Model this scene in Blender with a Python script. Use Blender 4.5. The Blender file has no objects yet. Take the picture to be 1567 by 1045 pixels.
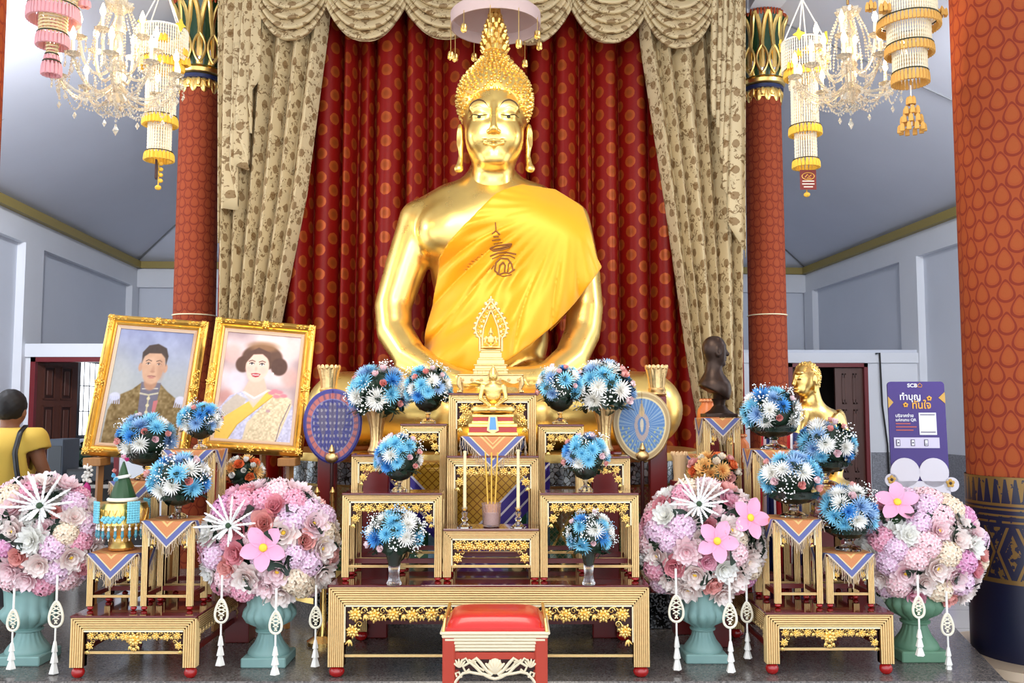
import bpy, math, random
import numpy as np
from mathutils import Vector, Matrix, Euler
from mathutils.bvhtree import BVHTree
SC = bpy.context.scene
COL = SC.collection
PI = math.pi
rng = random.Random(11)
# ------------------------------------------------------------------ camera model (for reading positions off the photo)
F = 1400.0; CX = 783.5; CY = 522.5
PITCH = math.atan(106.5/1400); CAMZ = 1.53
CT, ST = math.cos(PITCH), math.sin(PITCH)
def at(px, py, Y):
    u = (px-CX)/F; v = (CY-py)/F
    s = Y/(CT - v*ST)
    return Vector((u*s, Y, CAMZ + (ST+v*CT)*s))
def k_at(Y): return Y/F          # metres per pixel
DAIS = 0.20

# ------------------------------------------------------------------ mesh builder
class MB:
    def __init__(s): s.v=[]; s.f=[]; s.m=[]; s.n=0; s.uv=[]; s.has_uv=False
    def add(s, v, f, mat=0, M=None, uv=None):
        v = np.asarray(v, float).reshape(-1,3)
        if M is not None:
            A = np.array(M); v = v@A[:3,:3].T + A[:3,3]
        n = s.n
        s.v.append(v); s.f.extend([tuple(i+n for i in q) for q in f])
        s.m.extend([mat]*len(f)) if isinstance(mat,int) else s.m.extend(mat)
        if uv is not None: s.has_uv=True; s.uv.append(np.asarray(uv,float))
        else: s.uv.append(np.zeros((len(v),2)))
        s.n += len(v); return s
    def build(s, name, mats, parent=None, smooth=35, loc=None):
        me = bpy.data.meshes.new(name)
        V = np.concatenate(s.v) if s.v else np.zeros((0,3))
        me.from_pydata(V.tolist(), [], s.f)
        if not isinstance(mats,(list,tuple)): mats=[mats]
        for m in mats: me.materials.append(m)
        if len(mats)>1: me.polygons.foreach_set('material_index', s.m)
        if s.has_uv:
            UV = np.concatenate(s.uv); l = me.uv_layers.new(name='UVMap')
            idx = np.empty(len(me.loops), int); me.loops.foreach_get('vertex_index', idx)
            l.data.foreach_set('uv', UV[idx].ravel())
        if smooth is not None:
            me.polygons.foreach_set('use_smooth',[True]*len(me.polygons))
            if smooth<180: me.set_sharp_from_angle(angle=math.radians(smooth))
        me.update()
        o = bpy.data.objects.new(name, me); COL.objects.link(o)
        if parent is not None: o.parent = parent
        if loc is not None: o.location = loc
        return o

def box(x0,x1,y0,y1,z0,z1):
    v=[(x0,y0,z0),(x1,y0,z0),(x1,y1,z0),(x0,y1,z0),(x0,y0,z1),(x1,y0,z1),(x1,y1,z1),(x0,y1,z1)]
    return v,[(0,3,2,1),(4,5,6,7),(0,1,5,4),(1,2,6,5),(2,3,7,6),(3,0,4,7)]
def bbox(x0,x1,y0,y1,z0,z1,b):
    """box with chamfered edges"""
    v=[];f=[]
    c=((x0+x1)/2,(y0+y1)/2,(z0+z1)/2); h=((x1-x0)/2,(y1-y0)/2,(z1-z0)/2)
    idx={}
    for sx in(-1,1):
        for sy in(-1,1):
            for sz in(-1,1):
                for a in range(3):
                    p=[c[i]+(sx,sy,sz)[i]*(h[i]-(0 if i==a else b)) for i in range(3)]
                    idx[(sx,sy,sz,a)]=len(v); v.append(p)
    S=(-1,1)
    for a in range(3):
        o=[i for i in range(3) if i!=a]
        for s in S:
            q=[]
            for (p,r) in((-1,-1),(1,-1),(1,1),(-1,1)):
                k=[0,0,0]; k[a]=s; k[o[0]]=p; k[o[1]]=r; q.append(idx[(*k,a)])
            f.append(q)
    for a in range(3):          # edges along axis a
        o=[i for i in range(3) if i!=a]
        for p in S:
            for r in S:
                q=[]
                for (e,w) in((-1,0),(1,0),(1,1),(-1,1)):
                    k=[0,0,0]; k[a]=e; k[o[0]]=p; k[o[1]]=r; q.append(idx[(*k,o[w])])
                f.append(q)
    for sx in S:
        for sy in S:
            for sz in S: f.append([idx[(sx,sy,sz,i)] for i in range(3)])
    V=np.array(v); cc=np.array(c); out=[]
    for q in f:
        P=V[q]; n=np.cross(P[1]-P[0],P[2]-P[0])
        out.append(q[::-1] if np.dot(n,P.mean(0)-cc)<0 else q)
    return V,out
def gridf(nu,nv,cu=False,cv=False):
    f=[]
    for i in range(nu if cu else nu-1):
        for j in range(nv if cv else nv-1):
            a=i*nv+j; b=((i+1)%nu)*nv+j; c=((i+1)%nu)*nv+(j+1)%nv; d=i*nv+(j+1)%nv
            f.append((a,b,c,d))
    return f
def tube(path, r, n=8, closed=False, caps=True, flat=1.0):
    P=np.asarray(path,float); N=len(P)
    R=np.full(N,r) if np.isscalar(r) else np.asarray(r,float)
    T=np.roll(P,-1,0)-np.roll(P,1,0)
    if not closed: T[0]=P[1]-P[0]; T[-1]=P[-1]-P[-2]
    T/=np.maximum(np.linalg.norm(T,axis=1,keepdims=True),1e-9)
    a=np.array([0,0,1.]) if abs(T[0][2])<.9 else np.array([0,1.,0])
    u=np.cross(T[0],a); u/=np.linalg.norm(u)
    an=np.arange(n)*2*PI/n; V=[]
    for i in range(N):
        u=u-T[i]*np.dot(u,T[i]); u/=max(np.linalg.norm(u),1e-9); w=np.cross(T[i],u)
        V.append(P[i]+R[i]*(np.cos(an)[:,None]*u+flat*np.sin(an)[:,None]*w))
    V=np.concatenate(V); f=[q for q in gridf(N,n,closed,True)]
    if caps and not closed: f.append(tuple(range(n))); f.append(tuple(range((N-1)*n+n-1,(N-1)*n-1,-1)))
    return V,[q[::-1] for q in f]
def lathe(prof, n=24, fl=None, cap=True):
    """prof: (r,z) list, fl(theta,i) -> radius multiplier"""
    an=np.arange(n)*2*PI/n; V=[]
    for i,(r,z) in enumerate(prof):
        k=np.ones(n) if fl is None else np.array([fl(t,i) for t in an])
        V.append(np.stack([r*k*np.cos(an),r*k*np.sin(an),np.full(n,z)],1))
    m=len(prof); f=[(b,a,d,c)[::-1] for (a,b,c,d) in gridf(m,n,False,True)]
    f=[q[::-1] for q in f]
    if cap:
        f.append(tuple(range(n-1,-1,-1))) if prof[0][0]>1e-5 else None
        f.append(tuple(range((m-1)*n,m*n))) if prof[-1][0]>1e-5 else None
    V=np.concatenate(V)
    if prof[-1][1]<prof[0][1]: f=[q[::-1] for q in f]
    return V,f
def sph(c=(0,0,0), r=1, nu=12, nv=8):
    r=(r,r,r) if np.isscalar(r) else r
    V=[(0,0,1)]
    for j in range(1,nv):
        t=PI*j/nv
        for i in range(nu): p=2*PI*i/nu; V.append((math.sin(t)*math.cos(p),math.sin(t)*math.sin(p),math.cos(t)))
    V.append((0,0,-1)); f=[]
    for i in range(nu):
        f.append((0,1+i,1+(i+1)%nu))
        for j in range(nv-2):
            a=1+j*nu+i; b=1+j*nu+(i+1)%nu; f.append((a,a+nu,b+nu,b))
        e=1+(nv-2)*nu; f.append((e+i,len(V)-1,e+(i+1)%nu))
    return np.array(V)*np.array(r)+np.array(c),f
def octa(c, r, s=1.3):
    x,y,z=c
    return [(x+r,y,z),(x,y+r,z),(x-r,y,z),(x,y-r,z),(x,y,z+r*s),(x,y,z-r*s)],[(0,1,4),(1,2,4),(2,3,4),(3,0,4),(1,0,5),(2,1,5),(3,2,5),(0,3,5)]
def prism(poly, y0, y1):
    """polygon in x,z extruded along y (y0 = front)"""
    n=len(poly); a=sum(poly[i][0]*poly[(i+1)%n][1]-poly[(i+1)%n][0]*poly[i][1] for i in range(n))
    if a<0: poly=poly[::-1]
    v=[(x,y0,z) for x,z in poly]+[(x,y1,z) for x,z in poly]
    f=[tuple(range(n)),tuple(range(2*n-1,n-1,-1))]+[((i+1)%n,i,n+i,n+(i+1)%n) for i in range(n)]
    return v,f
def look(z, up=(0,0,1), loc=(0,0,0), s=1.0, roll=0.0):
    """matrix whose local +Z points along z"""
    z=Vector(z).normalized(); up=Vector(up)
    if abs(z.dot(up))>.97: up=Vector((0,1,0))
    x=up.cross(z).normalized(); y=z.cross(x)
    M=Matrix((x,y,z)).transposed().to_4x4()
    return Matrix.Translation(loc)@M@Matrix.Rotation(roll,4,'Z')@Matrix.Scale(s,4)
def TR(x=0,y=0,z=0,rz=0,s=1): return Matrix.Translation((x,y,z))@Matrix.Rotation(rz,4,'Z')@Matrix.Scale(s,4)

# ------------------------------------------------------------------ things
def thing(name,label,cat,loc=(0,0,0),rz=0,group=None):
    o=bpy.data.objects.new(name,None); COL.objects.link(o); o.empty_display_size=.1
    o.location=loc; o.rotation_euler=(0,0,rz); return tag(o,label,cat,group)
def tag(o,label,cat,group=None,kind=None):
    if label: o['label']=label
    if cat: o['category']=cat
    if group: o['group']=group
    if kind: o['kind']=kind
    return o
def struct(o): o['kind']='structure'; return o
def child(name, src, parent, M=None, label=None):
    """a part sharing the mesh of src (an object or mesh)"""
    o=bpy.data.objects.new(name, src.data if hasattr(src,'data') else src); COL.objects.link(o); o.parent=parent
    if M is not None: o.matrix_local=M
    if label: o['label']=label
    return o
def dup(root, loc, rz=None, label=None, group=None, scale=None):
    c=root.copy(); COL.objects.link(c); c.location=loc
    if rz is not None: c.rotation_euler=(0,0,rz)
    if scale is not None: c.scale=(scale,)*3
    if label: c['label']=label
    if group: c['group']=group
    def rec(a,b):
        for ch in a.children:
            d=ch.copy(); COL.objects.link(d); d.parent=b; rec(ch,d)
    rec(root,c); return c
def proto(mb,name,mats,smooth=35):
    """mesh data only (no object)"""
    o=mb.build(name,mats,smooth=smooth); me=o.data; bpy.data.objects.remove(o); return me

# ------------------------------------------------------------------ node materials
class E:
    def __init__(s,nt,k): s.nt=nt; s.k=k
    def _m(s,op,b=None,c=None,rev=False):
        n=s.nt.nodes.new('ShaderNodeMath'); n.operation=op
        ins=[s,b,c] if not rev else [b,s,c]
        for i,q in enumerate(ins):
            if q is None: continue
            if isinstance(q,E): s.nt.links.new(q.k,n.inputs[i])
            else: n.inputs[i].default_value=q
        return E(s.nt,n.outputs[0])
    def __add__(s,o): return s._m('ADD',o)
    __radd__=__add__
    def __sub__(s,o): return s._m('SUBTRACT',o)
    def __rsub__(s,o): return s._m('SUBTRACT',o,rev=True)
    def __mul__(s,o): return s._m('MULTIPLY',o)
    __rmul__=__mul__
    def __truediv__(s,o): return s._m('DIVIDE',o)
    def frac(s): return s._m('FRACT')
    def floor(s): return s._m('FLOOR')
    def abs(s): return s._m('ABSOLUTE')
    def sqrt(s): return s._m('SQRT')
    def sin(s): return s._m('SINE')
    def lt(s,o): return s._m('LESS_THAN',o)
    def gt(s,o): return s._m('GREATER_THAN',o)
    def min(s,o): return s._m('MINIMUM',o)
    def max(s,o): return s._m('MAXIMUM',o)
    def pow(s,o): return s._m('POWER',o)
    def mod(s,o): return s._m('FLOORED_MODULO',o)
class Mat:
    def __init__(s,name,base=(.8,.8,.8),rough=.5,metal=0,**kw):
        s.m=bpy.data.materials.new(name); s.m.use_nodes=True; s.nt=s.m.node_tree; s.b=s.nt.nodes['Principled BSDF']
        s.set('Base Color',(*base,1)); s.set('Roughness',rough); s.set('Metallic',metal)
        for k,v in kw.items():
            s.set({'coat':'Coat Weight','trans':'Transmission Weight','ior':'IOR','emit':'Emission Strength','ecol':'Emission Color','alpha':'Alpha','sheen':'Sheen Weight','spec':'Specular IOR Level','sss':'Subsurface Weight','coatr':'Coat Roughness'}[k],v)
    def set(s,k,v):
        i=s.b.inputs[k]
        if isinstance(v,E): s.nt.links.new(v.k,i)
        else: i.default_value=v
    def node(s,t,**kw):
        n=s.nt.nodes.new(t)
        for k,v in kw.items(): setattr(n,k,v)
        return n
    def uv(s):
        n=s.node('ShaderNodeUVMap'); x=s.node('ShaderNodeSeparateXYZ'); s.nt.links.new(n.outputs[0],x.inputs[0])
        return E(s.nt,x.outputs[0]),E(s.nt,x.outputs[1])
    def obj(s):
        n=s.node('ShaderNodeTexCoord'); x=s.node('ShaderNodeSeparateXYZ'); s.nt.links.new(n.outputs['Object'],x.inputs[0])
        return [E(s.nt,x.outputs[i]) for i in range(3)]
    def noise(s,scale=5,detail=3,uv=False,dist=0,stretch=None):
        n=s.node('ShaderNodeTexNoise'); n.inputs['Scale'].default_value=scale; n.inputs['Detail'].default_value=detail; n.inputs['Distortion'].default_value=dist
        t=s.node('ShaderNodeTexCoord'); src=t.outputs['UV' if uv else 'Object']
        if stretch:
            mp=s.node('ShaderNodeMapping'); mp.inputs['Scale'].default_value=stretch; s.nt.links.new(src,mp.inputs[0]); src=mp.outputs[0]
        s.nt.links.new(src,n.inputs['Vector']); return E(s.nt,n.outputs['Fac'])
    def voro(s,scale=5,feature='F1',uv=False,color=False):
        n=s.node('ShaderNodeTexVoronoi'); n.feature=feature; n.inputs['Scale'].default_value=scale
        t=s.node('ShaderNodeTexCoord'); s.nt.links.new(t.outputs['UV' if uv else 'Object'],n.inputs['Vector'])
        return E(s.nt,n.outputs['Color' if color else 'Distance'])
    def mix(s,f,a,b):
        n=s.node('ShaderNodeMix',data_type='RGBA')
        for i,q in ((0,f),(6,a),(7,b)):
            if isinstance(q,E): s.nt.links.new(q.k,n.inputs[i])
            elif i==0: n.inputs[0].default_value=q
            else: n.inputs[i].default_value=(*q,1) if len(q)==3 else q
        return E(s.nt,n.outputs[2])
    def smooth(s,x,a,b):
        n=s.node('ShaderNodeMapRange'); n.interpolation_type='SMOOTHSTEP'
        s.nt.links.new(x.k,n.inputs[0]); n.inputs[1].default_value=a; n.inputs[2].default_value=b
        return E(s.nt,n.outputs[0])
    def bump(s,h,strength=.3,dist=.01):
        n=s.node('ShaderNodeBump'); n.inputs['Strength'].default_value=strength; n.inputs['Distance'].default_value=dist
        s.nt.links.new(h.k,n.inputs['Height']); s.nt.links.new(n.outputs[0],s.b.inputs['Normal'])
    def col(s,name='Col'):
        n=s.node('ShaderNodeVertexColor',layer_name=name); return E(s.nt,n.outputs[0])
def srgb(*c):
    return tuple(((x/255)/12.92 if x/255<=.04045 else ((x/255+.055)/1.055)**2.4) for x in c)
_pm={}
def plain(name,rgb,rough=.5,metal=0,**kw):
    if name not in _pm: _pm[name]=Mat(name,srgb(*rgb),rough,metal,**kw).m
    return _pm[name]

# shared materials
def make_gold(name,rgb,rough,nscale,ns,metal=1.0):
    m=Mat(name,rgb,rough,metal); n=m.noise(nscale,4)
    m.set('Base Color',m.mix(n,tuple(c*.82 for c in rgb),tuple(min(1,c*1.1) for c in rgb)))
    m.set('Roughness',n*.2+(rough-.1)); m.bump(n,ns,.004); return m.m
M_STATUE=make_gold('statue_gold',(1.0,.66,.20),.30,9,.05,.93)
M_GOLD=make_gold('gilt',(.98,.66,.22),.32,40,.25)
M_CARVE=make_gold('gilt_carving',(.95,.62,.20),.30,60,.35)
M_RIB=make_gold('gilt_moulding',(.86,.60,.27),.40,50,.3,.75)
M_OLDGOLD=make_gold('pale_gilt',(.80,.55,.25),.38,70,.4)
M_GROOVE=plain('moulding_groove',(92,52,22),.6)
M_CREAM=plain('cream_line',(240,228,190),.5)
M_LACQ=plain('red_lacquer',(92,16,14),.12,coat=.6)
M_LACQ2=plain('red_lacquer_side',(110,18,16),.3)
M_FOOT=plain('red_foot',(168,24,22),.2,coat=.4)
M_BRONZE=plain('dark_bronze',(62,46,38),.38,.7)
M_BRASS=make_gold('brass',(.85,.55,.18),.22,30,.1)
M_GLASS=Mat('cut_glass',(1,1,1),.03,0,trans=1.0,ior=1.45).m
M_CRYSTAL=Mat('crystal',srgb(255,246,226),.04,0,trans=.75,ior=1.5).m
M_WHITE=plain('white_thread',(240,236,228),.7)
M_BLACK=plain('black_plastic',(22,22,24),.4)
M_GREEN=plain('leaf_green',(36,66,34),.45)
M_DARKGREEN=plain('fern_green',(22,44,28),.5)

# ------------------------------------------------------------------ distance-field sculpting
def A3(v): return np.array(v,np.float32)
def nrm(q): return np.sqrt((q*q).sum(-1))
def ell(p,c,r):
    q=(p-A3(c)); r=A3(r); a=nrm(q/r); b=nrm(q/(r*r)); return a*(a-1)/np.maximum(b,1e-6)
def cap(p,a,b,ra,rb):
    a=A3(a); b=A3(b); ba=b-a; pa=p-a
    h=np.clip((pa@ba)/max(float(ba@ba),1e-9),0,1)
    return nrm(pa-h[...,None]*ba)-(ra+(rb-ra)*h)
def sm(a,b,k):
    h=np.clip(.5+.5*(b-a)/k,0,1); return b+(a-b)*h-k*h*(1-h)
def smx(a,b,k): return -sm(-a,-b,k)
def chain(p,pts,rs,k=.0):
    d=None
    for i in range(len(pts)-1):
        e=cap(p,pts[i],pts[i+1],rs[i],rs[i+1]); d=e if d is None else (np.minimum(d,e) if k==0 else sm(d,e,k))
    return d
def rbox(p,c,h,r):
    q=np.abs(p-A3(c))-A3(h)+r
    return nrm(np.maximum(q,0))+np.minimum(q.max(-1),0)-r
def poly2d(x,z,poly):
    """signed distance to polygon (negative inside)"""
    P=np.asarray(poly,np.float32); d=np.full(x.shape,1e9,np.float32); s=np.ones(x.shape,np.float32); n=len(P); j=n-1
    for i in range(n):
        e=P[j]-P[i]; wx=x-P[i][0]; wz=z-P[i][1]
        t=np.clip((wx*e[0]+wz*e[1])/max(float(e@e),1e-9),0,1)
        bx=wx-e[0]*t; bz=wz-e[1]*t; d=np.minimum(d,bx*bx+bz*bz)
        c1=z>=P[i][1]; c2=z<P[j][1]; c3=e[0]*wz>e[1]*wx
        fl=(c1&c2&c3)|(~c1&~c2&~c3); s=np.where(fl,-s,s); j=i
    return s*np.sqrt(d)
def sdf_mesh(f,lo,hi,h,B=10,sm_it=2):
    lo=np.array(lo,float); hi=np.array(hi,float)
    nb=np.ceil(((hi-lo)/h+1)/B).astype(int); n=nb*B
    ci=np.stack(np.meshgrid(*[np.arange(k) for k in nb],indexing='ij'),-1).reshape(-1,3)
    cc=(lo+h*(ci*B+(B-1)/2)).astype(np.float32); d=f(cc)
    near=np.abs(d)<B*h*.87*1.7
    D=np.repeat(np.repeat(np.repeat(np.where(d<0,-1,1).astype(np.float32).reshape(nb),B,0),B,1),B,2)
    loc=np.stack(np.meshgrid(*[np.arange(B)]*3,indexing='ij'),-1).reshape(-1,3)
    nc=ci[near]; step=max(1,600000//B**3)
    for s in range(0,len(nc),step):
        q=nc[s:s+step]; I=(q[:,None,:]*B+loc[None]).reshape(-1,3)
        D[I[:,0],I[:,1],I[:,2]]=f((lo+h*I).astype(np.float32))
    s=D<0; c=np.zeros(n-1,np.uint8); cs=[(i,j,k) for i in(0,1) for j in(0,1) for k in(0,1)]
    for (i,j,k) in cs: c+=s[i:n[0]-1+i,j:n[1]-1+j,k:n[2]-1+k]
    act=(c>0)&(c<8); idx=np.full(act.shape,-1,np.int64); ijk=np.argwhere(act); idx[act]=np.arange(len(ijk))
    acc=np.zeros((len(ijk),3)); cnt=np.zeros(len(ijk))
    for a in cs:
        for ax in range(3):
            if a[ax]: continue
            b=list(a); b[ax]=1
            p=ijk+a; q=ijk+b; d0=D[p[:,0],p[:,1],p[:,2]]; d1=D[q[:,0],q[:,1],q[:,2]]
            x=(d0<0)!=(d1<0); t=np.where(x,d0/np.where(x,d0-d1,1),0)
            pos=np.array(a,float)[None]+t[:,None]*(np.array(b)-np.array(a))[None]
            acc+=pos*x[:,None]; cnt+=x
    V=lo+h*(ijk+acc/cnt[:,None]); Q=[]
    for ax in range(3):
        o=[(1,2),(2,0),(0,1)][ax]
        sl0=[slice(1,-1)]*3; sl1=[slice(1,-1)]*3; sl0[ax]=slice(0,-1); sl1[ax]=slice(1,None)
        s0=s[tuple(sl0)]; s1=s[tuple(sl1)]; e=np.argwhere(s0!=s1)
        if not len(e): continue
        ins=s0[e[:,0],e[:,1],e[:,2]]; g=e.copy(); g[:,o[0]]+=1; g[:,o[1]]+=1
        def cell(da,db):
            t=g.copy(); t[:,o[0]]+=da; t[:,o[1]]+=db; return idx[t[:,0],t[:,1],t[:,2]]
        q=np.stack([cell(-1,-1),cell(0,-1),cell(0,0),cell(-1,0)],1); q[~ins]=q[~ins][:,::-1]; Q.append(q)
    Q=np.concatenate(Q); Q=Q[(Q>=0).all(1)]
    for _ in range(sm_it):
        A=np.zeros_like(V); N=np.zeros(len(V))
        for a,b in ((0,1),(1,2),(2,3),(3,0)):
            for i,j in ((a,b),(b,a)): np.add.at(A,Q[:,i],V[Q[:,j]]); np.add.at(N,Q[:,i],1)
        V=V*.4+.6*A/np.maximum(N,1)[:,None]
    return V,[tuple(x) for x in Q.tolist()]
# ================================================================== CAMERA, WORLD, LIGHT
cd=bpy.data.cameras.new('camera'); cam=bpy.data.objects.new('camera',cd); COL.objects.link(cam)
cd.sensor_width=36; cd.lens=F/1567*36; cd.clip_start=.05; cam.location=(0,0,CAMZ); cam.rotation_euler=(PI/2+PITCH,0,0); SC.camera=cam
SC.view_settings.view_transform='Standard'; SC.view_settings.look='None'; SC.view_settings.gamma=1; SC.view_settings.exposure=-0.06
W=bpy.data.worlds.new('sky'); SC.world=W; W.use_nodes=True
W.node_tree.nodes['Background'].inputs[0].default_value=(.86,.93,1.0,1); W.node_tree.nodes['Background'].inputs[1].default_value=1.25
def lamp(name,kind,loc,power,col,size=.1,tgt=None,spot=None,blend=.5):
    l=bpy.data.lights.new(name,kind); l.energy=power; l.color=col
    if kind=='AREA': l.size=size
    else: l.shadow_soft_size=size
    if spot: l.spot_size=math.radians(spot); l.spot_blend=blend
    o=bpy.data.objects.new(name,l); COL.objects.link(o); o.location=loc
    if tgt is not None: o.rotation_euler=(Vector(tgt)-Vector(loc)).to_track_quat('-Z','Y').to_euler()
    return o
def Yz(py,z):
    """depth at which image row py meets height z"""
    v=(CY-py)/F; return (z-CAMZ)*(CT-v*ST)/(ST+v*CT)

# ================================================================== ROOM
ZC=3.98
def lx(Y): return -6.25+.0714*(15-Y)
def rx(Y): return 5.12+.0746*(15.7-Y)
def wallmat(name,rgb):
    m=Mat(name,srgb(*rgb),.75); n=m.noise(1.2,4); n2=m.noise(14,3)
    c=m.mix(n,srgb(*rgb),tuple(x*.88 for x in srgb(*rgb))); m.set('Base Color',c); m.bump(n2,.05,.01); return m.m
M_WALL=wallmat('wall_paint',(226,229,236)); M_WALL2=wallmat('shaded_wall_paint',(214,219,230)); M_CEIL=wallmat('ceiling_board',(215,219,232))  # second wall tone is a darker copy: recess shade put into the colour
M_CORN=plain('olive_gold_cornice',(150,132,70),.5)
def quad(name,pts,mat,flip=False):
    m=MB(); m.add(pts,[tuple(range(len(pts)))[::-1] if flip else tuple(range(len(pts)))]); return struct(m.build(name,mat,smooth=None))
def wallbox(name,p0,p1,t,z0,z1,mat,off=0):
    """box along the plan line p0->p1, thickness t to the left-hand side"""
    p0=np.array(p0,float); p1=np.array(p1,float); d=p1-p0; d/=np.linalg.norm(d); nn=np.array([-d[1],d[0]])
    a=p0+nn*off; b=p1+nn*off; c=b+nn*t; e=a+nn*t
    v=[(*a,z0),(*b,z0),(*c,z0),(*e,z0),(*a,z1),(*b,z1),(*c,z1),(*e,z1)]
    f=box(0,1,0,1,0,1)[1]; m=MB(); m.add(v,f); return struct(m.build(name,mat,smooth=None))
YF=-2.0
BLc=(lx(15),15.0); BRc=(rx(15.7),15.7); FL=(lx(YF),YF); FR=(rx(YF),YF)
# side walls: solid beside the altar, opened out of view to let sky light in
YO=8.6
wallbox('wall_left',BLc,(lx(YO),YO),-.15,0,ZC,M_WALL2); wallbox('wall_right',(rx(YO),YO),BRc,-.15,0,ZC,M_WALL2)
wallbox('wall_left_parapet',(lx(YO),YO),FL,-.15,0,.55,M_WALL2); wallbox('wall_right_parapet',FR,(rx(YO),YO),-.15,0,.55,M_WALL2)
wallbox('wall_left_head',(lx(YO),YO),FL,-.15,3.35,ZC,M_WALL2); wallbox('wall_right_head',FR,(rx(YO),YO),-.15,3.35,ZC,M_WALL2)
wallbox('wall_back',BRc,BLc,-.15,0,ZC,M_WALL2)
# raised beams below the cornice, pilasters, cornice
tn=0
def trim(*a,**k):
    global tn; tn+=1; return wallbox('trim_%d'%tn,*a,**k)
trim(BLc,FL,.08,ZC-.42,ZC-.11,M_WALL); trim(FR,BRc,.08,ZC-.42,ZC-.11,M_WALL); trim(BRc,BLc,.08,ZC-.42,ZC-.11,M_WALL)
trim(BLc,FL,.16,ZC-.11,ZC,M_CORN); trim(FR,BRc,.16,ZC-.11,ZC,M_CORN); trim(BRc,BLc,.16,ZC-.11,ZC,M_CORN)
def pil_l(Y,w): trim((lx(Y),Y),(lx(Y-w),Y-w),.1,0,ZC-.42,M_WALL)
def pil_r(Y,w): trim((rx(Y),Y),(rx(Y+w),Y+w),.1,0,ZC-.42,M_WALL)
pil_l(11.4,.5); pil_l(7.6,.4); pil_l(14.95,.3); pil_r(11.9,.45); pil_r(7.6,.4); pil_r(15.3,.35)
# ceiling: hipped
s_=.45; xm=-.15; ZR=ZC+s_*5.6
rb=(-.55,9.7,ZR); rf=(.6,YF,ZR)
m=MB()
m.add([(*BLc,ZC),(*FL,ZC),rf,rb],[(0,1,2,3)]); m.add([(*FR,ZC),(*BRc,ZC),rb,rf],[(0,1,2,3)]); m.add([(*BRc,ZC),(*BLc,ZC),rb],[(0,1,2)])
struct(m.build('ceiling',M_CEIL,smooth=None))
M_SEAM=plain('seam_grey',(120,122,126),.8)
def seam(name,a,b,r=.012):
    m=MB(); m.add(*tube([a,b],r,6)); return struct(m.build(name,M_SEAM))
def ceilp(side,Y,t):       # point on side slope, t = 0 at the wall .. 1 at the ridge
    x0=lx(Y) if side<0 else rx(Y); xr=rb[0]+(rf[0]-rb[0])*(rb[1]-Y)/(rb[1]-YF); return (x0+(xr-x0)*t,Y,ZC+(ZR-ZC)*t-.012)
tn+=1; seam('trim_%d'%tn,(*BLc,ZC-.01),tuple(np.array(rb)-[0,0,.01]))
tn+=1; seam('trim_%d'%tn,(*BRc,ZC-.01),tuple(np.array(rb)-[0,0,.01]))
for Y in (8.8,6.0):
    for sd in (-1,1): tn+=1; seam('trim_%d'%tn,ceilp(sd,Y,0.02),ceilp(sd,Y-.6,.98),.008)
# floor and dais
m=Mat('floor_tile',srgb(176,172,170),.16); X_,Y_,Z_=m.obj()
gx=((X_/.6).frac()-.5).abs(); gy=((Y_/.6).frac()-.5).abs(); g=gx.max(gy).gt(.492)
m.set('Base Color',m.mix(g,m.mix(m.noise(3,4),srgb(170,166,164),srgb(196,193,190)),srgb(120,116,112)))
M_FLOOR=m.m
mb=MB(); mb.add([(FL[0]-.3,YF,0),(FR[0]+.3,YF,0),(BRc[0]+.3,15.9,0),(BLc[0]-.3,15.9,0)],[(0,1,2,3)]); struct(mb.build('floor',M_FLOOR,smooth=None))
m=Mat('granite',srgb(92,88,86),.22); n=m.voro(120,color=True); n2=m.noise(60,3)
m.set('Base Color',m.mix(n,srgb(64,61,60),m.mix(n2,srgb(96,90,86),srgb(150,142,136)))); M_GRAN=m.m
YD=Yz(1042,DAIS)
xr_=at(1539,1040,YD).x
mb=MB(); P=[(-4.6,YD),(xr_,YD),(xr_+.42,6.25),(2.9,8.9),(-3.4,8.9),(-4.6,6.2)]; n_=len(P)
mb.add([(x,y,.0) for x,y in P]+[(x,y,DAIS) for x,y in P],[tuple(range(n_,2*n_))]+[(i,(i+1)%n_,n_+(i+1)%n_,n_+i) for i in range(n_)])
o=struct(mb.build('trim_%d'%(tn+1),M_GRAN,smooth=None)); tn+=1
mb=MB(); mb.add(*bbox(-4.62,xr_+.012,YD-.025,YD+.05,DAIS-.035,DAIS+.003,.01)); struct(mb.build('trim_%d'%(tn+1),M_GRAN)); tn+=1

# rear partitions with doorways
M_WAIN=Mat('grey_wainscot',srgb(128,130,138),.3); M_WAIN.set('Base Color',M_WAIN.mix(M_WAIN.voro(70,color=True),srgb(108,110,118),srgb(150,152,160))); M_WAIN=M_WAIN.m
M_DOOR=Mat('dark_brown_wood',srgb(78,44,36),.35); _n=M_DOOR.noise(3,4,stretch=(6,6,.5)); M_DOOR.set('Base Color',M_DOOR.mix(_n,srgb(62,34,28),srgb(98,58,46))); M_DOOR=M_DOOR.m
M_FRAME=plain('maroon_frame',(112,28,34),.4)
YPR=11.95; YPL=11.02; ZP=at(1300,540,YPR).z
def xr(px,Y): return at(px,600,Y).x
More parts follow.
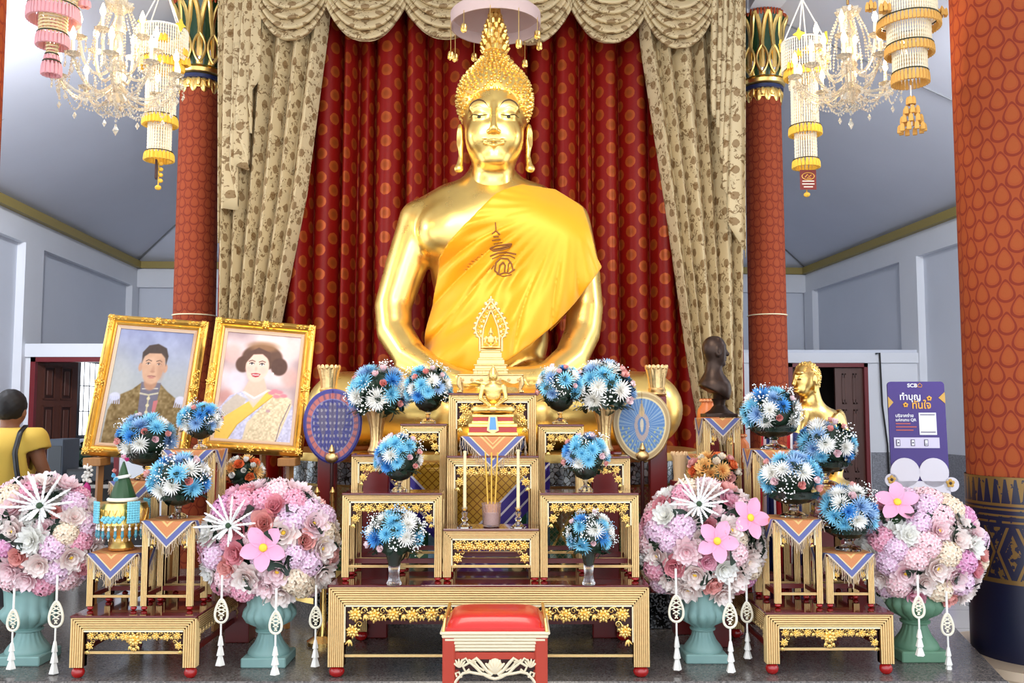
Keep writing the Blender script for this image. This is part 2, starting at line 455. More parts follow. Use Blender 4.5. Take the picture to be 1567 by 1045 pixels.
# right partition: left piece, over door, right piece
x0,x1=xr(1206,YPR),xr(1327,YPR); zt=at(1260,556,YPR).z; xe=rx(YPR)
def pw(name,xa,xb,Y,z0,z1,mat,t=.14):
    m=MB(); m.add(*box(xa,xb,Y,Y+t,z0,z1)); return struct(m.build(name,mat,smooth=None))
pw('wall_right_partition',x1,xe,YPR,.0,ZP,M_WALL); pw('wall_right_partition_end',1.9,x0,YPR,0,ZP,M_WALL); pw('wall_right_partition_head',x0,x1,YPR,zt,ZP,M_WALL)
tn+=1; pw('trim_%d'%tn,1.9,xe,YPR-.03,ZP-.13,ZP,M_WALL,.2)
zw=at(1350,692,YPR).z; tn+=1; pw('trim_%d'%tn,x1+.03,xe,YPR-.02,0,zw,M_WAIN,.05)
wallbox('trim_%d'%(tn+1),(rx(YO),YO),(rx(11.9),11.9),.02,0,zw,M_WAIN); tn+=1
ZL=at(80,526,YPL).z; xa=lx(YPL); d0,d1=xr(46,YPL),xr(186,YPL); zt2=at(80,546,YPL).z
pw('wall_left_partition',xa,d0,YPL,0,ZL,M_WALL); pw('wall_left_partition_end',d1,-2.2,YPL,0,ZL,M_WALL); pw('wall_left_partition_head',d0,d1,YPL,zt2,ZL,M_WALL)
tn+=1; pw('trim_%d'%tn,xa,-2.2,YPL-.03,ZL-.16,ZL,M_WALL,.2)
# partition roofs keep the back rooms dim
# doors
def panel_leaf(W,H,cols=2,rows=(.22,.45,.33),t=.04):
    m=MB(); m.add(*box(0,W,0,t,0,H)); st=.09; z=st*.8
    m2=[]
    usable=H-st*.8*(len(rows)+1); pwid=(W-st*(cols+1))/cols
    for r in rows[::-1]:
        h=usable*r
        for c in range(cols):
            xx=st+c*(pwid+st)
            # recessed field framed by a moulding
            m.add(*box(xx,xx+pwid,-.001,.004,z,z+h),mat=1)
            for (a,b,c_,d) in ((xx,xx+pwid,z,z+.018),(xx,xx+pwid,z+h-.018,z+h),(xx,xx+.018,z,z+h),(xx+pwid-.018,xx+pwid,z,z+h)):
                m.add(*box(a,b,-.014,0,c_,d))
            m.add(*bbox(xx+.05,xx+pwid-.05,-.01,0,z+.05,z+h-.05,.008))
        z+=h+st*.8
    return m
M_DOORF=plain('dark_wood_recess',(50,26,22),.45)
t=thing('door_1',None,None,(d0+.06,YPL+.04,0)); t['kind']='structure'
m=MB(); W1=at(116,600,11.62).x-(d0+.06)
lf=panel_leaf(math.hypot(W1,.6),zt2-.03).build('leaf',[M_DOOR,M_DOORF],t); lf.rotation_euler=(0,0,math.atan2(.6,W1))
m=MB(); hh=.06
m.add(*box(-.06,0,-.06,.12,0,zt2)); m.add(*box(d1-d0-.12,d1-d0-.06,-.06,.12,0,zt2)); m.add(*box(-.06,d1-d0-.06,-.06,.12,zt2-.06,zt2)); m.build('door_frame',M_FRAME,t,smooth=None)
t=thing('door_2',None,None,(x0,YPR,0)); t['kind']='structure'
wq=x1-x0
lf=panel_leaf(wq*.36,zt-.06).build('leaf',[M_DOOR,M_DOORF],t); lf.location=(wq*.60,.01,0)
lf=panel_leaf(wq*.30,zt-.06).build('leaf',[M_DOOR,M_DOORF],t); lf.location=(.06,.05,0); lf.rotation_euler=(0,0,.25)
m=MB(); m.add(*box(0,.05,-.05,.14,0,zt)); m.add(*box(wq-.05,wq,-.05,.14,0,zt)); m.add(*box(0,wq,-.05,.14,zt-.05,zt)); m.build('door_frame',M_FRAME,t,smooth=None)
# dark sheet behind the right doorway, its colour carries the interior shade
m=MB(); m.add(*box(x0-.2,x1+.3,YPR+.9,YPR+.95,0,ZP)); struct(m.build('wall_shade_sheet',plain('doorway_shade',(40,34,32),.8),smooth=None))
m=MB(); m.add(*box(1.9,xe,YPR,15.3,ZP,ZP+.04)); struct(m.build('ceiling_store_room',M_WALL2,smooth=None))
# bright barred window in the back room, seen through the left doorway
Ya,Yb_=12.72,13.52; wz0,wz1=at(120,668,13).z,at(120,552,13).z
pa=np.array((lx(Ya),Ya)); pb=np.array((lx(Yb_),Yb_)); ww=float(np.linalg.norm(pb-pa)); hh=wz1-wz0
t=thing('window_1',None,None,(pa[0]+.06,Ya,wz0),math.atan2(pb[1]-pa[1],pb[0]-pa[0])); t['kind']='structure'
m=MB(); m.add(*box(0,ww,.02,.03,0,hh)); m.build('window_pane',Mat('daylight_pane',(1,1,1),.5,0,emit=3.2,ecol=(.93,.97,1,1)).m,t,smooth=None)
m=MB()
for i in range(5): m.add(*tube([(ww*i/4,0,0),(ww*i/4,0,hh)],.007 if 0<i<4 else .03,6))
for i in range(4): m.add(*tube([(0,-.005,hh*i/3),(ww,-.005,hh*i/3)],.008 if 0<i<3 else .03,6))
m.build('window_bars',plain('bar_grey',(80,80,86),.5),t)

# ================================================================== COLUMNS
def drop_pattern(name,cu,cv,bg,line,inner):
    """ogee-drop lattice: u,v in metres"""
    m=Mat(name,bg,.8,spec=.25); u,v=m.uv(); out=None; ins=None
    for off in (0,.5):
        a=(u/cu+off).frac()-.5; b=(v/cv+off).frac()-.5
        b2=b+.06
        w=1.0-(b2*1.45).max(-.35)            # tapers towards the top
        r=((a/(w*.62))*(a/(w*.62))+(b2*1.0)*(b2*1.0)*2.1).sqrt()
        ln=(r-.47).abs().lt(.06); inn=r.lt(.30)
        out=ln if out is None else out.max(ln); ins=inn if ins is None else ins.max(inn)
    n=m.noise(60,3)
    c=m.mix(out,m.mix(ins*.5,bg,inner),line); c=m.mix(n*.25,c,tuple(x*.75 for x in bg)); m.set('Base Color',c); m.bump(out,.15,.003); return m.m
M_COLB=drop_pattern('column_drop_pattern',.126,.153,srgb(152,68,38),srgb(122,46,28),srgb(158,76,42))
M_COLF=drop_pattern('near_column_drop_pattern',.14,.185,srgb(154,70,34),srgb(124,42,26),srgb(160,82,38))
def cyl_uv(r,z0,z1,n=64,rt=None):
    rt=r if rt is None else rt; V=[];U=[]
    for j,(z,rr) in enumerate(((z0,r),(z1,rt))):
        for i in range(n+1):
            a=2*PI*i/n-PI/2*3; V.append((rr*math.cos(a),rr*math.sin(a),z)); U.append((r*2*PI*i/n,z))
    f=[(i,i+1,n+2+i,n+1+i) for i in range(n)]; return V,f,U
def lotus_petal(W,H,D,belly=.3,n=9):
    """curved petal, local x across, z up, y out (front = -y)"""
    nu,nv=9,12; V=[]
    for i in range(nu):
        s=-1+2*i/(nu-1)
        for j in range(nv):
            t=j/(nv-1); w=W*.5*(math.sin(PI*min(1,t*.62+.22))**.9 if t<.97 else .06)*(1-max(0,t-.6)/.4*.95 if t>.6 else 1)
            V.append((s*w,-belly*math.sin(t*PI*.55)*1.0-D*(1-s*s)*.5,t*H))
    return np.array(V),gridf(nu,nv)
def back_column(name,label,px_lo,py_lo,px_hi,py_hi,Y,r,cap_y0,cap_y1):
    p=at(px_lo,py_lo,Y); q=at(px_hi,py_hi,Y)
    x=(p.x+q.x)/2; t=thing(name,label,'column',(x,Y,0))
    z1=at(px_hi,cap_y1,Y).z; zt=at(px_hi,cap_y0,Y).z; H=zt-z1
    m=MB(); v,f,u=cyl_uv(r*1.06,DAIS,z1,rt=r*.97); m.add(v,f,uv=u); m.build('shaft',M_COLB,t)
    m=MB(); m.add(*tube([(r*1.02*math.cos(a*2*PI/48)*1.02,r*1.02*math.sin(a*2*PI/48)*1.02,1.53+(629-478)/F*Y-.03) for a in range(48)],.006,6,closed=True)); m.build('wire_band',M_CREAM,t)
    # collar leaves
    m=MB()
    for i in range(12):
        a=2*PI*i/12
        for (dx,dz,s) in ((0,0,1),(.045,.02,.6),(-.045,.02,.6)):
            v,f=sph((dx,0,-.06*s),(.035*s,.012,.07*s),8,6); m.add(v,f,M=Matrix.Rotation(a,4,'Z')@Matrix.Translation((0,-r*1.0,z1)))
        v,f=tube([(0.05*math.cos(b),-.004,-.05+.035*math.sin(b)) for b in np.linspace(0,5,10)],.008,5); m.add(v,f,M=Matrix.Rotation(a+.26,4,'Z')@Matrix.Translation((0,-r,z1)))
    m.build('gilt_collar',M_GOLD,t)
    m=MB(); m.add(*lathe([(r*1.0,z1-.01),(r*1.12,z1),(r*1.12,z1+.03),(r*1.02,z1+.035)],40)); m.build('blue_ring',plain('deep_blue_paint',(34,44,84),.4),t)
    m=MB(); m.add(*lathe([(r*1.02,z1+.03),(r*1.2,z1+.05),(r*1.25,z1+.08),(r*1.1,z1+.11)],40)); m.build('gilt_ring',M_GOLD,t)
    zc=z1+.10; Hc=zt-zc
    bell=[(r*1.08,0),(r*1.22,.12),(r*1.3,.28),(r*1.2,.5),(r*1.12,.68),(r*1.2,.85),(r*1.42,1.0)]
    m=MB(); m.add(*lathe([(a,zc+b*Hc) for a,b in bell],48)); m.build('capital_bell',plain('deep_green_paint',(24,62,36),.25,coat=.5),t)
    def rr(z):
        for (a,b),(c,d) in zip(bell,bell[1:]):
            if b<=z<=d: return a+(c-a)*(z-b)/(d-b)
        return bell[-1][0]
    m=MB(); m2=MB(); m3=MB()
    for i in range(12):
        a=2*PI*i/12
        R_=Matrix.Rotation(a,4,'Z')
        # gilt petal outline: two ribs meeting in a point
        for sgn in (-1,1):
            pts=[]
            for z in np.linspace(0.02,1.0,16):
                w=.235*(1-max(0,z-.55)/.45)**.6*(.9+.3*z)
                ang=sgn*w+0; q_=rr(z)*1.02; pts.append((q_*math.sin(ang),-q_*math.cos(ang),zc+z*Hc))
            m.add(*tube(pts,.021,6,flat=.5),M=R_)
        pts=[(0.0,-rr(z)*1.01,zc+z*Hc) for z in np.linspace(.3,1,8)]; 
        # small inlaid petal
        R2=Matrix.Rotation(a+PI/12,4,'Z')
        v,f=sph((0,-r*1.24,zc+Hc*.22),(.035,.012,Hc*.17),8,8); m3.add(v,f,M=R2)
        for sgn in(-1,1):
            pts=[(sgn*.052*math.sin(PI*z)**.8,-r*1.29+.0*z,zc+Hc*(.03+.44*z)) for z in np.linspace(0,1,10)]; m.add(*tube(pts,.012,6),M=R2)
    for i in range(48):
        a=2*PI*i/48; v,f=sph((0,-r*1.4,zt),(.014,.01,.035),6,5); m2.add(v,f,M=Matrix.Rotation(a,4,'Z'))
    m.build('gilt_petals',M_GOLD,t); m2.build('petal_rim',plain('red_gold_rim',(170,70,30),.4,.3),t); m3.build('mirror_inlay',plain('mirror_chip',(220,222,225),.15,.9),t)
    # block above capital
    m=MB(); m.add(*box(-r*1.05,r*1.05,-r*1.05,r*1.05,zt,zt+.25)); m.build('abacus',M_WALL,t,smooth=None)
    bz=zt+.25
    global tn
    tn+=1; mm_=MB(); mm_.add(*box(x-.16,x+.16,1.5,Y+.2,bz-.22,bz+.06)); struct(mm_.build('trim_%d'%tn,M_WALL,smooth=None))
    return t
back_column('column','red patterned column with gilt lotus capital left of the curtain','column' and 296,470,308,150,8.05,.178,12,128)
back_column('column','red patterned column with gilt lotus capital right of the curtain',1172,470,1169,150,8.5,.172,32,142)
def near_column(name,label,x,Y,r):
    t=thing(name,label,'column',(x,Y,0)); zb=at(1490,726,Y).z
    m=MB(); v,f,u=cyl_uv(r,zb,5.6,96); m.add(v,f,uv=u); m.build('shaft',M_COLF,t)
    mm=Mat('navy_gilt_pattern',srgb(22,24,54),.3); uu,vv=mm.uv(); zz=zb-vv     # distance below the top
    a=((uu/.19).frac()-.5).abs(); 
    dia=(a*.19*2.4+((zz-.42).abs())); d1=(dia-.2).abs().lt(.02); d2=dia.lt(.10); wv=mm.noise(26,4,uv=True)
    d3=d2*(wv.gt(.5)); band=zz.gt(.28)*zz.lt(.57)
    lines=((zz/.035).frac().lt(.35))*zz.gt(.16)*zz.lt(.28)
    fr=(((uu/.055).frac()-.5).abs()*.9+(zz-.02)*2.2).lt(.33)*zz.lt(.15)*(wv.gt(.38)); rims=((zz-.58).abs().lt(.012)).max((zz-.155).abs().lt(.008)).max(zz.lt(.012))
    frt=(band*(d1.max(d3).max(dia.gt(.24)*wv.gt(.52)))).max(lines*wv.gt(.42)).max(fr).max(rims)
    mm.set('Base Color',mm.mix(frt,srgb(20,22,48),srgb(128,98,52))); mm.set('Metallic',frt*.5); mm.set('Roughness',.35)
    m=MB(); v,f,u=cyl_uv(r+.012,.12,zb,96); m.add(v,f,uv=u); m.build('painted_band',mm.m,t)
    m=MB(); m.add(*lathe([(r+.22,0),(r+.22,.1),(r+.19,.14),(r+.06,.14)],64)); m.build('base_ring',plain('beige_stone',(176,156,132),.35),t)
    return t
near_column('column','large near column in orange drop pattern cloth at the right edge',3.06,5.4,.36)
near_column('column','near column in orange drop pattern cloth at the left edge',-3.49,5.4,.36)
# ================================================================== CURTAIN
CY0,CY1=8.02,8.42            # depth of the curtain line at its left and right ends
CXL=at(338,400,CY0).x; CXR=at(1138,400,CY1).x
def cplane(x): return CY0+(CY1-CY0)*(x-CXL)/(CXR-CXL)
def cpt(px,py,off=0.0):
    """a point on the curtain plane (moved towards the room by off)"""
    Y=8.2
    for _ in range(4): p=at(px,py,Y); Y=cplane(p.x)-off
    return at(px,py,Y)
def dotmat(name,bg,dot,du,dv,r,kind):
    m=Mat(name,bg,.7,spec=.2); u,v=m.uv(); d=None; lf=None
    for off in (0,.5):
        a=((u/du+off).frac()-.5)*du; b=((v/dv+off).frac()-.5)*dv
        q=(a*a+b*b).sqrt(); d=q if d is None else d.min(q)
    n=m.noise(40,3,uv=True)
    if kind=='red':
        f=(d+(n-.5)*.012).lt(r); ring=m.smooth(d,r*.25,r*.9)
        m.set('Base Color',m.mix(f,m.mix(n*.5,bg,tuple(c*.6 for c in bg)),m.mix(ring,tuple(c*.72 for c in dot),dot)))
        m.set('Roughness',.5-f*.12); m.set('Metallic',f*.25)
    else:
        v1=m.noise(7,5,uv=True,dist=.6); v2=m.noise(19,4,uv=True,dist=1.5)
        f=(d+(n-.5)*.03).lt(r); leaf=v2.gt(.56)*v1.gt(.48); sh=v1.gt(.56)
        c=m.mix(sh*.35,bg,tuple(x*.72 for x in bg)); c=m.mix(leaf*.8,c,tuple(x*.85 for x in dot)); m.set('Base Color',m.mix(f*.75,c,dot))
    m.bump(m.noise(220,2,uv=True),.08,.002); return m.m
M_CRED=dotmat('red_gold_dot_brocade',srgb(132,15,8),srgb(160,72,28),.25,.215,.052,'red')
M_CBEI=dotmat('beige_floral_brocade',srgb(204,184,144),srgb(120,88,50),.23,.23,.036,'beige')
def pleats(n,seed,amp,lam,jit=.35):
    """offset profile across a gathered cloth: returns function s(metres)->offset"""
    r=random.Random(seed); xs=[0]; 
    while xs[-1]<n: xs.append(xs[-1]+lam*(1+r.uniform(-jit,jit)))
    am=[amp*r.uniform(.6,1.25) for _ in xs]
    def f(s):
        s=np.asarray(s,float); i=np.clip(np.searchsorted(xs,s,side='right')-1,0,len(xs)-2); X0=np.array(xs)
        t=(s-X0[i])/(X0[i+1]-X0[i]); return np.array(am)[i]*np.sin(PI*t)**.8
    return f
def cloth(name,fn,nu,nv,mat,parent,thick=None,vflip=False):
    """fn(i-array 0..1, t 0..1)->(nu,3); UV u = arc length across, v = length down"""
    s=np.linspace(0,1,nu); rows=[fn(s,t) for t in np.linspace(0,1,nv)]
    P=np.stack(rows,1); mid=P[:,nv//3]; u=np.concatenate([[0],np.cumsum(np.linalg.norm(np.diff(mid,axis=0),axis=1))])
    seg=np.linalg.norm(np.diff(P,axis=1),axis=2); v=np.concatenate([np.zeros((nu,1)),np.cumsum(seg,1)],1)
    UV=np.stack([np.repeat(u[:,None],nv,1),-v],-1).reshape(-1,2)
    m=MB(); m.add(P.reshape(-1,3),gridf(nu,nv),uv=UV); o=m.build(name,mat,parent,smooth=180)
    if thick: md=o.modifiers.new('thickness','SOLIDIFY'); md.thickness=thick
    return o
ZTOP=5.62; 
backdrop=thing('altar_curtain','red dotted curtain with beige side drapes and swags behind the big golden statue','curtain',(0,0,0))
pf=pleats(6,3,.21,.215)
def red(s,t):
    x=CXL+.06+(CXR-CXL-.12)*s; z=5.3+(DAIS+.02-5.3)*t
    w=pf((x-CXL)+.03*t*np.sin(x*3)); y=np.array([cplane(a) for a in x])-.02-w*(.85+.3*t)
    return np.stack([x+.018*np.sin(x*23),y,np.full_like(x,z)],1)
cloth('red_curtain',red,900,16,M_CRED,backdrop)
def drape(name,edge_in,edge_out,seed,off,npl,side):
    """edge_*: list of (px,py) from top to bottom"""
    def samp(E_,py):
        ys=[e[1] for e in E_]; return np.interp(py,ys,[e[0] for e in E_])
    r=random.Random(seed); ph=[r.uniform(.75,1.3) for _ in range(npl)]; cs=np.concatenate([[0],np.cumsum(ph)]); cs/=cs[-1]
    def fn(s,t):
        py=-70+t*(690+70); 
        pa=cpt(samp(edge_out,py),py,off); pb=cpt(samp(edge_in,py),py,off)
        i=np.clip(np.searchsorted(cs,s,side='right')-1,0,npl-1); tt=(s-cs[i])/(cs[i+1]-cs[i])
        w=np.sin(PI*tt)**.6
        a=np.array(pa);b=np.array(pb); P=a[None]+(b-a)[None]*s[:,None]
        sq=.6+.4*min(1,abs(b[0]-a[0])/.9)
        P[:,1]-=w*.17*sq; P[:,0]+=(b[0]-a[0])*.018*np.sin(2*PI*tt)
        return P
    return cloth(name,fn,260,40,M_CBEI,backdrop)
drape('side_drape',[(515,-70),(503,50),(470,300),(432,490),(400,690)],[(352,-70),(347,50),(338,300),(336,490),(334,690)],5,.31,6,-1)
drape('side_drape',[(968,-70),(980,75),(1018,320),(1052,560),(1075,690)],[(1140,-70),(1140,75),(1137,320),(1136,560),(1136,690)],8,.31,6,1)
def cascade(name,pts,off):
    """zig-zag jabot: list of hem points (px,py) from the inner high end to the outer low end; top fixed above the frame"""
    hem=np.array(pts,float); n=len(hem); s0=np.linspace(0,1,n)
    def fn(s,t):
        hx=np.interp(s,s0,hem[:,0]); hy=np.interp(s,s0,hem[:,1]); i=s*(n-1); z=1-np.abs((i%2)-1)
        tx=hem[0,0]+(hem[-1,0]-hem[0,0])*s
        rows=[]
        for k in range(len(s)):
            py=-70+(hy[k]+70)*t; px=tx[k]+(hx[k]-tx[k])*t**.8
            rows.append(np.array(cpt(px,py,off+.035*z[k]+.03*s[k])))
        return np.array(rows)
    return cloth(name,fn,60,18,M_CBEI,backdrop,.006)
cascade('cascade_jabot',[(400,118),(378,150),(386,205),(358,190),(383,262),(350,250),(366,322),(338,318),(336,372),(334,372)],.50)
cascade('cascade_jabot',[(1088,150),(1090,178),(1110,192),(1096,205),(1124,228),(1100,238),(1122,262),(1104,285),(1128,320),(1112,340),(1142,388),(1141,395)],.50)
def swag(px0,px1,py_end,py_bot,seed,off=.26):
    r=random.Random(seed); nf=12
    def fn(s,t):
        q=s*2-1; top=py_end-95
        sag=(1-np.abs(q)**2.3)
        yb=py_end+(py_bot-py_end)*sag
        py=top-30+(yb-top+30)*t
        hw=(px1-px0)/2*(.80+.2*t); pxm=(px0+px1)/2; px=pxm+hw*q
        ph_=(t*nf+.12*np.sin(q*2.2+seed))%1.0; f=.085*np.where(ph_<.72,ph_/.72,(1-ph_)/.28)*np.clip(sag,0,1)**.5*(.35+.65*t)
        rows=[np.array(cpt(px[k],py[k],off+.05*sag[k]*math.sin(t*PI*.55)+f[k])) for k in range(len(s))]
        return np.array(rows)
    return cloth('swag',fn,34,160,M_CBEI,backdrop,.006)
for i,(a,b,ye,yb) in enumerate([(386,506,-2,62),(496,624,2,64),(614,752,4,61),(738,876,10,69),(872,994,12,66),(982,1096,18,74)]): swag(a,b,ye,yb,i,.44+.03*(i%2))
def tail(name,pts,px0,px1,off):
    return cascade(name,pts,off)
cascade('cascade_jabot',[(722,30),(728,22),(725,38),(736,34),(730,50),(742,46),(733,62),(746,60)],.56)
m=MB(); a=cpt(335,-60,.1); b=cpt(1142,-60,.1)
m.add(*tube([(a.x,cplane(a.x)-.05,5.45),(b.x,cplane(b.x)-.05,5.45)],.04,12)); m.build('curtain_rail',M_BRASS,backdrop)

# ================================================================== GREAT STATUE
SY=7.0
def w(px,py,Y): return np.array(at(px,py,Y),np.float32)
ZB=float(w(757,692,6.1)[2])         # top of the throne
def body_sdf(p):
    k=SY/F
    R_=lambda px,Y=6.9: px*Y/F
    # torso
    d=ell(p,w(755,395,6.98),(R_(99),.30,R_(140)))
    d=sm(d,ell(p,w(750,345,6.93),(R_(112),.28,R_(62))),.14)
    d=sm(d,ell(p,w(690,355,6.80),(R_(52),.19,R_(44))),.10)
    d=sm(d,ell(p,w(812,355,6.80),(R_(52),.19,R_(44))),.10)
    d=sm(d,ell(p,w(750,520,6.95),(R_(90),.30,R_(80))),.16)
    # shoulders
    d=sm(d,cap(p,w(690,322,7.0),w(644,338,7.0),R_(40),R_(33)),.10)
    d=sm(d,cap(p,w(818,322,7.0),w(866,340,7.0),R_(40),R_(33)),.10)
    d=sm(d,cap(p,w(752,262,7.0),w(752,330,7.02),R_(33),R_(50)),.12)
    # lap, thighs and shins
    lap=ell(p,w(750,640,6.65),(R_(200),.52,R_(58)))
    for sx in (-1,1):
        kn=w(757+sx*230,626,6.42); lap=sm(lap,cap(p,w(757+sx*70,615,6.8),kn,R_(62),R_(50)),.12)
        lap=sm(lap,cap(p,kn,w(757-sx*40,640,6.08),R_(48),R_(33)),.08)
    d=sm(d,lap,.07)
    # arms
    arm=chain(p,[w(645,342,6.98),w(620,412,6.92),w(601,470,6.86),w(604,508,6.78),w(628,546,6.62),w(676,576,6.40)],[R_(36),R_(32),R_(28),R_(27),R_(25),R_(20)])
    arm2=chain(p,[w(868,342,6.98),w(886,412,6.92),w(895,474,6.86),w(891,510,6.78),w(874,548,6.62),w(835,579,6.40)],[R_(36),R_(32),R_(28),R_(27),R_(25),R_(20)])
    # hands lying one on the other
    arm=sm(arm,cap(p,w(676,576,6.40),w(745,592,6.22),R_(19),R_(16)),.05)
    arm2=sm(arm2,cap(p,w(835,579,6.40),w(750,580,6.22),R_(19),R_(16)),.05)
    for i in range(4):
        arm=sm(arm,cap(p,w(735,588+i*3,6.26-.05*i),w(800-4*i,586+i*3,6.22-.05*i),R_(6),R_(4.5)),.012)
        arm2=sm(arm2,cap(p,w(765,578+i*3,6.26-.05*i),w(705+4*i,576+i*3,6.22-.05*i),R_(6),R_(4.5)),.012)
    d=sm(d,np.minimum(arm,arm2),.03)
    return smx(d,ZB-p[...,2]-.0,.02)
statue=thing('buddha_statue','huge golden seated statue in a yellow robe at the centre of the altar','statue',(0,0,0))
V_,F_=sdf_mesh(body_sdf,(-1.75,5.7,ZB-.06),(1.65,7.5,3.45),.019)
m=MB(); m.add(V_,F_); body=m.build('body',M_STATUE,statue,smooth=180)
# head
KH=6.75/F
HC=w(756.5,191,6.78)
def hp(dx,dz,dy=0): return HC+np.array([dx*KH,dy*KH,-dz*KH],np.float32)     # dz in image px downwards
def head_sdf(p):
    E_=lambda c,r: ell(p,c,[q*KH for q in r])
    d=E_(hp(0,-6,10),(47,52,70))
    d=sm(d,E_(hp(0,30,2),(42,40,41)),14*KH)
    d=sm(d,E_(hp(0,61,-17),(20,17,13)),16*KH)
    for s in(-1,1):
        d=sm(d,E_(hp(s*22,24,-24),(19,16,22)),14*KH)          # cheek
        d=sm(d,E_(hp(s*21,-18,-32),(18,9,12)),9*KH)           # brow bone
        d=smx(d,-E_(hp(s*9,-2,-46),(6,6,7)),8*KH)             # inner eye hollow
        d=sm(d,E_(hp(s*21.5,-3,-31),(13,10.5,9)),3.5*KH)       # eyelid
    d=sm(d,cap(p,hp(0,-20,-40),hp(0,22,-58),3.6*KH,5.2*KH),4.5*KH)
    d=sm(d,E_(hp(0,24,-55),(7,7,5.5)),3*KH)
    for s in(-1,1): d=sm(d,E_(hp(s*7,26,-49),(4.6,6,4.2)),2.5*KH)
    # mouth: curled smile
    up=chain(p,[hp(-19,35,-37),hp(-9,39,-45),hp(0,38.5,-47.5),hp(9,39,-45),hp(19,35,-37)],[1.6*KH,2.5*KH,2.5*KH,2.5*KH,1.6*KH])
    lo=chain(p,[hp(-13,41,-40),hp(0,46,-46),hp(13,41,-40)],[2*KH,3.4*KH,2*KH])
    d=sm(d,up,2.2*KH); d=sm(d,lo,2.2*KH)
    d=smx(d,-chain(p,[hp(-16,38.5,-42),hp(0,42.2,-51),hp(16,38.5,-42)],[.7*KH,1.0*KH,.7*KH]),1.2*KH)
    # skull under the curls
    d=sm(d,E_(hp(0,-28,24),(54,54,58)),4*KH)
    # neck with rings
    d=sm(d,cap(p,hp(-1,50,16),hp(-3,88,22),32*KH,35*KH),12*KH)
    for z in (84,92): d=smx(d,-(np.abs(p[...,2]-hp(0,z)[2])-.6*KH+np.maximum(0,0)),1*KH) if False else d
    return d
V_,F_=sdf_mesh(head_sdf,HC-np.array([70,70,115])*KH,HC+np.array([70,100,95])*KH,.0062)
m=MB(); m.add(V_,F_); head=m.build('head',M_STATUE,statue,smooth=180)
hv=bpy.data.meshes; BV=BVHTree.FromPolygons([tuple(v) for v in V_],F_)
def face_pt(dx,dz,lift=.0):
    o=Vector(hp(dx,dz,-140)); h=BV.ray_cast(o,Vector((0,1,0)))
    q=h[0] if h[0] is not None else Vector(hp(dx,dz,-40)); return np.array(q)+np.array([0,-lift,0])
M_DRAWN=plain('painted_brown_line',(70,44,18),.5); M_BLK=plain('painted_black_line',(20,14,10),.4)
def facetube(pts,r,n=24):
    P=np.array(pts,float); t=np.linspace(0,1,len(P)); tt=np.linspace(0,1,n)
    # smooth interpolation
    q=np.stack([np.interp(tt,t,P[:,0]),np.interp(tt,t,P[:,1])],1)
    for _ in range(3): q[1:-1]=(q[:-2]+2*q[1:-1]+q[2:])/4
    rr=r*KH*np.sin(np.linspace(.25,PI-.25,n))
    return tube([face_pt(a,b,.001) for a,b in q],rr,6,flat=.6)
for s in(-1,1):
    m=MB(); m.add(*facetube([(s*40,-13),(s*33,-23),(s*24,-27),(s*15,-24),(s*7,-13)],1.5)); m.build('eyebrow',M_DRAWN,statue)
    m=MB(); m.add(*facetube([(s*39,-5),(s*30,-3.5),(s*22,-1),(s*14,-2.5),(s*9,-4)],1.5)); 
    m.add(*facetube([(s*35,-13),(s*24,-17),(s*14,-13)],.55))
    m.build('eyelid_line',M_BLK,statue)
    m=MB(); c=face_pt(s*22.5,.6,.001); m.add(*sph(c,(3.0*KH,.006,2.2*KH),10,8)); m.build('pupil',M_BLK,statue)
m=MB(); m.add(*facetube([(-17,37.5),(-8,42),(0,42.4),(8,42),(17,37.5)],.6)); m.build('mouth_line',M_DRAWN,statue)
# ears
def ear(s):
    def f(p):
        E_=lambda c,r: ell(p,c,[q*KH for q in r])
        d=E_(hp(s*55,12,22),(6,10,21)); d=sm(d,chain(p,[hp(s*54,24,20),hp(s*53,46,18),hp(s*55.5,64,16)],[5*KH,4.2*KH,6*KH]),6*KH)
        d=sm(d,E_(hp(s*57,67,14),(7.5,6,6)),5*KH)
        return smx(d,-E_(hp(s*58,16,14),(4,5,14)),3*KH)
    V,Fq=sdf_mesh(f,hp(s*56,30,18)-np.array([22,22,60])*KH,hp(s*56,30,18)+np.array([22,22,60])*KH,.009)
    m=MB(); m.add(V,Fq); m.build('ear',M_STATUE,statue,smooth=180)
ear(-1); ear(1)
# curls: knobs over the skull and the topknot, then the flame finial
def zq(py): return float((HC[2]-at(757,py,6.9).z)/KH)
def hair_sdf(p):
    E_=lambda c,r: ell(p,c,[q*KH for q in r])
    d=E_(hp(0,zq(154),26),(60,58,62)); d=sm(d,E_(hp(0,zq(112),26),(31,33,30)),9*KH); d=sm(d,E_(hp(0,zq(86),26),(19,19,20)),8*KH)
    cut=-np.minimum(ell(p,hp(-15,4,-40),[33*KH,62*KH,49*KH]),ell(p,hp(15,4,-40),[33*KH,62*KH,49*KH]))                 # leave the face free
    lowc=(HC[2]-26*KH)-p[...,2]
    return np.maximum(np.maximum(d,cut),lowc)
V_,F_=sdf_mesh(hair_sdf,HC+np.array([-75,-60,-40])*KH,HC+np.array([75,100,130])*KH,.012)
m=MB(); m.add(V_,F_); m.build('hair_cap',M_STATUE,statue,smooth=180)
BH=BVHTree.FromPolygons([tuple(v) for v in V_],F_)
m=MB(); cnt=0; cen=Vector(hp(0,-25,26)); R_=random.Random(4)
HV=np.array(V_); gap=6.0*KH; cells={}; order=list(range(len(HV))); R_.shuffle(order)
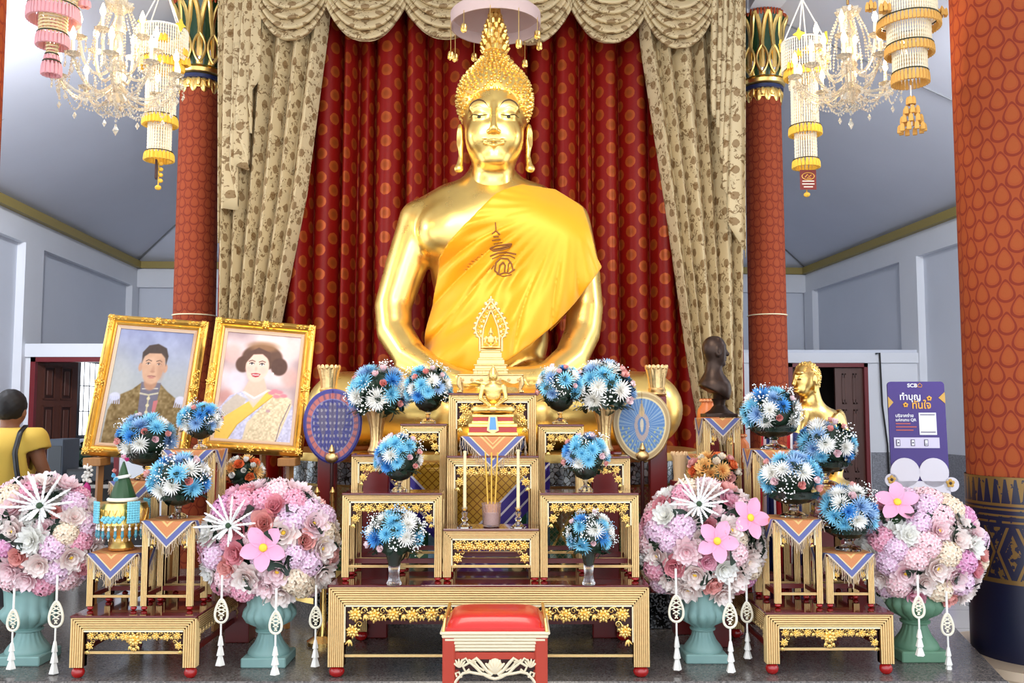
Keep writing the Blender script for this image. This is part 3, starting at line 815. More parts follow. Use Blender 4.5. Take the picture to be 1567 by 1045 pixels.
for i in order:
    q=HV[i]
    if q[1]>HC[1]+70*KH: continue
    ky=tuple(np.floor(q/gap).astype(int)); ok=True
    for a in(-1,0,1):
        for b in(-1,0,1):
            for c in(-1,0,1):
                for z in cells.get((ky[0]+a,ky[1]+b,ky[2]+c),()):
                    if ((HV[z]-q)**2).sum()<gap*gap: ok=False
    if not ok: continue
    cells.setdefault(ky,[]).append(i)
    if head_sdf(q[None].astype(np.float32))[0]<-3*KH: continue
    nrm_=BH.find_nearest(Vector(q))[1]
    if head_sdf((q+np.array(nrm_)*3*KH)[None].astype(np.float32))[0]<0: continue
    m.add(*sph((0,0,0),(2.9*KH,2.9*KH,4.4*KH),7,5),M=look(nrm_,loc=q))
m.build('hair_curls',M_STATUE,statue)
m=MB()
fl=[(a_,zq(b_)) for a_,b_ in ((19,80),(17,70),(17.5,62),(14.5,51),(15,46),(10.5,35),(7,23),(4,12),(1,0))]
m.add(*lathe([(r*KH,-z*KH) for r,z in fl],24,fl=lambda t,i:1+.08*math.cos(8*t+i)),M=Matrix.Translation(hp(0,0,26)))
for j in range(8):
    zz=zq(74)-9*j; rr=np.interp(-zz,[-f[1] for f in fl],[f[0] for f in fl])
    for i in range(9):
        a=2*PI*(i+.5*(j%2))/9; M=Matrix.Translation(hp(0,0,26))@Matrix.Rotation(a,4,'Z')
        m.add(*tube([(rr*1.0*KH,0,-(zz+5)*KH),(rr*1.25*KH,0,-zz*KH),(rr*.95*KH,0,-(zz-9)*KH)],[4*KH,3.4*KH,.6*KH],6),M=M)
m.build('flame_finial',M_STATUE,statue)
# robe: an offset shell of the trunk, cut along the diagonal, plus the part hanging over the arm
def rob_base(p):
    R_=lambda px,Y=6.9: px*Y/F
    d=ell(p,w(755,395,6.98),(R_(99),.30,R_(140)))
    d=sm(d,ell(p,w(750,345,6.93),(R_(112),.28,R_(62))),.14)
    d=sm(d,ell(p,w(690,355,6.80),(R_(52),.19,R_(44))),.10)
    d=sm(d,ell(p,w(812,355,6.80),(R_(52),.19,R_(44))),.10)
    d=sm(d,ell(p,w(748,520,6.93),(R_(96),.33,R_(90))),.16)
    d=sm(d,cap(p,w(818,322,7.0),w(866,340,7.0),R_(40),R_(33)),.10)
    d=sm(d,cap(p,w(752,290,7.03),w(752,330,7.02),R_(28),R_(50)),.12)
    d=sm(d,cap(p,w(868,342,6.98),w(895,440,6.85),R_(36),R_(34)),.16)
    d=sm(d,cap(p,w(868,380,6.80),w(800,540,6.66),R_(36),R_(16)),.22)
    d=sm(d,cap(p,w(750,545,6.62),w(700,556,6.66),R_(40),R_(38)),.10)
    return d
RP=[(797,284),(772,294),(757,303),(690,376),(672,398),(668,430),(655,490),(640,566),(700,575),(738,572),(778,556),(810,532),(847,500),(877,468),(902,436),(920,411),(911,396),(901,356),(892,318),(850,288)]
RP3=[(float(w(a,b,6.75)[0]),float(w(a,b,6.75)[2])) for a,b in RP]
def robe_sdf(p):
    x=p[...,0]; z=p[...,2]
    d=rob_base(p)
    # folds: drawn from the left shoulder; tight ones below the right breast, long ones down the front
    sx,sz=float(w(868,318,6.8)[0]),float(w(868,318,6.8)[2])
    ang=np.arctan2(sz-z,sx-x); rad=np.sqrt((x-sx)**2+(z-sz)**2)
    wgt=np.clip((rad-.25)/.5,0,1)
    fold=.016*np.sin(ang*30+2.2*np.sin(rad*4))*np.clip((1.15-ang)/.3,0,1)*np.clip((x*0+rad-.45)/.3,0,1)*np.clip((ang-.12)/.1,0,1)
    fold+=.013*np.sin(ang*17+1.0*np.sin(rad*3.1)+.5)*wgt*np.clip((ang-1.0)/.25,0,1)
    fold+=.005*np.sin(ang*41+rad*6)*wgt
    cr=(1-np.abs(np.sin(ang*21+1.3*np.sin(rad*3.5)+.4*rad)))**2*np.clip((ang-.2)/.15,0,1)*np.clip((.98-ang)/.2,0,1)*np.clip((rad-.42)/.18,0,1)
    cr2=(1-np.abs(np.sin(ang*12+.9*np.sin(rad*2.6)+1.0)))**4*np.clip((ang-.95)/.2,0,1)*np.clip((rad-.35)/.3,0,1)
    fold-=.024*cr+.020*cr2
    sh=np.abs(d-.046-fold)-.012
    d2=np.maximum(sh,poly2d(x,z,RP3)); d2=np.maximum(d2,p[...,1]-7.06)
    return d2
V_,F_=sdf_mesh(robe_sdf,(-.75,5.9,float(w(700,585,6.7)[2])),(.95,7.1,float(w(800,255,6.9)[2])),.0095)
M_ROBE=Mat('yellow_satin',srgb(240,168,14),.42,.2,sheen=.15); M_ROBE.bump(M_ROBE.noise(300,2),.05,.002); M_ROBE=M_ROBE.m
m=MB(); m.add(V_,F_); robe=m.build('robe',M_ROBE,statue,smooth=180)
BR=BVHTree.FromPolygons([tuple(v) for v in V_],F_)
def robe_pt(px,py,lift=.004):
    q=at(px,py,6.2); d=(q-Vector((0,0,CAMZ))).normalized(); h=BR.ray_cast(Vector((0,0,CAMZ)),d)
    p=h[0] if h[0] is not None else at(px,py,6.65); return np.array(p)-np.array(d)*lift
m=MB()
def stroke(pts,r=.006):
    P=np.array(pts,float); n=max(6,len(P)*4); t=np.linspace(0,1,len(P)); tt=np.linspace(0,1,n)
    m.add(*tube([robe_pt(a,b) for a,b in zip(np.interp(tt,t,P[:,0]),np.interp(tt,t,P[:,1]))],r,6))
# embroidered monogram: tiered finial, oval tray, nested arches
stroke([(758,340),(759,352)],.004); stroke([(753,358),(759,353),(765,359)]); stroke([(755,362),(763,362)],.006); stroke([(753,368),(766,366)],.005); stroke([(756,373),(769,371)],.004)
stroke([(750,380),(760,376),(775,374),(783,373),(780,378),(768,382),(755,384),(750,380)],.007); stroke([(752,382),(768,379),(781,375)],.006)
stroke([(750,392),(762,387),(775,386),(790,389)],.006); stroke([(753,396),(765,391),(780,391),(788,395)],.004)
stroke([(757,414),(759,402),(766,395),(777,396),(783,404),(785,414)],.006); stroke([(763,418),(765,406),(770,401),(773,406),(772,416)],.006)
stroke([(777,416),(778,404),(782,400)],.005); stroke([(757,414),(764,420),(772,417),(779,418),(788,412)],.006); stroke([(752,412),(756,406)],.004); stroke([(760,419),(770,423),(783,420)],.004)
m.build('embroidered_emblem',plain('brown_embroidery',(138,84,30),.6),statue)

# lotus throne under the statue
def superell(a,b,n=96,e=2.6):
    t=np.arange(n)*2*PI/n; c,s=np.cos(t),np.sin(t); return np.stack([a*np.sign(c)*np.abs(c)**(2/e),b*np.sign(s)*np.abs(s)**(2/e)],1)
throne=thing('throne','mosaic lotus throne in green and silver glass under the huge golden statue','throne',(float(w(752,690,6.6)[0]),6.75,DAIS))
H_=ZB-DAIS
prof=[(1.12,0,'s'),(1.12,.09,'s'),(1.05,.12,'g'),(1.02,.22,'m'),(.98,.30,'g'),(.97,.33,'d'),(.98,.52,'d'),(1.03,.66,'d'),(1.10,.80,'d'),(1.13,.815,'g'),(1.14,.84,'m'),(1.15,.95,'m'),(1.16,.965,'g'),(1.14,1.0,'g')]
def mosaic(name,kind):
    m=Mat(name,(.2,.2,.2),.12,.0,coat=.6); u,v=m.uv()
    if kind=='d':
        h=((u/.40).frac()-.5).abs()*2; z1=.40+h*.34; z2=.74-h*.34; red=(u/.80).frac().lt(.5)
        gl=((v-z1).abs().lt(.016)).max((v-z2).abs().lt(.016)); up=v.gt(z1)*v.gt(z2)
        g=((u*1+v).mod(.035).lt(.005)).max((u-v).mod(.035).lt(.005)); ce=m.voro(60,uv=True,color=True)
        base=m.mix(up,srgb(24,92,40),m.mix(red,srgb(150,26,28),srgb(150,92,36))); base=m.mix(ce*.35,base,(.30,.40,.30)); base=m.mix(g,base,srgb(150,140,90))
        m.set('Base Color',m.mix(gl,base,srgb(214,178,92))); m.set('Metallic',gl*.6+.15)
    else:
        c=m.voro(34,uv=True,color=True); d=m.voro(34,'DISTANCE_TO_EDGE',uv=True).lt(.06)
        m.set('Base Color',m.mix(d,m.mix(c,srgb(86,98,108),srgb(210,214,214)),srgb(60,60,50))); m.set('Metallic',.7); m.set('Roughness',.2)
    return m.m
M_MOSD=mosaic('green_glass_mosaic','d'); M_MOSM=mosaic('mirror_mosaic','m')
parts={'s':('plinth',M_GRAN),'g':('gilt_band',M_GOLD),'m':('mirror_band',M_MOSM),'d':('lotus_panel',M_MOSD)}
sh=superell(1.45,.98)
per=np.concatenate([[0],np.cumsum(np.linalg.norm(np.diff(np.concatenate([sh,sh[:1]]),axis=0),axis=1))])
i=0
while i<len(prof)-1:
    k=prof[i+1][2]; j=i
    while j<len(prof)-1 and prof[j+1][2]==k: j+=1
    seg=prof[i:j+1]; V=[];U=[]
    for (r,z,_) in seg:
        for a in range(97):
            q=sh[a%96]; V.append((q[0]*(.86+.14*r),q[1]*(.8+.2*r)+ (r-1.1)*.0,z*H_)); U.append((per[a],z*H_))
    f=[(a*97+b,a*97+b+1,(a+1)*97+b+1,(a+1)*97+b) for a in range(len(seg)-1) for b in range(96)]
    mm=MB(); mm.add(V,f,uv=U); mm.build(parts[k][0],parts[k][1],throne,smooth=40)
    i=j
mm=MB(); mm.add([(q[0]*(.86+.14*1.14),q[1]*(.8+.2*1.14),H_) for q in sh],[tuple(range(96))]); mm.build('top_slab',M_GOLD,throne)
# triangular apron cloth of gold mosaic and purple chevrons hanging over the throne front
m=Mat('apron_mosaic',(.5,.4,.1),.2,.3); u,v=m.uv()
sc=((u*1+v).mod(.05).lt(.008)).max((u-v).mod(.05).lt(.008))
gold=m.mix(sc,srgb(226,170,50),srgb(150,96,20)); e_=v+u.abs()*1.05
c=m.mix(e_.gt(.44),gold,m.mix(e_.gt(.68),m.mix((((e_-.44)/.08).frac()).lt(.22),srgb(70,54,150),srgb(236,230,240)),m.mix(m.voro(40,uv=True,color=True),srgb(60,100,120),srgb(120,150,165))))
lz=(u.abs()-.30).abs().lt(.055); dm=(((v/.085).frac()-.5).abs()*.09+(u.abs()-.30).abs()*.9).lt(.032)
c=m.mix(lz*e_.gt(.68),c,m.mix(dm,srgb(30,84,52),srgb(238,220,150)))
m.set('Base Color',c); M_APR=m.m
mm=MB(); V=[];U=[]
for i in range(25):
    for j in range(17):
        s=-1+2*i/24; t=j/16; ww=.50; V.append((s*ww-.12,-1.035-.06*t*(1-.3*s*s)-.02,H_*(.16+.80*t))); U.append((s*ww,(1-t)*H_*.80))
mm.add(V,gridf(25,17),uv=U); o=mm.build('apron_panel',M_APR,throne,smooth=180); o.modifiers.new('thickness','SOLIDIFY').thickness=.02

# ------------------------------------------------------------------ parasol above the statue
pc=at(758,-20,6.9); par=thing('tiered_parasol','pale mauve ceremonial parasol hanging above the statue with gold leaf pendants','parasol',(pc.x,7.0,0))
zb=at(758,12,6.65).z; m=MB(); rr=.355
m.add(*lathe([(0.02,zb+.42),(.12,zb+.36),(rr*.8,zb+.16),(rr,zb+.10),(rr*1.0,zb),(rr*.97,zb),(rr*.97,zb+.09),(.1,zb+.13),(.02,zb+.13)],48,cap=False)); m.build('canopy',plain('mauve_cloth',(196,172,168),.8),par)
m=MB(); m.add(*tube([(0,0,zb+.1),(0,0,ZR-.02)],.02,10)); m.build('pole',M_GOLD,par)
for i in range(10):
    a=2*PI*(i+.35)/10; x,y=rr*math.cos(a)*1.0,rr*math.sin(a)*1.0; L=.10+.07*(i%3)
    m=MB(); m.add(*tube([(x,y,zb+.02),(x,y,zb-L)],.003,5))
    for k in range(5):
        b=2*PI*k/5; m.add(*sph((0,0,0),(.008,.02,.035),6,5),M=Matrix.Translation((x+.012*math.cos(b),y+.012*math.sin(b),zb-L-.02))@Matrix.Rotation(b,4,'Z')@Matrix.Rotation(.4,4,'X'))
    m.build('leaf_pendant',M_GOLD,par)
# ================================================================== GILT ALTAR TABLES
def flower_relief(mb,x,z,r,y,petals=8,tw=0.0):
    for k in range(petals):
        a=2*PI*k/petals+tw
        M=Matrix.Translation((x,y,z))@Matrix.Rotation(a,4,'Y')
        mb.add(*sph((0,-.12*r,.48*r),(.22*r,.14*r,.34*r),6,4),M=M)
        M=Matrix.Translation((x,y+.1*r,z))@Matrix.Rotation(a+PI/petals,4,'Y')
        mb.add(*sph((0,0,.72*r),(.17*r,.08*r,.34*r),6,4),M=M)
    mb.add(*sph((x,y-.2*r,z),(.26*r,.24*r,.26*r),8,5))
def scroll(mb,x,z,r,y,s=1,turns=1.2):
    t=np.linspace(0,1,12); a=t*turns*2*PI; q=r*(1-.75*t)
    mb.add(*tube([(x+s*rr*math.cos(b),y,z+rr*math.sin(b)) for rr,b in zip(q,a)],np.linspace(.20*r,.10*r,12),5))
def leaf_relief(mb,x,z,r,y,ang):
    M=Matrix.Translation((x,y,z))@Matrix.Rotation(ang,4,'Y')
    for q in(-.55,0,.55):
        mb.add(*sph((0,0,.55*r),(.17*r,.1*r,.5*r),6,4),M=M@Matrix.Rotation(q,4,'Y'))
def carved_band(mb,w,h,y,style,mats=True):
    """hangs from z=0 between x=-w/2..w/2; slot 0 gilt, slot 1 added sheet in the shade colour of the gaps"""
    r=h*.5
    n=max(3,int(round(w/(r*2.15)))|1)
    xs=[-w/2+(i+.5)*w/n for i in range(n)]
    for i,x in enumerate(xs):
        d=.95*r+(.12*r if i%2 else 0)
        big=1.0
        if style=='centre' and abs(x)<1e-6: big=1.75; d=r*1.7
        flower_relief(mb,x,-d,r*big*.92,y,8 if big>1 else 7,i)
        if style=='centre' and abs(x)<1e-6:
            for s in(-1,1):
                flower_relief(mb,x+s*r*1.5,-r*1.25,r*.8,y,7); leaf_relief(mb,x+s*r*.9,-r*2.9,r*.9,y,PI+s*.4)
            leaf_relief(mb,x,-r*3.2,r*.9,y,PI)
        if i<n-1:
            xm=(x+xs[i+1])/2
            scroll(mb,xm-.12*r,-.55*r,.40*r,y,1); scroll(mb,xm+.15*r,-1.25*r,.34*r,y,-1)
            leaf_relief(mb,xm,-1.0*r,.75*r,y,PI+.3*(1 if i%2 else -1)); leaf_relief(mb,xm,-.3*r,.6*r,y,.5)
    for s in(-1,1):
        x=s*(w/2-.8*r)
        flower_relief(mb,x,-h*1.45,r*.85,y,7); leaf_relief(mb,x+s*.3*r,-h*1.9,r*.8,y,PI-s*.2); scroll(mb,x-s*.8*r,-h*1.05,.38*r,y,s)
    P=[(-w/2,0)]
    N=28
    for i in range(N+1):
        x=-w/2+w*i/N; e=abs(x)/(w/2); d=h*(.62+.9*max(0,(e-.80)/.2)**1.2)
        if style=='centre' and abs(x)<r*2: d=max(d,h*1.25*math.cos(x/(r*2)*PI/2)+.2*h)
        P.append((x,-d))
    P.append((w/2,0)); v,f=prism(P,y+.012,y+.020); mb.add(v,f,mat=1)
M_DKRED=plain('carving_gap_shade',(58,14,14),.6)  # added sheet behind pierced carving: shade of the gaps as dark red
def hbar(mb,p0,p1,r,mat=0): mb.add(*tube([p0,p1],r,8),mat=mat)
def altar_table(label,xl,xr_,yt,Y,D,zf,lw_px,aw_px,ribs=5,style='row',carve_px=20,group=None,fh=.03,sides=True,name='altar_table',ztop=None,stretch=.055):
    a=at(xl,yt,Y); b=at(xr_,yt,Y); Wd=b.x-a.x; z1=a.z if ztop is None else ztop; H=z1-zf; k=Y/F; lw=lw_px*k; aw=aw_px*k; ch=carve_px*k
    t=thing(name,label,'altar table',((a.x+b.x)/2,Y+D/2,zf),0,group)
    w2=Wd/2; d2=D/2; rw=lw/ribs; ra=aw/ribs
    ld=lw*.8
    # tabletop
    m=MB(); m.add(*bbox(-w2-.002,w2+.002,-d2-.006,d2+.004,H-.002,H+.010,.003)); m.build('tabletop',M_LACQ,t)
    # legs
    for sx in(-1,1):
        for sy in(-1,1):
            m=MB(); x0=-w2 if sx<0 else w2-lw; y0=-d2 if sy<0 else d2-ld
            m.add(*box(x0+rw*.2,x0+lw-rw*.2,y0+rw*.3,y0+ld,fh,H-aw*.5 if sy<0 else H-.004),mat=1)
            m.add(*box(x0+rw*.2 ,x0+lw-rw*.2,y0+ld*.5,y0+ld+.001,fh,H-.006),mat=2)
            for i in range(ribs):
                xo=(i+.5)*rw; x=-w2+xo if sx<0 else w2-xo
                hbar(m,(x,y0+rw*.3,fh+.001),(x,y0+rw*.3,H-(i+.5)*ra if sy<0 else H-aw),rw*.46)
            xs_=-w2 if sx<0 else w2
            for i in range(max(2,ribs-2)):
                yy=y0+ld*(i+.5)/max(2,ribs-2); hbar(m,(xs_-sx*rw*.3,yy,fh+.001),(xs_-sx*rw*.3,yy,H-(i+.5)*ra),rw*.46)
            L=m.build('leg',[M_RIB,M_GROOVE,M_LACQ2],t)
            m=MB(); q=min(lw*.5,.05); m.add(*sph((x0+lw/2,y0+ld/2+rw*.2,fh*.5),(q,q*.85,fh*.56),14,8)); m.build('foot',M_FOOT,L)
    # apron with mitred mouldings
    m=MB(); m.add(*box(-w2+lw*.5,w2-lw*.5,-d2+rw*.3,-d2+ld*.7,H-aw+ra*.1,H-.003),mat=1)
    for i in range(ribs):
        z=H-(i+.5)*ra; x=w2-(i+.5)*rw; hbar(m,(-x,-d2+rw*.3,z),(x,-d2+rw*.3,z),ra*.46)
    cl=max(.003,1.6*k); ow=w2-lw
    m.add(*box(-ow,ow,-d2,-d2+.012,H-aw-cl*1.4,H-aw),mat=2)
    if style!='centre':
        for s in(-1,1): m.add(*box(s*ow-(cl if s>0 else 0),s*ow+(0 if s>0 else cl),-d2,-d2+.012,H-aw-ch*2.1,H-aw),mat=2)
    m.build('apron',[M_RIB,M_GROOVE,M_CREAM],t)
    if ch>0:
        m=MB(); carved_band(m,2*ow-2*cl,ch,-d2+.012,style); o=m.build('carved_fretwork',[M_CARVE,M_DKRED],t); o.location=(0,0,H-aw-cl)
    # side aprons
    if sides:
        for s in(-1,1):
            m=MB(); m.add(*box(s*w2-(rw if s>0 else -0)*.8,s*w2+(rw if s<0 else 0)*.8,-d2+ld*.8,d2-ld*.8,H-aw,H-.003),mat=1)
            for i in range(ribs): z=H-(i+.5)*ra; hbar(m,(s*(w2-rw*.25),-d2+ld*.7,z),(s*(w2-rw*.25),d2-ld*.7,z),ra*.46)
            if style=='centre':
                c2=MB(); carved_band(c2,D-2*ld,ch*.85,0,'row'); Mx=Matrix.Translation((s*(w2-.008),0,H-aw))@Matrix.Rotation(s*PI/2,4,'Z')
                for v in c2.v: pass
                V=np.concatenate(c2.v); A=np.array(Mx); V=V@A[:3,:3].T+A[:3,3]
                m.add(V,c2.f,mat=[0 if q==0 else 1 for q in c2.m])
            m.build('side_apron',[M_RIB,M_GROOVE],t)
    # stretchers
    zs=fh+stretch
    for sy in(-1,1):
        m=MB()
        yy=-d2+ld*.5 if sy<0 else d2-ld*.5
        if sy<0:
            m.add(*box(-ow-.002,ow+.002,yy-.006,yy+.008,zs-.005,zs+.005)); hbar(m,(-ow,yy-.007,zs+.003),(ow,yy-.007,zs+.003),.0035); hbar(m,(-ow,yy-.007,zs-.004),(ow,yy-.007,zs-.004),.0035)
            m.build('stretcher',M_RIB,t)
        else: m.add(*box(-ow-.002,ow+.002,yy-.008,yy+.008,zs-.012,zs+.012)); m.build('stretcher',M_LACQ2,t)
    for s in(-1,1):
        m=MB(); x=s*(w2-lw*.5); m.add(*box(x-.008,x+.008,-d2+ld-.002,d2-ld+.002,zs-.012,zs+.012)); m.build('stretcher',M_LACQ2,t)
    return t
M_CLOTH=Mat('orange_table_cloth',srgb(204,128,74),.6)
u,v=M_CLOTH.uv(); dd=(u.min(1-u)).min(v.min(1-v)); c=M_CLOTH.mix(M_CLOTH.noise(90,3,uv=True),srgb(190,112,62),srgb(214,140,86))
c=M_CLOTH.mix(((dd-.215).abs().lt(.012)).max((dd-.26).abs().lt(.008)),c,srgb(214,178,110)); c=M_CLOTH.mix(dd.lt(.105),c,srgb(214,196,150)); c=M_CLOTH.mix(dd.lt(.088),c,srgb(92,98,152)); c=M_CLOTH.mix(dd.lt(.02),c,srgb(206,190,170))
M_CLOTH.set('Base Color',c); M_CLOTH=M_CLOTH.m
M_FRINGE=plain('silver_fringe',(196,172,146),.5)
def corner_cloth(label,x,y,z,w,d,group,seed,hang=None,name='table_cloth'):
    """square cloth laid cornerwise over a top of half size w,d; the corners hang over the edges"""
    t=thing(name,label,'tablecloth',(x,y,z),0,group); L=w+d
    w+=.004; d+=.008; L=w+d; r=random.Random(seed); N=49
    def pos(a,b):
        X=(a-b)*L; Y=(a+b-1)*L
        if Y<-d: h=-d-Y; return (X,-d-.004-.06*h,.003-h)
        if Y>d: h=Y-d; return (X,d+.004+.06*h,.003-h)
        if X>w: h=X-w; return (w+.002+.015*h,Y,.003-h)
        if X<-w: h=-w-X; return (-w-.002-.015*h,Y,.003-h)
        return (X,Y,.003)
    V=[pos(i/(N-1),j/(N-1)) for i in range(N) for j in range(N)]; U=[(i/(N-1),j/(N-1)) for i in range(N) for j in range(N)]
    m=MB(); m.add(V,gridf(N,N),uv=U); m.build('cloth',M_CLOTH,t,smooth=50)
    m=MB(); n=34
    for e in range(4):
        for i in range(n):
            q=(i+.5)/n; p=pos(*[(q,0),(0,q),(q,1),(1,q)][e])
            if p[2]>-.006: continue
            l=.05*r.uniform(.7,1.15); j=lambda s: r.uniform(-s,s)
            ox=.004*(1 if p[0]>0 else -1); 
            m.add(*tube([(p[0],p[1],p[2]+.004),(p[0]+j(.004),p[1]+j(.004)-.002,p[2]-l*.5),(p[0]+j(.009),p[1]+j(.008)-.002,p[2]-l)],.0016,4))
    m.build('fringe',M_FRINGE,t)
    return t
YM=Yz(1037,DAIS)-.015
main=altar_table('long low gilt base table carrying the stepped rows of the central altar',503,993,898,YM,.80,DAIS,24,27,8,'row',26,fh=.055,stretch=.05)
ZM=at(748,898,YM).z+.011
Y1=Yz(889,ZM)+.0
GR='stepped gilt tables of the central altar'
T_={}
def row(key,lab,xl,xr_,yt,Y,D,lw,aw,ribs,ch): T_[key]=(altar_table(lab,xl,xr_,yt,Y,D,ZM,lw,aw,ribs,'row',ch,group=GR,fh=.018),at((xl+xr_)/2,yt,Y),Y,D,at(xr_,yt,Y).x-at(xl,yt,Y).x)
row('L1','wide front row gilt table left of centre, framing a vase of blue flowers',524,676,757,Y1,.20,11,10,4,17)
row('C1','low front row gilt table holding two candlesticks and a glass incense cup',678.5,824.5,812,Y1,.20,12,12,5,19)
row('R1','wide front row gilt table right of centre, framing a vase of white flowers',827,977,757,Y1,.20,11,10,4,17)
row('L2','second row gilt table nearest the dark blue oval fan',538,622,698,Y1+.24,.18,10,9,4,15)
row('C2','second row gilt table under the dark stand of the small seated buddha',684,824,700,Y1+.24,.18,11,11,4,17)
row('R2','second row gilt table nearest the light blue oval fan',885,964,701,Y1+.24,.18,10,9,4,15)
row('L3','gilt table in the third row left with a glass goblet of flowers on top',613,683,651,Y1+.46,.20,10,9,4,15)
row('R3','gilt table in the third row right with a glass goblet of flowers on top',824,893,652,Y1+.46,.20,10,9,4,15)
row('C4','tallest gilt table at the back centre carrying the little carved stand and shrine',687,820,604,Y1+.46,.20,11,10,4,20)
# side groups
GL='gilt tables of the left side altar'; GRr='gilt tables of the right side altar'
YL=Yz(1038,DAIS)-.015; YR=Yz(1032,DAIS)-.015
altar_table('low gilt base table of the left side altar, beside the leftmost pink flower urn',108,301,945,YL,.78,DAIS,20,19,6,'centre',15,group=GL,fh=.055,stretch=.07)
altar_table('low gilt base table of the right side altar, between the two right pink flower urns',1172,1367,940,YR,.80,DAIS,20,19,6,'centre',15,group=GRr,fh=.055,stretch=.07)
ZLs=at(200,945,YL).z+.011; ZRs=at(1270,940,YR).z+.011
YL1=Yz(934,ZLs); YR1=Yz(930,ZRs)
GC='orange cloths with blue borders on the small side tables'
def side(key,lab,clab,xl,xr_,yt,Y,zf,grp,D=.22,seed=1):
    t=altar_table(lab,xl,xr_,yt,Y,D,zf,9.5,9,4,'row',12,group=grp,fh=.02,stretch=.05)
    p=at((xl+xr_)/2,yt,Y); wd=at(xr_,yt,Y).x-at(xl,yt,Y).x
    if clab: corner_cloth(clab,p.x,Y+D/2,p.z+.010,wd/2,D/2,GC,seed)
    T_[key]=(t,p,Y,D,wd); return t
side('sl1','short gilt stand at the front left of the left side altar under the gold bowl','orange cloth under the gold bowl with the green cone',134,210,851,YL1,ZLs,GL,.24,1)
side('sl2','gilt stand at the front right of the left side altar under the lowest blue bouquet','orange cloth under the lowest blue bouquet of the left altar',218,297,801,YL1+.0,ZLs,GL,.24,2)
side('sl3','gilt stand at the back left of the left side altar behind the green cone','orange cloth behind the green cone offering',168,241,740,YL1+.31,ZLs,GL,.22,3)
side('sl4','tallest gilt stand at the back right of the left side altar below the portraits','orange cloth on the tallest left stand below the two portraits',249,328,692,YL1+.31,ZLs,GL,.22,4)
side('sr1','gilt stand at the front left of the right side altar under a blue bouquet','orange cloth at the front left of the right side altar',1184,1257,799,YR1,ZRs,GRr,.24,5)
side('sr2','short gilt stand at the front right of the right side altar','orange cloth on the short stand beside the rightmost pink flower urn',1265,1337,851,YR1,ZRs,GRr,.24,6)
side('sr3','tallest gilt stand at the back left of the right side altar','orange cloth on the tallest stand at the back of the right side altar',1153,1221,692,YR1+.31,ZRs,GRr,.22,7)
side('sr4','gilt stand of the right side altar just before the golden monk statue','orange cloth under the bouquet in front of the golden monk statue',1229,1304,749,YR1+.31,ZRs,GRr,.22,8)
# bust stand, tall, standing on the dais, and a lower one behind it
side('bu','tall slim gilt stand under the dark bronze bust','orange cloth hanging under the dark bronze bust',1077,1133,643,5.55,DAIS,None,.24,9)
side('bu2','gilt stand half hidden behind the bust stand','orange cloth on the half hidden stand left of the bust stand',1046,1080,699,5.82,DAIS,None,.12,10)

# ------------------------------------------------------------------ red kneeling stool
YS=4.18; a=at(677,965,YS); b=at(838,965,YS); wS=b.x-a.x; zt=at(757,968,YS).z; HS=zt
st=thing('padded_stool','red padded stool with white gilt carved apron in front of the central altar','stool',((a.x+b.x)/2,YS+.17,0))
kk=YS/F; w2=wS/2; d2=.17; lw=19*kk
M_SRED=plain('stool_red_paint',(176,54,32),.4); M_SWH=plain('worn_white_gilt',(228,212,180),.4,.2); M_LEATH=plain('red_vinyl',(206,36,26),.28,coat=.3)
for sx in(-1,1):
    for sy in(-1,1):
        m=MB(); x0=-w2 if sx<0 else w2-lw; y0=-d2 if sy<0 else d2-lw
        m.add(*bbox(x0,x0+lw,y0,y0+lw,0,HS-.02,.006)); m.build('leg',M_SRED,st)
m=MB()
for i in range(6):
    z=HS-(i+.5)*5.0*kk+.005; x=w2+.004-i*.008; hbar(m,(-x,-d2+i*.003,z),(x,-d2+i*.003,z),2.6*kk)
    for s in (-1,1): hbar(m,(s*x,-d2+i*.003,z),(s*x,d2-i*.003,z),2.6*kk)
m.build('top_moulding',M_SWH,st)
m=MB()
NX,NY=21,15; V=[]
hp0=HS+.004; 
for i in range(NX):
    for j in range(NY):
        s=-1+2*i/(NX-1); q=-1+2*j/(NY-1); e=(1-abs(s)**5)*(1-abs(q)**4)
        V.append((s*(w2-.014),q*(d2-.008),hp0+.012+.060*max(0,e)**.45))
m.add(V,gridf(NX,NY)); m.add(*box(-w2+.014,w2-.014,-d2+.008,d2-.008,hp0-.006,hp0+.0135)); m.build('cushion',M_LEATH,st,smooth=60)
m=MB(); 
for s in(-1,1): m.add(*tube([(s*(w2-.004),-d2,hp0),(s*(w2-.010),-d2+.02,hp0+.05),(s*(w2-.012),d2-.02,hp0+.06),(s*(w2-.006),d2,hp0)],.007,6))
m.build('side_piping',M_GOLD,st)
m=MB(); zc=HS-36*kk; ow=w2-lw
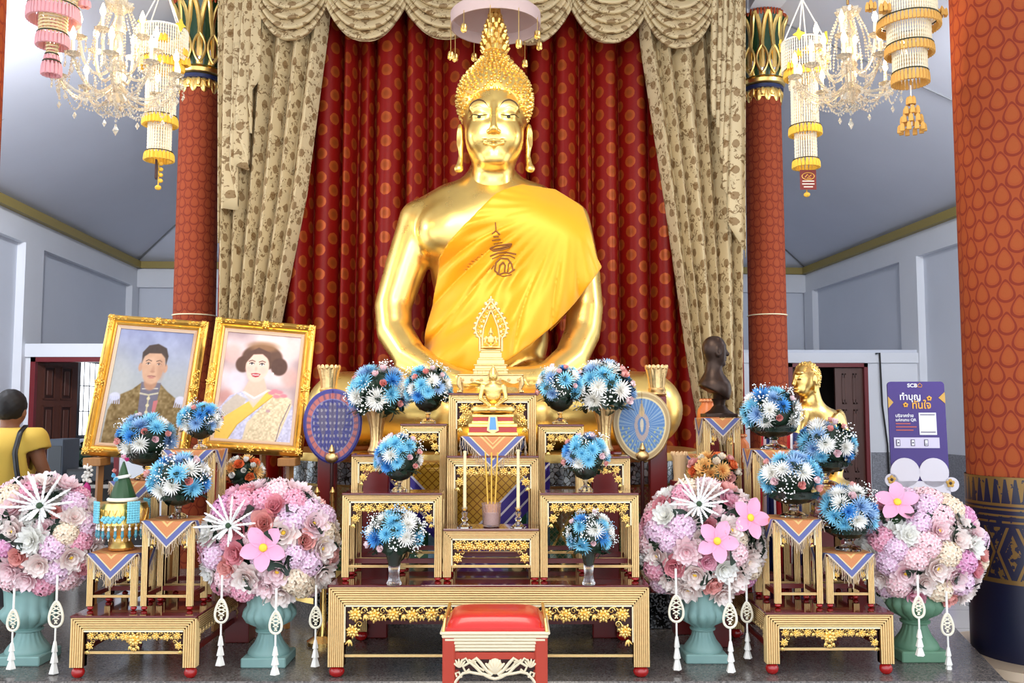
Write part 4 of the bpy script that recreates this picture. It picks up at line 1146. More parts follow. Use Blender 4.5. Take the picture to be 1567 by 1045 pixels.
# carved apron: central lotus, scrolls and end fans
m.add(*sph((0,-d2+.008,zc-14*kk),(11*kk,.008,12*kk),10,8)); 
for k in range(5): leaf=Matrix.Translation((0,-d2+.004,zc-22*kk))@Matrix.Rotation((k-2)*.42,4,'Y'); m.add(*sph((0,0,10*kk),(3*kk,.007,10*kk),6,5),M=leaf)
for s in(-1,1):
    P=lambda L:[(s*x*kk,-d2+.006,zc-z*kk) for x,z in L]
    m.add(*tube(P([(4,26),(12,20),(22,8),(28,2),(33,5),(29,8)]),2.6*kk,6)); m.add(*tube(P([(6,28),(20,24),(30,14),(38,8),(48,14),(44,22),(38,18)]),2.2*kk,6))
    m.add(*tube(P([(38,10),(44,2),(50,6)]),1.8*kk,5)); m.add(*tube(P([(14,26),(28,24),(38,22),(48,24),(56,32),(60,38)]),2.2*kk,6))
    m.add(*tube(P([(0,32),(8,30),(16,26)]),2.4*kk,6)); m.add(*tube(P([(50,30),(54,22),(59,24),(57,29)]),1.8*kk,5))
    for k in range(5): m.add(*sph((0,0,7*kk),(1.9*kk,.006,7*kk),6,5),M=Matrix.Translation((s*53*kk,-d2+.006,zc-16*kk))@Matrix.Rotation(s*(.1+(k-2)*.4),4,'Y'))
    m.add(*tube(P([(40,4),(30,9),(24,16),(16,20)]),1.8*kk,5))
o=m.build('carved_apron',M_SWH,st)
m=MB(); m.add(*box(-ow,ow,-d2+.012,-d2+.02,zc-4*kk,zc+6*kk)); m.add(*box(-ow,ow,-d2+.02,-d2+.028,zc-20*kk,zc),mat=1); m.build('apron_backing',[M_SRED,M_DKRED],st)
# ================================================================== FLOWERS
def petalmat(name,tip,base,rough=.6):
    m=Mat(name,tip,rough); u,v=m.uv(); m.set('Base Color',m.mix(v,base,tip)); return m.m
PC={}
def pcol(n,tip,base): PC[n]=petalmat('petal_'+n,srgb(*tip),srgb(*base)); return PC[n]
pcol('white',(250,248,244),(238,234,222)); pcol('cream',(250,240,234),(240,206,200)); pcol('blush',(250,228,230),(238,184,192)); pcol('pink',(244,192,208),(226,140,164)); pcol('rose',(238,164,172),(212,112,124))
pcol('lilac',(244,222,236),(226,180,208)); pcol('mauve',(236,184,214),(212,132,176)); pcol('blue',(84,168,230),(40,112,190)); pcol('sky',(150,218,240),(96,184,220)); pcol('pale',(170,204,234),(100,140,196)); pcol('orange',(244,130,72),(220,90,40)); pcol('peach',(248,206,130),(240,162,84)); pcol('salmon',(244,180,172),(222,134,126)); pcol('ivory',(248,236,214),(236,208,178)); pcol('magenta',(206,40,120),(160,20,90)); pcol('felt',(248,172,200),(244,156,190))
M_YEL=plain('yellow_centre',(246,206,60),.6)
def petal(L,Wd,elev,curl,cup,nu=4,nv=3,tip=.25,r0=0.0,ruf=0,rr=None):
    """petal growing outward along +x; elev start angle, curl change of angle along it"""
    V=[];U=[]; x,z=r0,0.0; a=elev
    for i in range(nu):
        t=i/(nu-1); w=Wd*.5*(math.sin(PI*min(1,(.12+t*.80)))**.75 if tip else 1)*(1 if t<.999 else max(tip,.0)*1.6)
        for j in range(nv):
            s=-1+2*j/(nv-1); e=(rr.uniform(-ruf,ruf) if ruf else 0)
            V.append((x-math.sin(a)*cup*(s*s)*Wd*-.0+e,s*w,z+cup*s*s*Wd+e)); U.append((0,t))
        x+=math.cos(a)*L/(nu-1); z+=math.sin(a)*L/(nu-1); a+=curl/(nu-1)
    return np.array(V),gridf(nu,nv),U
def rings(spec,seed,center=None):
    """spec: (n,L,W,elev,curl,cup,r0,z0,ruf)"""
    r=random.Random(seed); m=MB()
    for k,(n,L,Wd,el,cu,cp,r0,z0,ruf) in enumerate(spec):
        for i in range(n):
            a=2*PI*(i+.5*(k%2)+r.uniform(-.12,.12))/n
            v,f,u=petal(L*r.uniform(.9,1.08),Wd,el+r.uniform(-.08,.08),cu,cp,5 if Wd>.3 else 4,5 if Wd>.3 else 3,r0=r0,ruf=ruf*.7,rr=r)
            m.add(v,f,uv=u,M=Matrix.Translation((0,0,z0))@Matrix.Rotation(a,4,'Z'))
    if center: m.add(*sph((0,0,center[1]),(center[0],center[0],center[0]*.6),8,5),mat=1,uv=[(0,1)]*(2+8*4))
    return m
def mum(seed):  return rings([(18,1.0,.13,.05,.25,.05,.05,0,0),(18,.92,.13,.35,.2,.05,.05,.04,0),(16,.80,.13,.62,.25,.06,.05,.07,0),(14,.66,.12,.9,.3,.06,.04,.1,0),(9,.5,.11,1.2,.3,.06,.02,.12,0)],seed)
def peony(seed): return rings([(9,1.0,.66,-.1,.5,.10,.08,0,.03),(9,.92,.60,.25,.5,.12,.08,.05,.04),(8,.80,.54,.55,.5,.14,.08,.1,.04),(7,.62,.46,.85,.5,.16,.06,.14,.04),(6,.42,.36,1.15,.3,.16,.05,.18,.03)],seed,(.12,.34))
def pompeony(seed): return rings([(10,1.0,.56,-.2,.7,.14,.06,0,.05),(10,.9,.5,.15,.7,.15,.06,.1,.05),(10,.78,.44,.45,.6,.16,.06,.18,.05),(9,.6,.38,.75,.5,.16,.05,.25,.05),(7,.42,.3,1.1,.3,.16,.03,.3,.04)],seed)
def rosef(seed): return rings([(5,.95,.95,.05,.9,.10,.1,0,.01),(5,.85,.85,.45,.9,.14,.1,.08,.01),(5,.72,.74,.85,.7,.18,.1,.12,.01),(4,.58,.6,1.15,.4,.22,.08,.16,.0),(4,.5,.42,1.4,.2,.24,.03,.2,0)],seed)
def hydr(seed):
    r=random.Random(seed); m=MB(); n=60; v,f=sph((0,0,-.12),(.78,.78,.72),12,8); m.add(v,f,uv=[(0,.15)]*len(v))
    for i in range(n):
        z=1-1.25*(i+.5)/n; ph=i*2.39996; q=math.sqrt(max(0,1-z*z)); d=Vector((q*math.cos(ph),q*math.sin(ph),z))
        M=look(d,loc=d*.80+Vector((0,0,-.05)),s=.25*r.uniform(.9,1.15),roll=r.uniform(0,6))
        for k in range(4):
            v,f,u=petal(.85,.8,.15,.3,.06,3,3,r0=.08); m.add(v,f,uv=u,M=M@Matrix.Rotation(k*PI/2,4,'Z'))
    return m
def bud(seed):
    m=rings([(5,.9,.75,1.0,.5,.2,.22,0,0),(4,.85,.6,1.25,.3,.22,.12,.05,0),(3,.8,.4,1.45,.1,.2,.03,.05,0)],seed); return m
def gyps(seed):
    r=random.Random(seed); m=MB()
    for i in range(26):
        d=Vector((r.gauss(0,.5),r.gauss(0,.5),r.uniform(.2,1.0))); s=r.uniform(.07,.12)
        v,f=sph(d,(s,s,s*.8),6,4); m.add(v,f,uv=[(0,1)]*len(v))
        m.add(*tube([(0,0,-.3),tuple(d)],.012,3),mat=1,uv=[(0,0)]*6)
    return m
def fern(seed):
    r=random.Random(seed); m=MB()
    m.add(*tube([(0,0,0),(.5,0,.1),(1,0,0)],[.03,.02,.008],4))
    for i in range(9):
        t=.1+.1*i
        for s in(-1,1):
            L=.42*(1-.7*abs(t-.35)); M=Matrix.Translation((t,0,.1*math.sin(t*PI)))@Matrix.Rotation(s*1.0,4,'Z')
            v,f,_=petal(L,.13,.05,-.5,.05,4,3,tip=.1); m.add(v,f,M=M)
    return m
def leaf(seed):
    m=MB(); v,f,_=petal(1.0,.62,.1,-.5,.10,6,3,tip=.12); m.add(v,f); return m
def frangi(seed):
    m=MB()
    for k in range(5):
        v,f,u=petal(1.0,.74,.12,-.15,.06,7,5,r0=.10,tip=.20); m.add(v,f,uv=u,M=Matrix.Rotation(2*PI*k/5,4,'Z'))
    v,f=sph((0,0,.05),(.20,.20,.10),12,6); m.add(v,f,mat=1,uv=[(0,1)]*len(v)); return m
def spider(seed):
    """white beaded jasmine spray: radial beaded sticks around a green heart"""
    r=random.Random(seed); m=MB()
    for i in range(20):
        a=2*PI*i/20+.1; el=.15+.3*(i%3); L=(1.05 if math.sin(a)>-.1 else .62)*r.uniform(.85,1.1)
        d=Vector((math.cos(a)*math.cos(el),math.sin(a)*math.cos(el),math.sin(el))); q=[d*(.08+L*.92*k/14) for k in range(15)]
        v,f=tube(q,[.028+.020*(k%2) for k in range(13)]+[.03,.008],6); m.add(v,f,uv=[(0,1)]*len(v))
    v,f=sph((0,0,.1),.10,8,5); m.add(v,f,mat=1,uv=[(0,1)]*len(v)); return m
def lily(seed):
    return rings([(6,1.0,.34,.9,-.8,.1,.05,0,0)],seed)
_B={}
KINDS={'mum':(mum,3),'peony':(peony,3),'full_peony':(pompeony,2),'rose':(rosef,2),'hydrangea':(hydr,2),'rosebud':(bud,2),'gypsophila':(gyps,2),'felt_flower':(frangi,1),'jasmine_spray':(spider,1)}
NAMES={'mum':'chrysanthemum'}
def bloom(kind,col,var=0):
    fn,nvv=KINDS[kind]; var%=nvv; key=(kind,col,var)
    if key not in _B:
        mats=[PC[col]]
        if kind in('peony','felt_flower'): mats.append(M_YEL)
        if kind in('gypsophila','jasmine_spray'): mats.append(M_GREEN)
        _B[key]=proto(fn(var*7+1),NAMES.get(kind,kind),mats,smooth=180)
    return _B[key]
FERN=proto(fern(1),'fern_leaf',M_DARKGREEN,180); LEAF=proto(leaf(1),'leaf',M_GREEN,180)
def put(t,kind,col,pos,nrm_,s,r,up=(0,0,1)):
    return child(NAMES.get(kind,kind),bloom(kind,col,r.randrange(9)),t,look(nrm_,loc=pos,s=s,roll=r.uniform(0,6.3) if kind!='jasmine_spray' else 0))
def foliage_ball(t,c,rad,seed,mat=None):
    r=random.Random(seed); m=MB(); v,f=sph(c,(rad[0]*.80,rad[1]*.80,rad[2]*.80),16,10); m.add(v,f)
    for i in range(46):
        d=Vector((r.gauss(0,1),r.gauss(0,1),r.gauss(.1,.8))).normalized(); p=Vector(c)+Vector((d.x*rad[0],d.y*rad[1],d.z*rad[2]))*.80
        lv,lf,_=petal(rad[0]*.42,rad[0]*.22,.6,-.6,.1,4,3); m.add(lv,lf,M=look(d,loc=p,roll=r.uniform(0,6)))
    return m.build('foliage',mat or M_DARKGREEN,t,smooth=60)
def fib(n,zmin=-1):
    out=[]
    for i in range(n):
        z=1-(1-zmin)*(i+.5)/n; q=math.sqrt(1-z*z); ph=i*2.399963+.4; out.append(Vector((q*math.cos(ph),q*math.sin(ph),z)))
    return out
# ---- glass vessels
def fl_cut(n,a): return lambda t,i: 1+a*math.cos(n*t)
def vase_compote(t,h,R):
    """footed bowl: foot, stem, bowl; z=0 at foot, rim at h"""
    m=MB(); pr=[(R*.55,0),(R*.56,.008),(R*.42,.02),(R*.17,h*.22),(R*.14,h*.34),(R*.22,h*.42),(R*.20,h*.46),(R*.62,h*.56),(R*.92,h*.74),(R*1.0,h*.92),(R*1.03,h)]
    m.add(*lathe(pr,40,fl=lambda t_,i:1+(.04 if i>6 else .05)*math.cos((12 if i>6 else 6)*t_),cap=True)); m.build('glass_vase',M_GLASS,t,smooth=30)
    m=MB(); m.add(*lathe([(.01,h*.52),(R*.50,h*.58),(R*.80,h*.76),(R*.88,h*.95),(.01,h*.97)],24,cap=False)); m.build('floral_foam',M_DARKGREEN,t)
def vase_tall(t,h,R,gold=False):
    m=MB(); pr=[(R*.62,0),(R*.66,h*.04),(R*.50,h*.14),(R*.44,h*.3),(R*.52,h*.55),(R*.72,h*.8),(R*.95,h*.97),(R*1.0,h)]
    m.add(*lathe(pr,48,fl=fl_cut(16,.035))); m.build('glass_vase',M_GLASS if not gold else M_OLDGOLD,t,smooth=30)  # gold variant: reflected gold put into the colour of a cut glass vase
    m=MB(); m.add(*lathe([(.01,h*.5),(R*.46,h*.55),(R*.66,h*.8),(R*.88,h*.985),(.01,h*.99)],24,cap=False)); m.build('floral_foam',M_DARKGREEN,t)
def bouquet(label,px,py_base,Y,pcx,pcy,prx,pry,vase,cols,seed,n=34,hang=0,zbase=None,leafs=10,bs=.34,df=1.0,name='flower_arrangement',group='blue and white flower arrangements in glass vases'):
    """prx/pry: half extent of the flower dome in photo pixels"""
    b=at(px,py_base,Y); c=at(pcx,pcy,Y); k=Y/F; r=random.Random(seed)
    zb=b.z if zbase is None else zbase
    t=thing(name,label,'flower arrangement',(b.x,Y,zb),0,group)
    C=Vector((c.x-b.x,0,c.z-zb)); rx,rz=prx*k,pry*k; hrim=C.z-rz*.45
    R=min(rx*.62,.15)
    if vase=='compote': vase_compote(t,hrim,rx*.56)
    elif vase=='bowl': vase_compote(t,hrim,rx*.80)
    elif vase=='tall': vase_tall(t,hrim,rx*.40)
    else: vase_tall(t,hrim,rx*.42,True)
    foliage_ball(t,C,(rx*.95,rx*.95*df,rz*.95),seed)
    pool=[]
    for q,m in cols: pool+=[q]*m
    r.shuffle(pool); pts=fib(n,-.42)
    for i,d in enumerate(pts):
        kind,col=pool[i%len(pool)]
        s=rx*bs*{'mum':1.12,'rosebud':.60,'gypsophila':.85,'rose':.7}.get(kind,1)*r.uniform(.85,1.12)
        base=Vector((d.x*rx,d.y*rx*df,d.z*rz)); nv_=Vector((d.x/rx,d.y/rx,d.z/rz)).normalized()
        depth=1.0-(s*.55/rx) if kind!='gypsophila' else .92
        put(t,kind,col,C+base*depth*r.uniform(.94,1.05),(nv_+Vector((r.uniform(-.2,.2),-.25,r.uniform(-.1,.2)))).normalized(),s,r)
    for i in range(leafs):
        a=2*PI*i/leafs+r.uniform(-.2,.2); d=Vector((math.cos(a),math.sin(a),-.35)); p=C+Vector((d.x*rx*.55,d.y*rx*.55*df,-rz*.5))
        x=d.normalized(); z=Vector((0,0,1)); z=(z-x*z.dot(x)).normalized(); y=z.cross(x); M=Matrix((x,y,z)).transposed().to_4x4()
        child('fern_leaf',FERN,t,Matrix.Translation(p)@M@Matrix.Scale(rx*.72*r.uniform(.8,1.1)*(1 if df>.9 else .6),4))
    return t
BW=[(('mum','blue'),2),(('mum','sky'),6),(('mum','white'),4),(('rosebud','blush'),2),(('rosebud','salmon'),3),(('gypsophila','white'),3),(('mum','pale'),2)]
WB=[(('mum','sky'),4),(('mum','white'),4),(('gypsophila','white'),6),(('rosebud','blush'),2),(('mum','blue'),1),(('gypsophila','pale'),2)]
def ztop(key): p=T_[key][1]; return p.z+.0115
def onT(key,dx,f=.5): _,p,Y,D,wd=T_[key]; return Y+D*f
ZMt=ZM
b_=[('blue and white bouquet in a tall gilt vase beside the dark blue oval fan',576,692,5.525,579,604,47,46,'gold_reflect_vase',BW,1,None),
('blue bouquet in a glass goblet on the third row table left of the shrine',655,650,0,656,594,36,36,'compote',BW,2,'L3'),
('blue bouquet in a glass goblet on the third row table right of the shrine',857,651,0,857,592,36,34,'compote',BW,3,'R3'),
('light blue bouquet in a tall gilt vase beside the light blue oval fan',925,690,5.525,924,598,48,46,'gold_reflect_vase',BW,4,None),
('blue bouquet in a goblet on the front row table left of centre',611,754,0,609,700,36,38,'compote',BW,5,'L1'),
('blue bouquet in a goblet on the front row table right of centre',896,754,0,897,697,36,34,'compote',BW,6,'R1'),
('pale blue bouquet in a glass vase low before the left front row table',603,893,0,604,820,42,40,'tall',WB,7,'M1'),
('whitish bouquet in a glass vase low before the right front row table',901,893,0,903,820,36,37,'tall',WB,8,'M2'),
('small blue and white bouquet just below the gap between the two portraits',306,690,0,306,643,33,27,'compote',BW,9,'sl4'),
('blue and pink bouquet in a glass bowl behind the green cone offering',225,737,0,224,672,43,38,'bowl',BW,10,'sl3'),
('deep blue bouquet in a glass goblet at the front of the left side altar',272,797,0,273,735,46,40,'compote',BW,11,'sl2'),
('blue bouquet in a dark glass bowl between the bronze bust and the golden monk',1184,690,0,1180,632,44,40,'bowl',BW,12,'sr3'),
('blue bouquet in a dark glass bowl held up before the golden monk',1263,747,0,1264,684,44,42,'bowl',BW,13,'sr4'),
('sky blue bouquet in a dark bowl, front left of the right side altar',1215,795,0,1211,732,46,40,'bowl',BW,14,'sr1'),
('bright blue bouquet in a bowl touching the rightmost flower urn',1299,847,0,1298,785,44,42,'bowl',BW,15,'sr2')]
for lab,px,pb,Y,cx_,cy_,rx_,ry_,vs,cols,sd,key in b_:
    if key in T_:
        f=.5; zb=ztop(key); Y=T_[key][2]+T_[key][3]*(.5 if key not in('L1','R1') else .35)
        zb+=.004 if key[0]=='s' else 0
        pb=py=pb
    elif key in('M1','M2'): Y=Y1-.095; zb=ZM
    else: zb=None
    bouquet(lab,px,pb,Y,cx_,cy_,rx_,ry_,vs,cols,sd,zbase=zb,df=.62 if key in('M1','M2') else (.6 if key is None else .85))
# stands for the two vases beside the fans: plain red pedestals behind the stepped tables
for px,lab in ((576,'plain red lacquered pedestal under the gilt vase left of the stepped tables'),(925,'plain red lacquered pedestal under the gilt vase right of the stepped tables')):
    p=at(px,692,5.525); z=at(576 if px<700 else 925,692 if px<700 else 690,5.525).z
    t=thing('pedestal',lab,'pedestal',(p.x,5.525,DAIS)); h=z-DAIS
    m=MB(); m.add(*bbox(-.08,.08,-.038,.038,0,h-.02,.006)); m.build('shaft',M_LACQ2,t)
    m=MB(); m.add(*bbox(-.10,.10,-.045,.045,h-.022,h-.0005,.005)); m.build('top',M_LACQ,t)

# ---- the four big pink arrangements in stone-green urns
M_URN=Mat('sage_urn',srgb(128,166,160),.55); M_URN.set('Base Color',M_URN.mix(M_URN.noise(6,4),srgb(112,150,146),srgb(146,180,174))); M_URN=M_URN.m
M_URN2=Mat('green_urn',srgb(98,140,112),.55); M_URN2.set('Base Color',M_URN2.mix(M_URN2.noise(6,4),srgb(84,124,98),srgb(112,152,124))); M_URN2=M_URN2.m
PINKS=[(('peony','cream'),4),(('peony','blush'),3),(('full_peony','white'),3),(('full_peony','cream'),3),(('hydrangea','blush'),5),(('hydrangea','lilac'),5),(('hydrangea','pink'),3),(('hydrangea','ivory'),3),(('hydrangea','mauve'),1),(('rose','rose'),3),(('rose','pink'),2),(('rose','salmon'),2),(('full_peony','blush'),2)]
def tassel(t,p,Ltot,ring=True,seed=0):
    """white crocheted drop pendant with a cord and three tassels; hangs from p"""
    x,y,z=p; m=MB()
    m.add(*tube([(x,y,z),(x,y,z-Ltot*.28)],.006,6)); 
    a=m.build('cord',M_WHITE,t)
    zc=z-Ltot*.40; h=Ltot*.13
    if ring:
        m=MB(); pts=[]
        for i in range(28):
            b=2*PI*i/28; w=h*.52*math.sin(b); pts.append((x+w*(1-.38*math.cos(b)),y,zc+h*math.cos(b)))
        m.add(*tube(pts,.0065,6,closed=True)); 
        for i in range(5):
            q=-h*.75+i*h*.35; m.add(*tube([(x-h*.42*(1-abs(q/h)),y,zc+q),(x+h*.42*(1-abs(q/h)),y,zc+q+h*.3)],.0035,4)); m.add(*tube([(x+h*.42*(1-abs(q/h)),y,zc+q),(x-h*.42*(1-abs(q/h)),y,zc+q+h*.3)],.0035,4))
        m.build('drop_pendant',plain('cream_crochet',(236,228,206),.7),a)
    m=MB(); m.add(*tube([(x,y,zc-h),(x,y,z-Ltot*.70)],.005,6))
    for k in range(3):
        zz=z-Ltot*(.66+.11*k); q=.014+.004*k
        m.add(*lathe([(.002,0),(q*.5,-.01),(q,-Ltot*.12),(q*.9,-Ltot*.125)],10,fl=lambda t_,i:1+.12*math.cos(5*t_)),M=Matrix.Translation((x,y,zz)))
    m.build('tassel',M_WHITE,a)
def urn(label,px,py_bot,w_px,top_py,pcx,pcy,prx,pry,seed,mat,felt,spray,tass,Y=None):
    Y=Yz(py_bot,DAIS)+.13 if Y is None else Y; k=Y/F; c0=at(px,py_bot,Y); C_=at(pcx,pcy,Y-.0)
    t=thing('flower_urn',label,'flower urn',(c0.x,Y,DAIS),0,'pink flower arrangements in stone urns')
    Wp=w_px*k/2; H=at(px,top_py,Y).z-DAIS; r=random.Random(seed); rx,rz=prx*k,pry*k; ryd=rx*.62; C=Vector((C_.x-c0.x,0,C_.z-DAIS))
    m=MB(); m.add(*bbox(-Wp,Wp,-Wp,Wp,0,H*.17,.006)); m.build('plinth',mat,t)
    m=MB(); pr=[(.92,.17),(.94,.20),(.86,.26),(.62,.36),(.50,.46),(.46,.53),(.60,.55),(.62,.58),(.52,.60),(.56,.64),(.92,.72),(1.10,.84),(1.06,.92),(.98,1.0),(1.02,1.25),(1.1,1.32),(.9,1.33)]
    def fl(t_,i):
        if 3<=i<=5: return 1+.06*abs(math.cos(9*t_))
        if 9<=i<=12: return 1+.12*abs(math.cos(7*t_))
        if 13<=i<=14: return 1+.03*abs(math.cos(7*t_))
        return 1
    m.add(*lathe([(a*Wp*1.0,b*H) for a,b in pr],84,fl=fl)); m.build('urn_body',mat,t,smooth=50)
    foliage_ball(t,C,(rx,ryd,rz),seed,M_DARKGREEN)
    pool=[]
    for q,n in PINKS: pool+=[q]*n
    n=92; pts=fib(n,-.80); r.shuffle(pool); excl=[]
    for (dx,dy,s,kind,col) in felt+spray:       # featured blooms, placed on the front of the dome by offset (photo px)
        X=(dx-pcx)*k; Z=(pcy-dy)*k; q=max(0,1-(X/rx)**2-(Z/rz)**2); p=Vector((X,-ryd*math.sqrt(q),Z)); excl.append((p,s*k))
        nn=Vector((X/rx**2,p.y/ryd**2,Z/rz**2)).normalized(); put(t,kind,col,C+p*1.10,(nn+Vector((0,-.6,.05))).normalized(),s*k,r)
    for i,d in enumerate(pts):
        kind,col=pool[i%len(pool)] if i%11 else pool[r.randrange(len(pool))]
        base=Vector((d.x*rx,d.y*ryd,d.z*rz))
        sz={'rose':.155,'hydrangea':.185,'peony':.20,'full_peony':.20}[kind]*rx*1.32*r.uniform(.88,1.12)
        if any((base-e).length<es*.62+sz*.45 for e,es in excl): sz*=.7; base*=.86
        nn=Vector((d.x/rx,d.y/ryd,d.z/rz)).normalized()
        put(t,kind,col,C+base*(1-.55*sz/rx)*r.uniform(.96,1.04),(nn+Vector((r.uniform(-.15,.15),-.12,0))).normalized(),sz,r)
    for i in range(9):
        d=Vector((r.gauss(0,1),r.gauss(-.3,.8),r.gauss(0,.7))).normalized(); p=C+Vector((d.x*rx,d.y*ryd,d.z*rz))*.9
        child('leaf',LEAF,t,look(d,loc=p,s=rx*.26,roll=r.uniform(0,6)))
    for (tx,ty0,ty1,dy) in tass:
        q=at(tx,ty0,Y+dy); L=(ty1-ty0)*(Y+dy)/F; tassel(t,(q.x-c0.x,dy,q.z-DAIS),L,True)
    return t
urn('pink flower urn at the far left edge, before the man in the yellow shirt',42,1021,68,925,62,822,92,93,21,M_URN,[],[(85,775,52,'jasmine_spray','white')],[(22,900,1018,-.24),(88,880,1024,-.26)])
urn('pink flower urn below the portrait of the woman, one felt flower in front',411,1024,66,925,413,832,102,92,22,M_URN,[(421,828,31,'felt_flower','felt')],[(374,801,46,'jasmine_spray','white')],[(340,880,1012,-.22),(423,900,1026,-.36),(484,895,1014,-.16)])
urn('pink flower urn left of the right side altar, two pink felt flowers in front',1076,1018,62,925,1072,830,94,92,23,M_URN,[(1082,820,29,'felt_flower','felt'),(1131,792,29,'felt_flower','felt')],[(1061,774,46,'jasmine_spray','white')],[(1034,870,1018,-.28),(1116,885,1022,-.34),(1142,890,1002,-.12)])
urn('pink flower urn at the far right, in a deep green urn beside the near column',1402,1015,70,908,1410,842,92,90,24,M_URN2,[(1368,774,29,'felt_flower','felt')],[],[(1404,880,998,-.34),(1448,905,1026,-.24)])
# ================================================================== SMALL BUDDHAS, SHRINE, CANDLES
def mini_buddha():
    def f(p):
        d=ell(p,(0,0,.40),(.155,.11,.20)); d=sm(d,ell(p,(0,-.01,.50),(.19,.10,.10)),.06)
        d=sm(d,ell(p,(0,-.05,.09),(.30,.22,.085)),.05)
        for s in(-1,1):
            d=sm(d,cap(p,(s*.12,-.03,.1),(s*.35,-.10,.09),.10,.07),.05); d=sm(d,cap(p,(s*.35,-.10,.09),(-s*.05,-.24,.10),.065,.045),.03)
            a=cap(p,(s*.20,0,.53),(s*.245,-.01,.30),.055,.042); a=np.minimum(a,cap(p,(s*.245,-.01,.30),(s*.05,-.20,.17),.042,.03)); d=sm(d,a,.02)
        d=sm(d,cap(p,(0,0,.55),(0,0,.66),.06,.055),.03)
        d=sm(d,ell(p,(0,-.005,.735),(.083,.09,.115)),.02)
        d=sm(d,cap(p,(0,-.09,.76),(0,-.105,.715),.008,.014),.012); d=sm(d,ell(p,(0,-.088,.685),(.03,.012,.009)),.006)
        for s in(-1,1):
            d=sm(d,ell(p,(s*.034,-.082,.752),(.022,.014,.010)),.006); d=sm(d,cap(p,(s*.088,.0,.75),(s*.092,.0,.645),.012,.016),.012)
        d=sm(d,ell(p,(0,.012,.775),(.088,.088,.09)),.01); d=sm(d,ell(p,(0,.012,.855),(.05,.05,.05)),.03); d=sm(d,cap(p,(0,.012,.88),(0,.012,.99),.028,.004),.02)
        return d
    V,Fq=sdf_mesh(f,(-.5,-.36,-.02),(.5,.25,1.02),.013); m=MB(); m.add(V,Fq); return m
MINI=proto(mini_buddha(),'body',[M_GOLD],180)
def tiers(m,specs,seg='box'):
    for (w,d,z0,z1,mt,b) in specs: m.add(*bbox(-w,w,-d,d,z0,z1,b),mat=mt)
kc=(Y1+.33)/F
# dark blue stand, cloth, seated buddha (second row centre)
_,pC2,YC2,DC2,wC2=T_['C2']; zC2=pC2.z+.0105; Yc=YC2+.09
tb=thing('carved_stand','small navy cabriole stand under the small seated golden buddha','stand',(pC2.x+.0,Yc,zC2))
M_NAVY=plain('navy_lacquer',(26,28,62),.3,coat=.4); hst=at(755,668,Yc).z-zC2; hw=47*kc
m=MB(); m.add(*bbox(-hw,hw,-.075,.075,hst-.016,hst,.004)); m.build('tabletop',M_NAVY,tb)
for sx in(-1,1):
    for sy in(-1,1):
        m=MB(); x=sx*(hw-.014); y=sy*.058
        m.add(*tube([(x-sx*.004,y,hst-.016),(x+sx*.006,y,hst*.62),(x-sx*.006,y,hst*.3),(x-sx*.010,y,hst*.12),(x-sx*.002,y,.006)],[.016,.018,.010,.008,.013],8)); m.build('leg',M_NAVY,tb)
m=MB(); m.add(*bbox(-hw+.01,hw-.01,-.068,-.060,hst-.035,hst-.015,.003)); m.build('apron',M_NAVY,tb)
corner_cloth('orange fringed cloth on the navy stand under the small seated buddha',pC2.x,Yc,zC2+hst,hw-.0,.075,'orange cloths with blue borders on the small side tables',31)
def seated(label,x,y,z,hpx,tier_specs,k,emblem=True):
    t=thing('buddha_statue',label,'statue',(x,y,z)); zt=tier_specs[-1][3]
    m=MB(); tiers(m,tier_specs); m.build('tiered_base',[M_GOLD,plain('ruby_inlay',(170,36,28),.25)],t)
    o=child('body',MINI,t,Matrix.Translation((0,0,zt))@Matrix.Scale(hpx*k,4))
    return t,zt
z0=0; S_=kc
spec=[(38*S_,.066,0,5*S_,0,.003),(36*S_,.062,5*S_,13*S_,1,.001),(37*S_,.064,13*S_,18*S_,0,.003),(32*S_,.055,18*S_,22*S_,0,.003),(30*S_,.052,22*S_,28*S_,1,.001),(31.5*S_,.054,28*S_,32*S_,0,.003)]
t,zt=seated('small golden seated buddha on a tiered base with red bands, standing on the navy stand',pC2.x+.0,Yc,zC2+hst+.006,80,spec,kc)
m=MB()
for (a,b,c) in ((-24,-14,0),(-10,10,0),(14,24,0)): m.add(*box(a*S_,b*S_,-.063,-.06,7*S_,11*S_))
m=MB(); v,f=prism([(-6*S_,30*S_),(6*S_,30*S_),(9*S_,8*S_),(0,3*S_),(-9*S_,8*S_)],-.068,-.065); m.add(v,f); v,f=prism([(-4*S_,28*S_),(4*S_,28*S_),(5.5*S_,9*S_),(-5.5*S_,9*S_)],-.0695,-.067); m.add(v,f,mat=1)
m.build('emblem_cloth',[M_OLDGOLD,plain('pale_blue_silk',(96,150,200),.5)],t)
# carved gilt stand and shrine on the tallest table
_,pC4,YC4,DC4,wC4=T_['C4']; zC4=pC4.z+.0105; Ys=YC4+.10; ks=Ys/F
sx0=at(751,600,Ys).x
cs=thing('carved_stand','small carved pale gilt stand with claw feet under the shrine','stand',(sx0,Ys,zC4)); hs=at(751,573,Ys).z-zC4; hw=50*ks
m=MB(); m.add(*bbox(-hw,hw,-.08,.08,hs-.010,hs,.003)); m.add(*bbox(-hw+.008,hw-.008,-.074,.074,hs-.02,hs-.009,.002)); m.build('tabletop',M_OLDGOLD,cs)
for sx in(-1,1):
    for sy in(-1,1):
        m=MB(); x=sx*(hw-.016); y=sy*.062
        m.add(*tube([(x,y,hs-.02),(x+sx*.006,y-.0,hs*.5),(x-sx*.004,y,hs*.2),(x+sx*.004,y-.004,.008)],[.017,.015,.010,.013],8))
        for q in(-1,0,1): m.add(*sph((x+q*.009+sx*.004,y-.010,.008),(.006,.010,.008),6,5))
        m.build('leg',M_OLDGOLD,cs)
m=MB(); P=[(-hw+.02,hs-.018)]
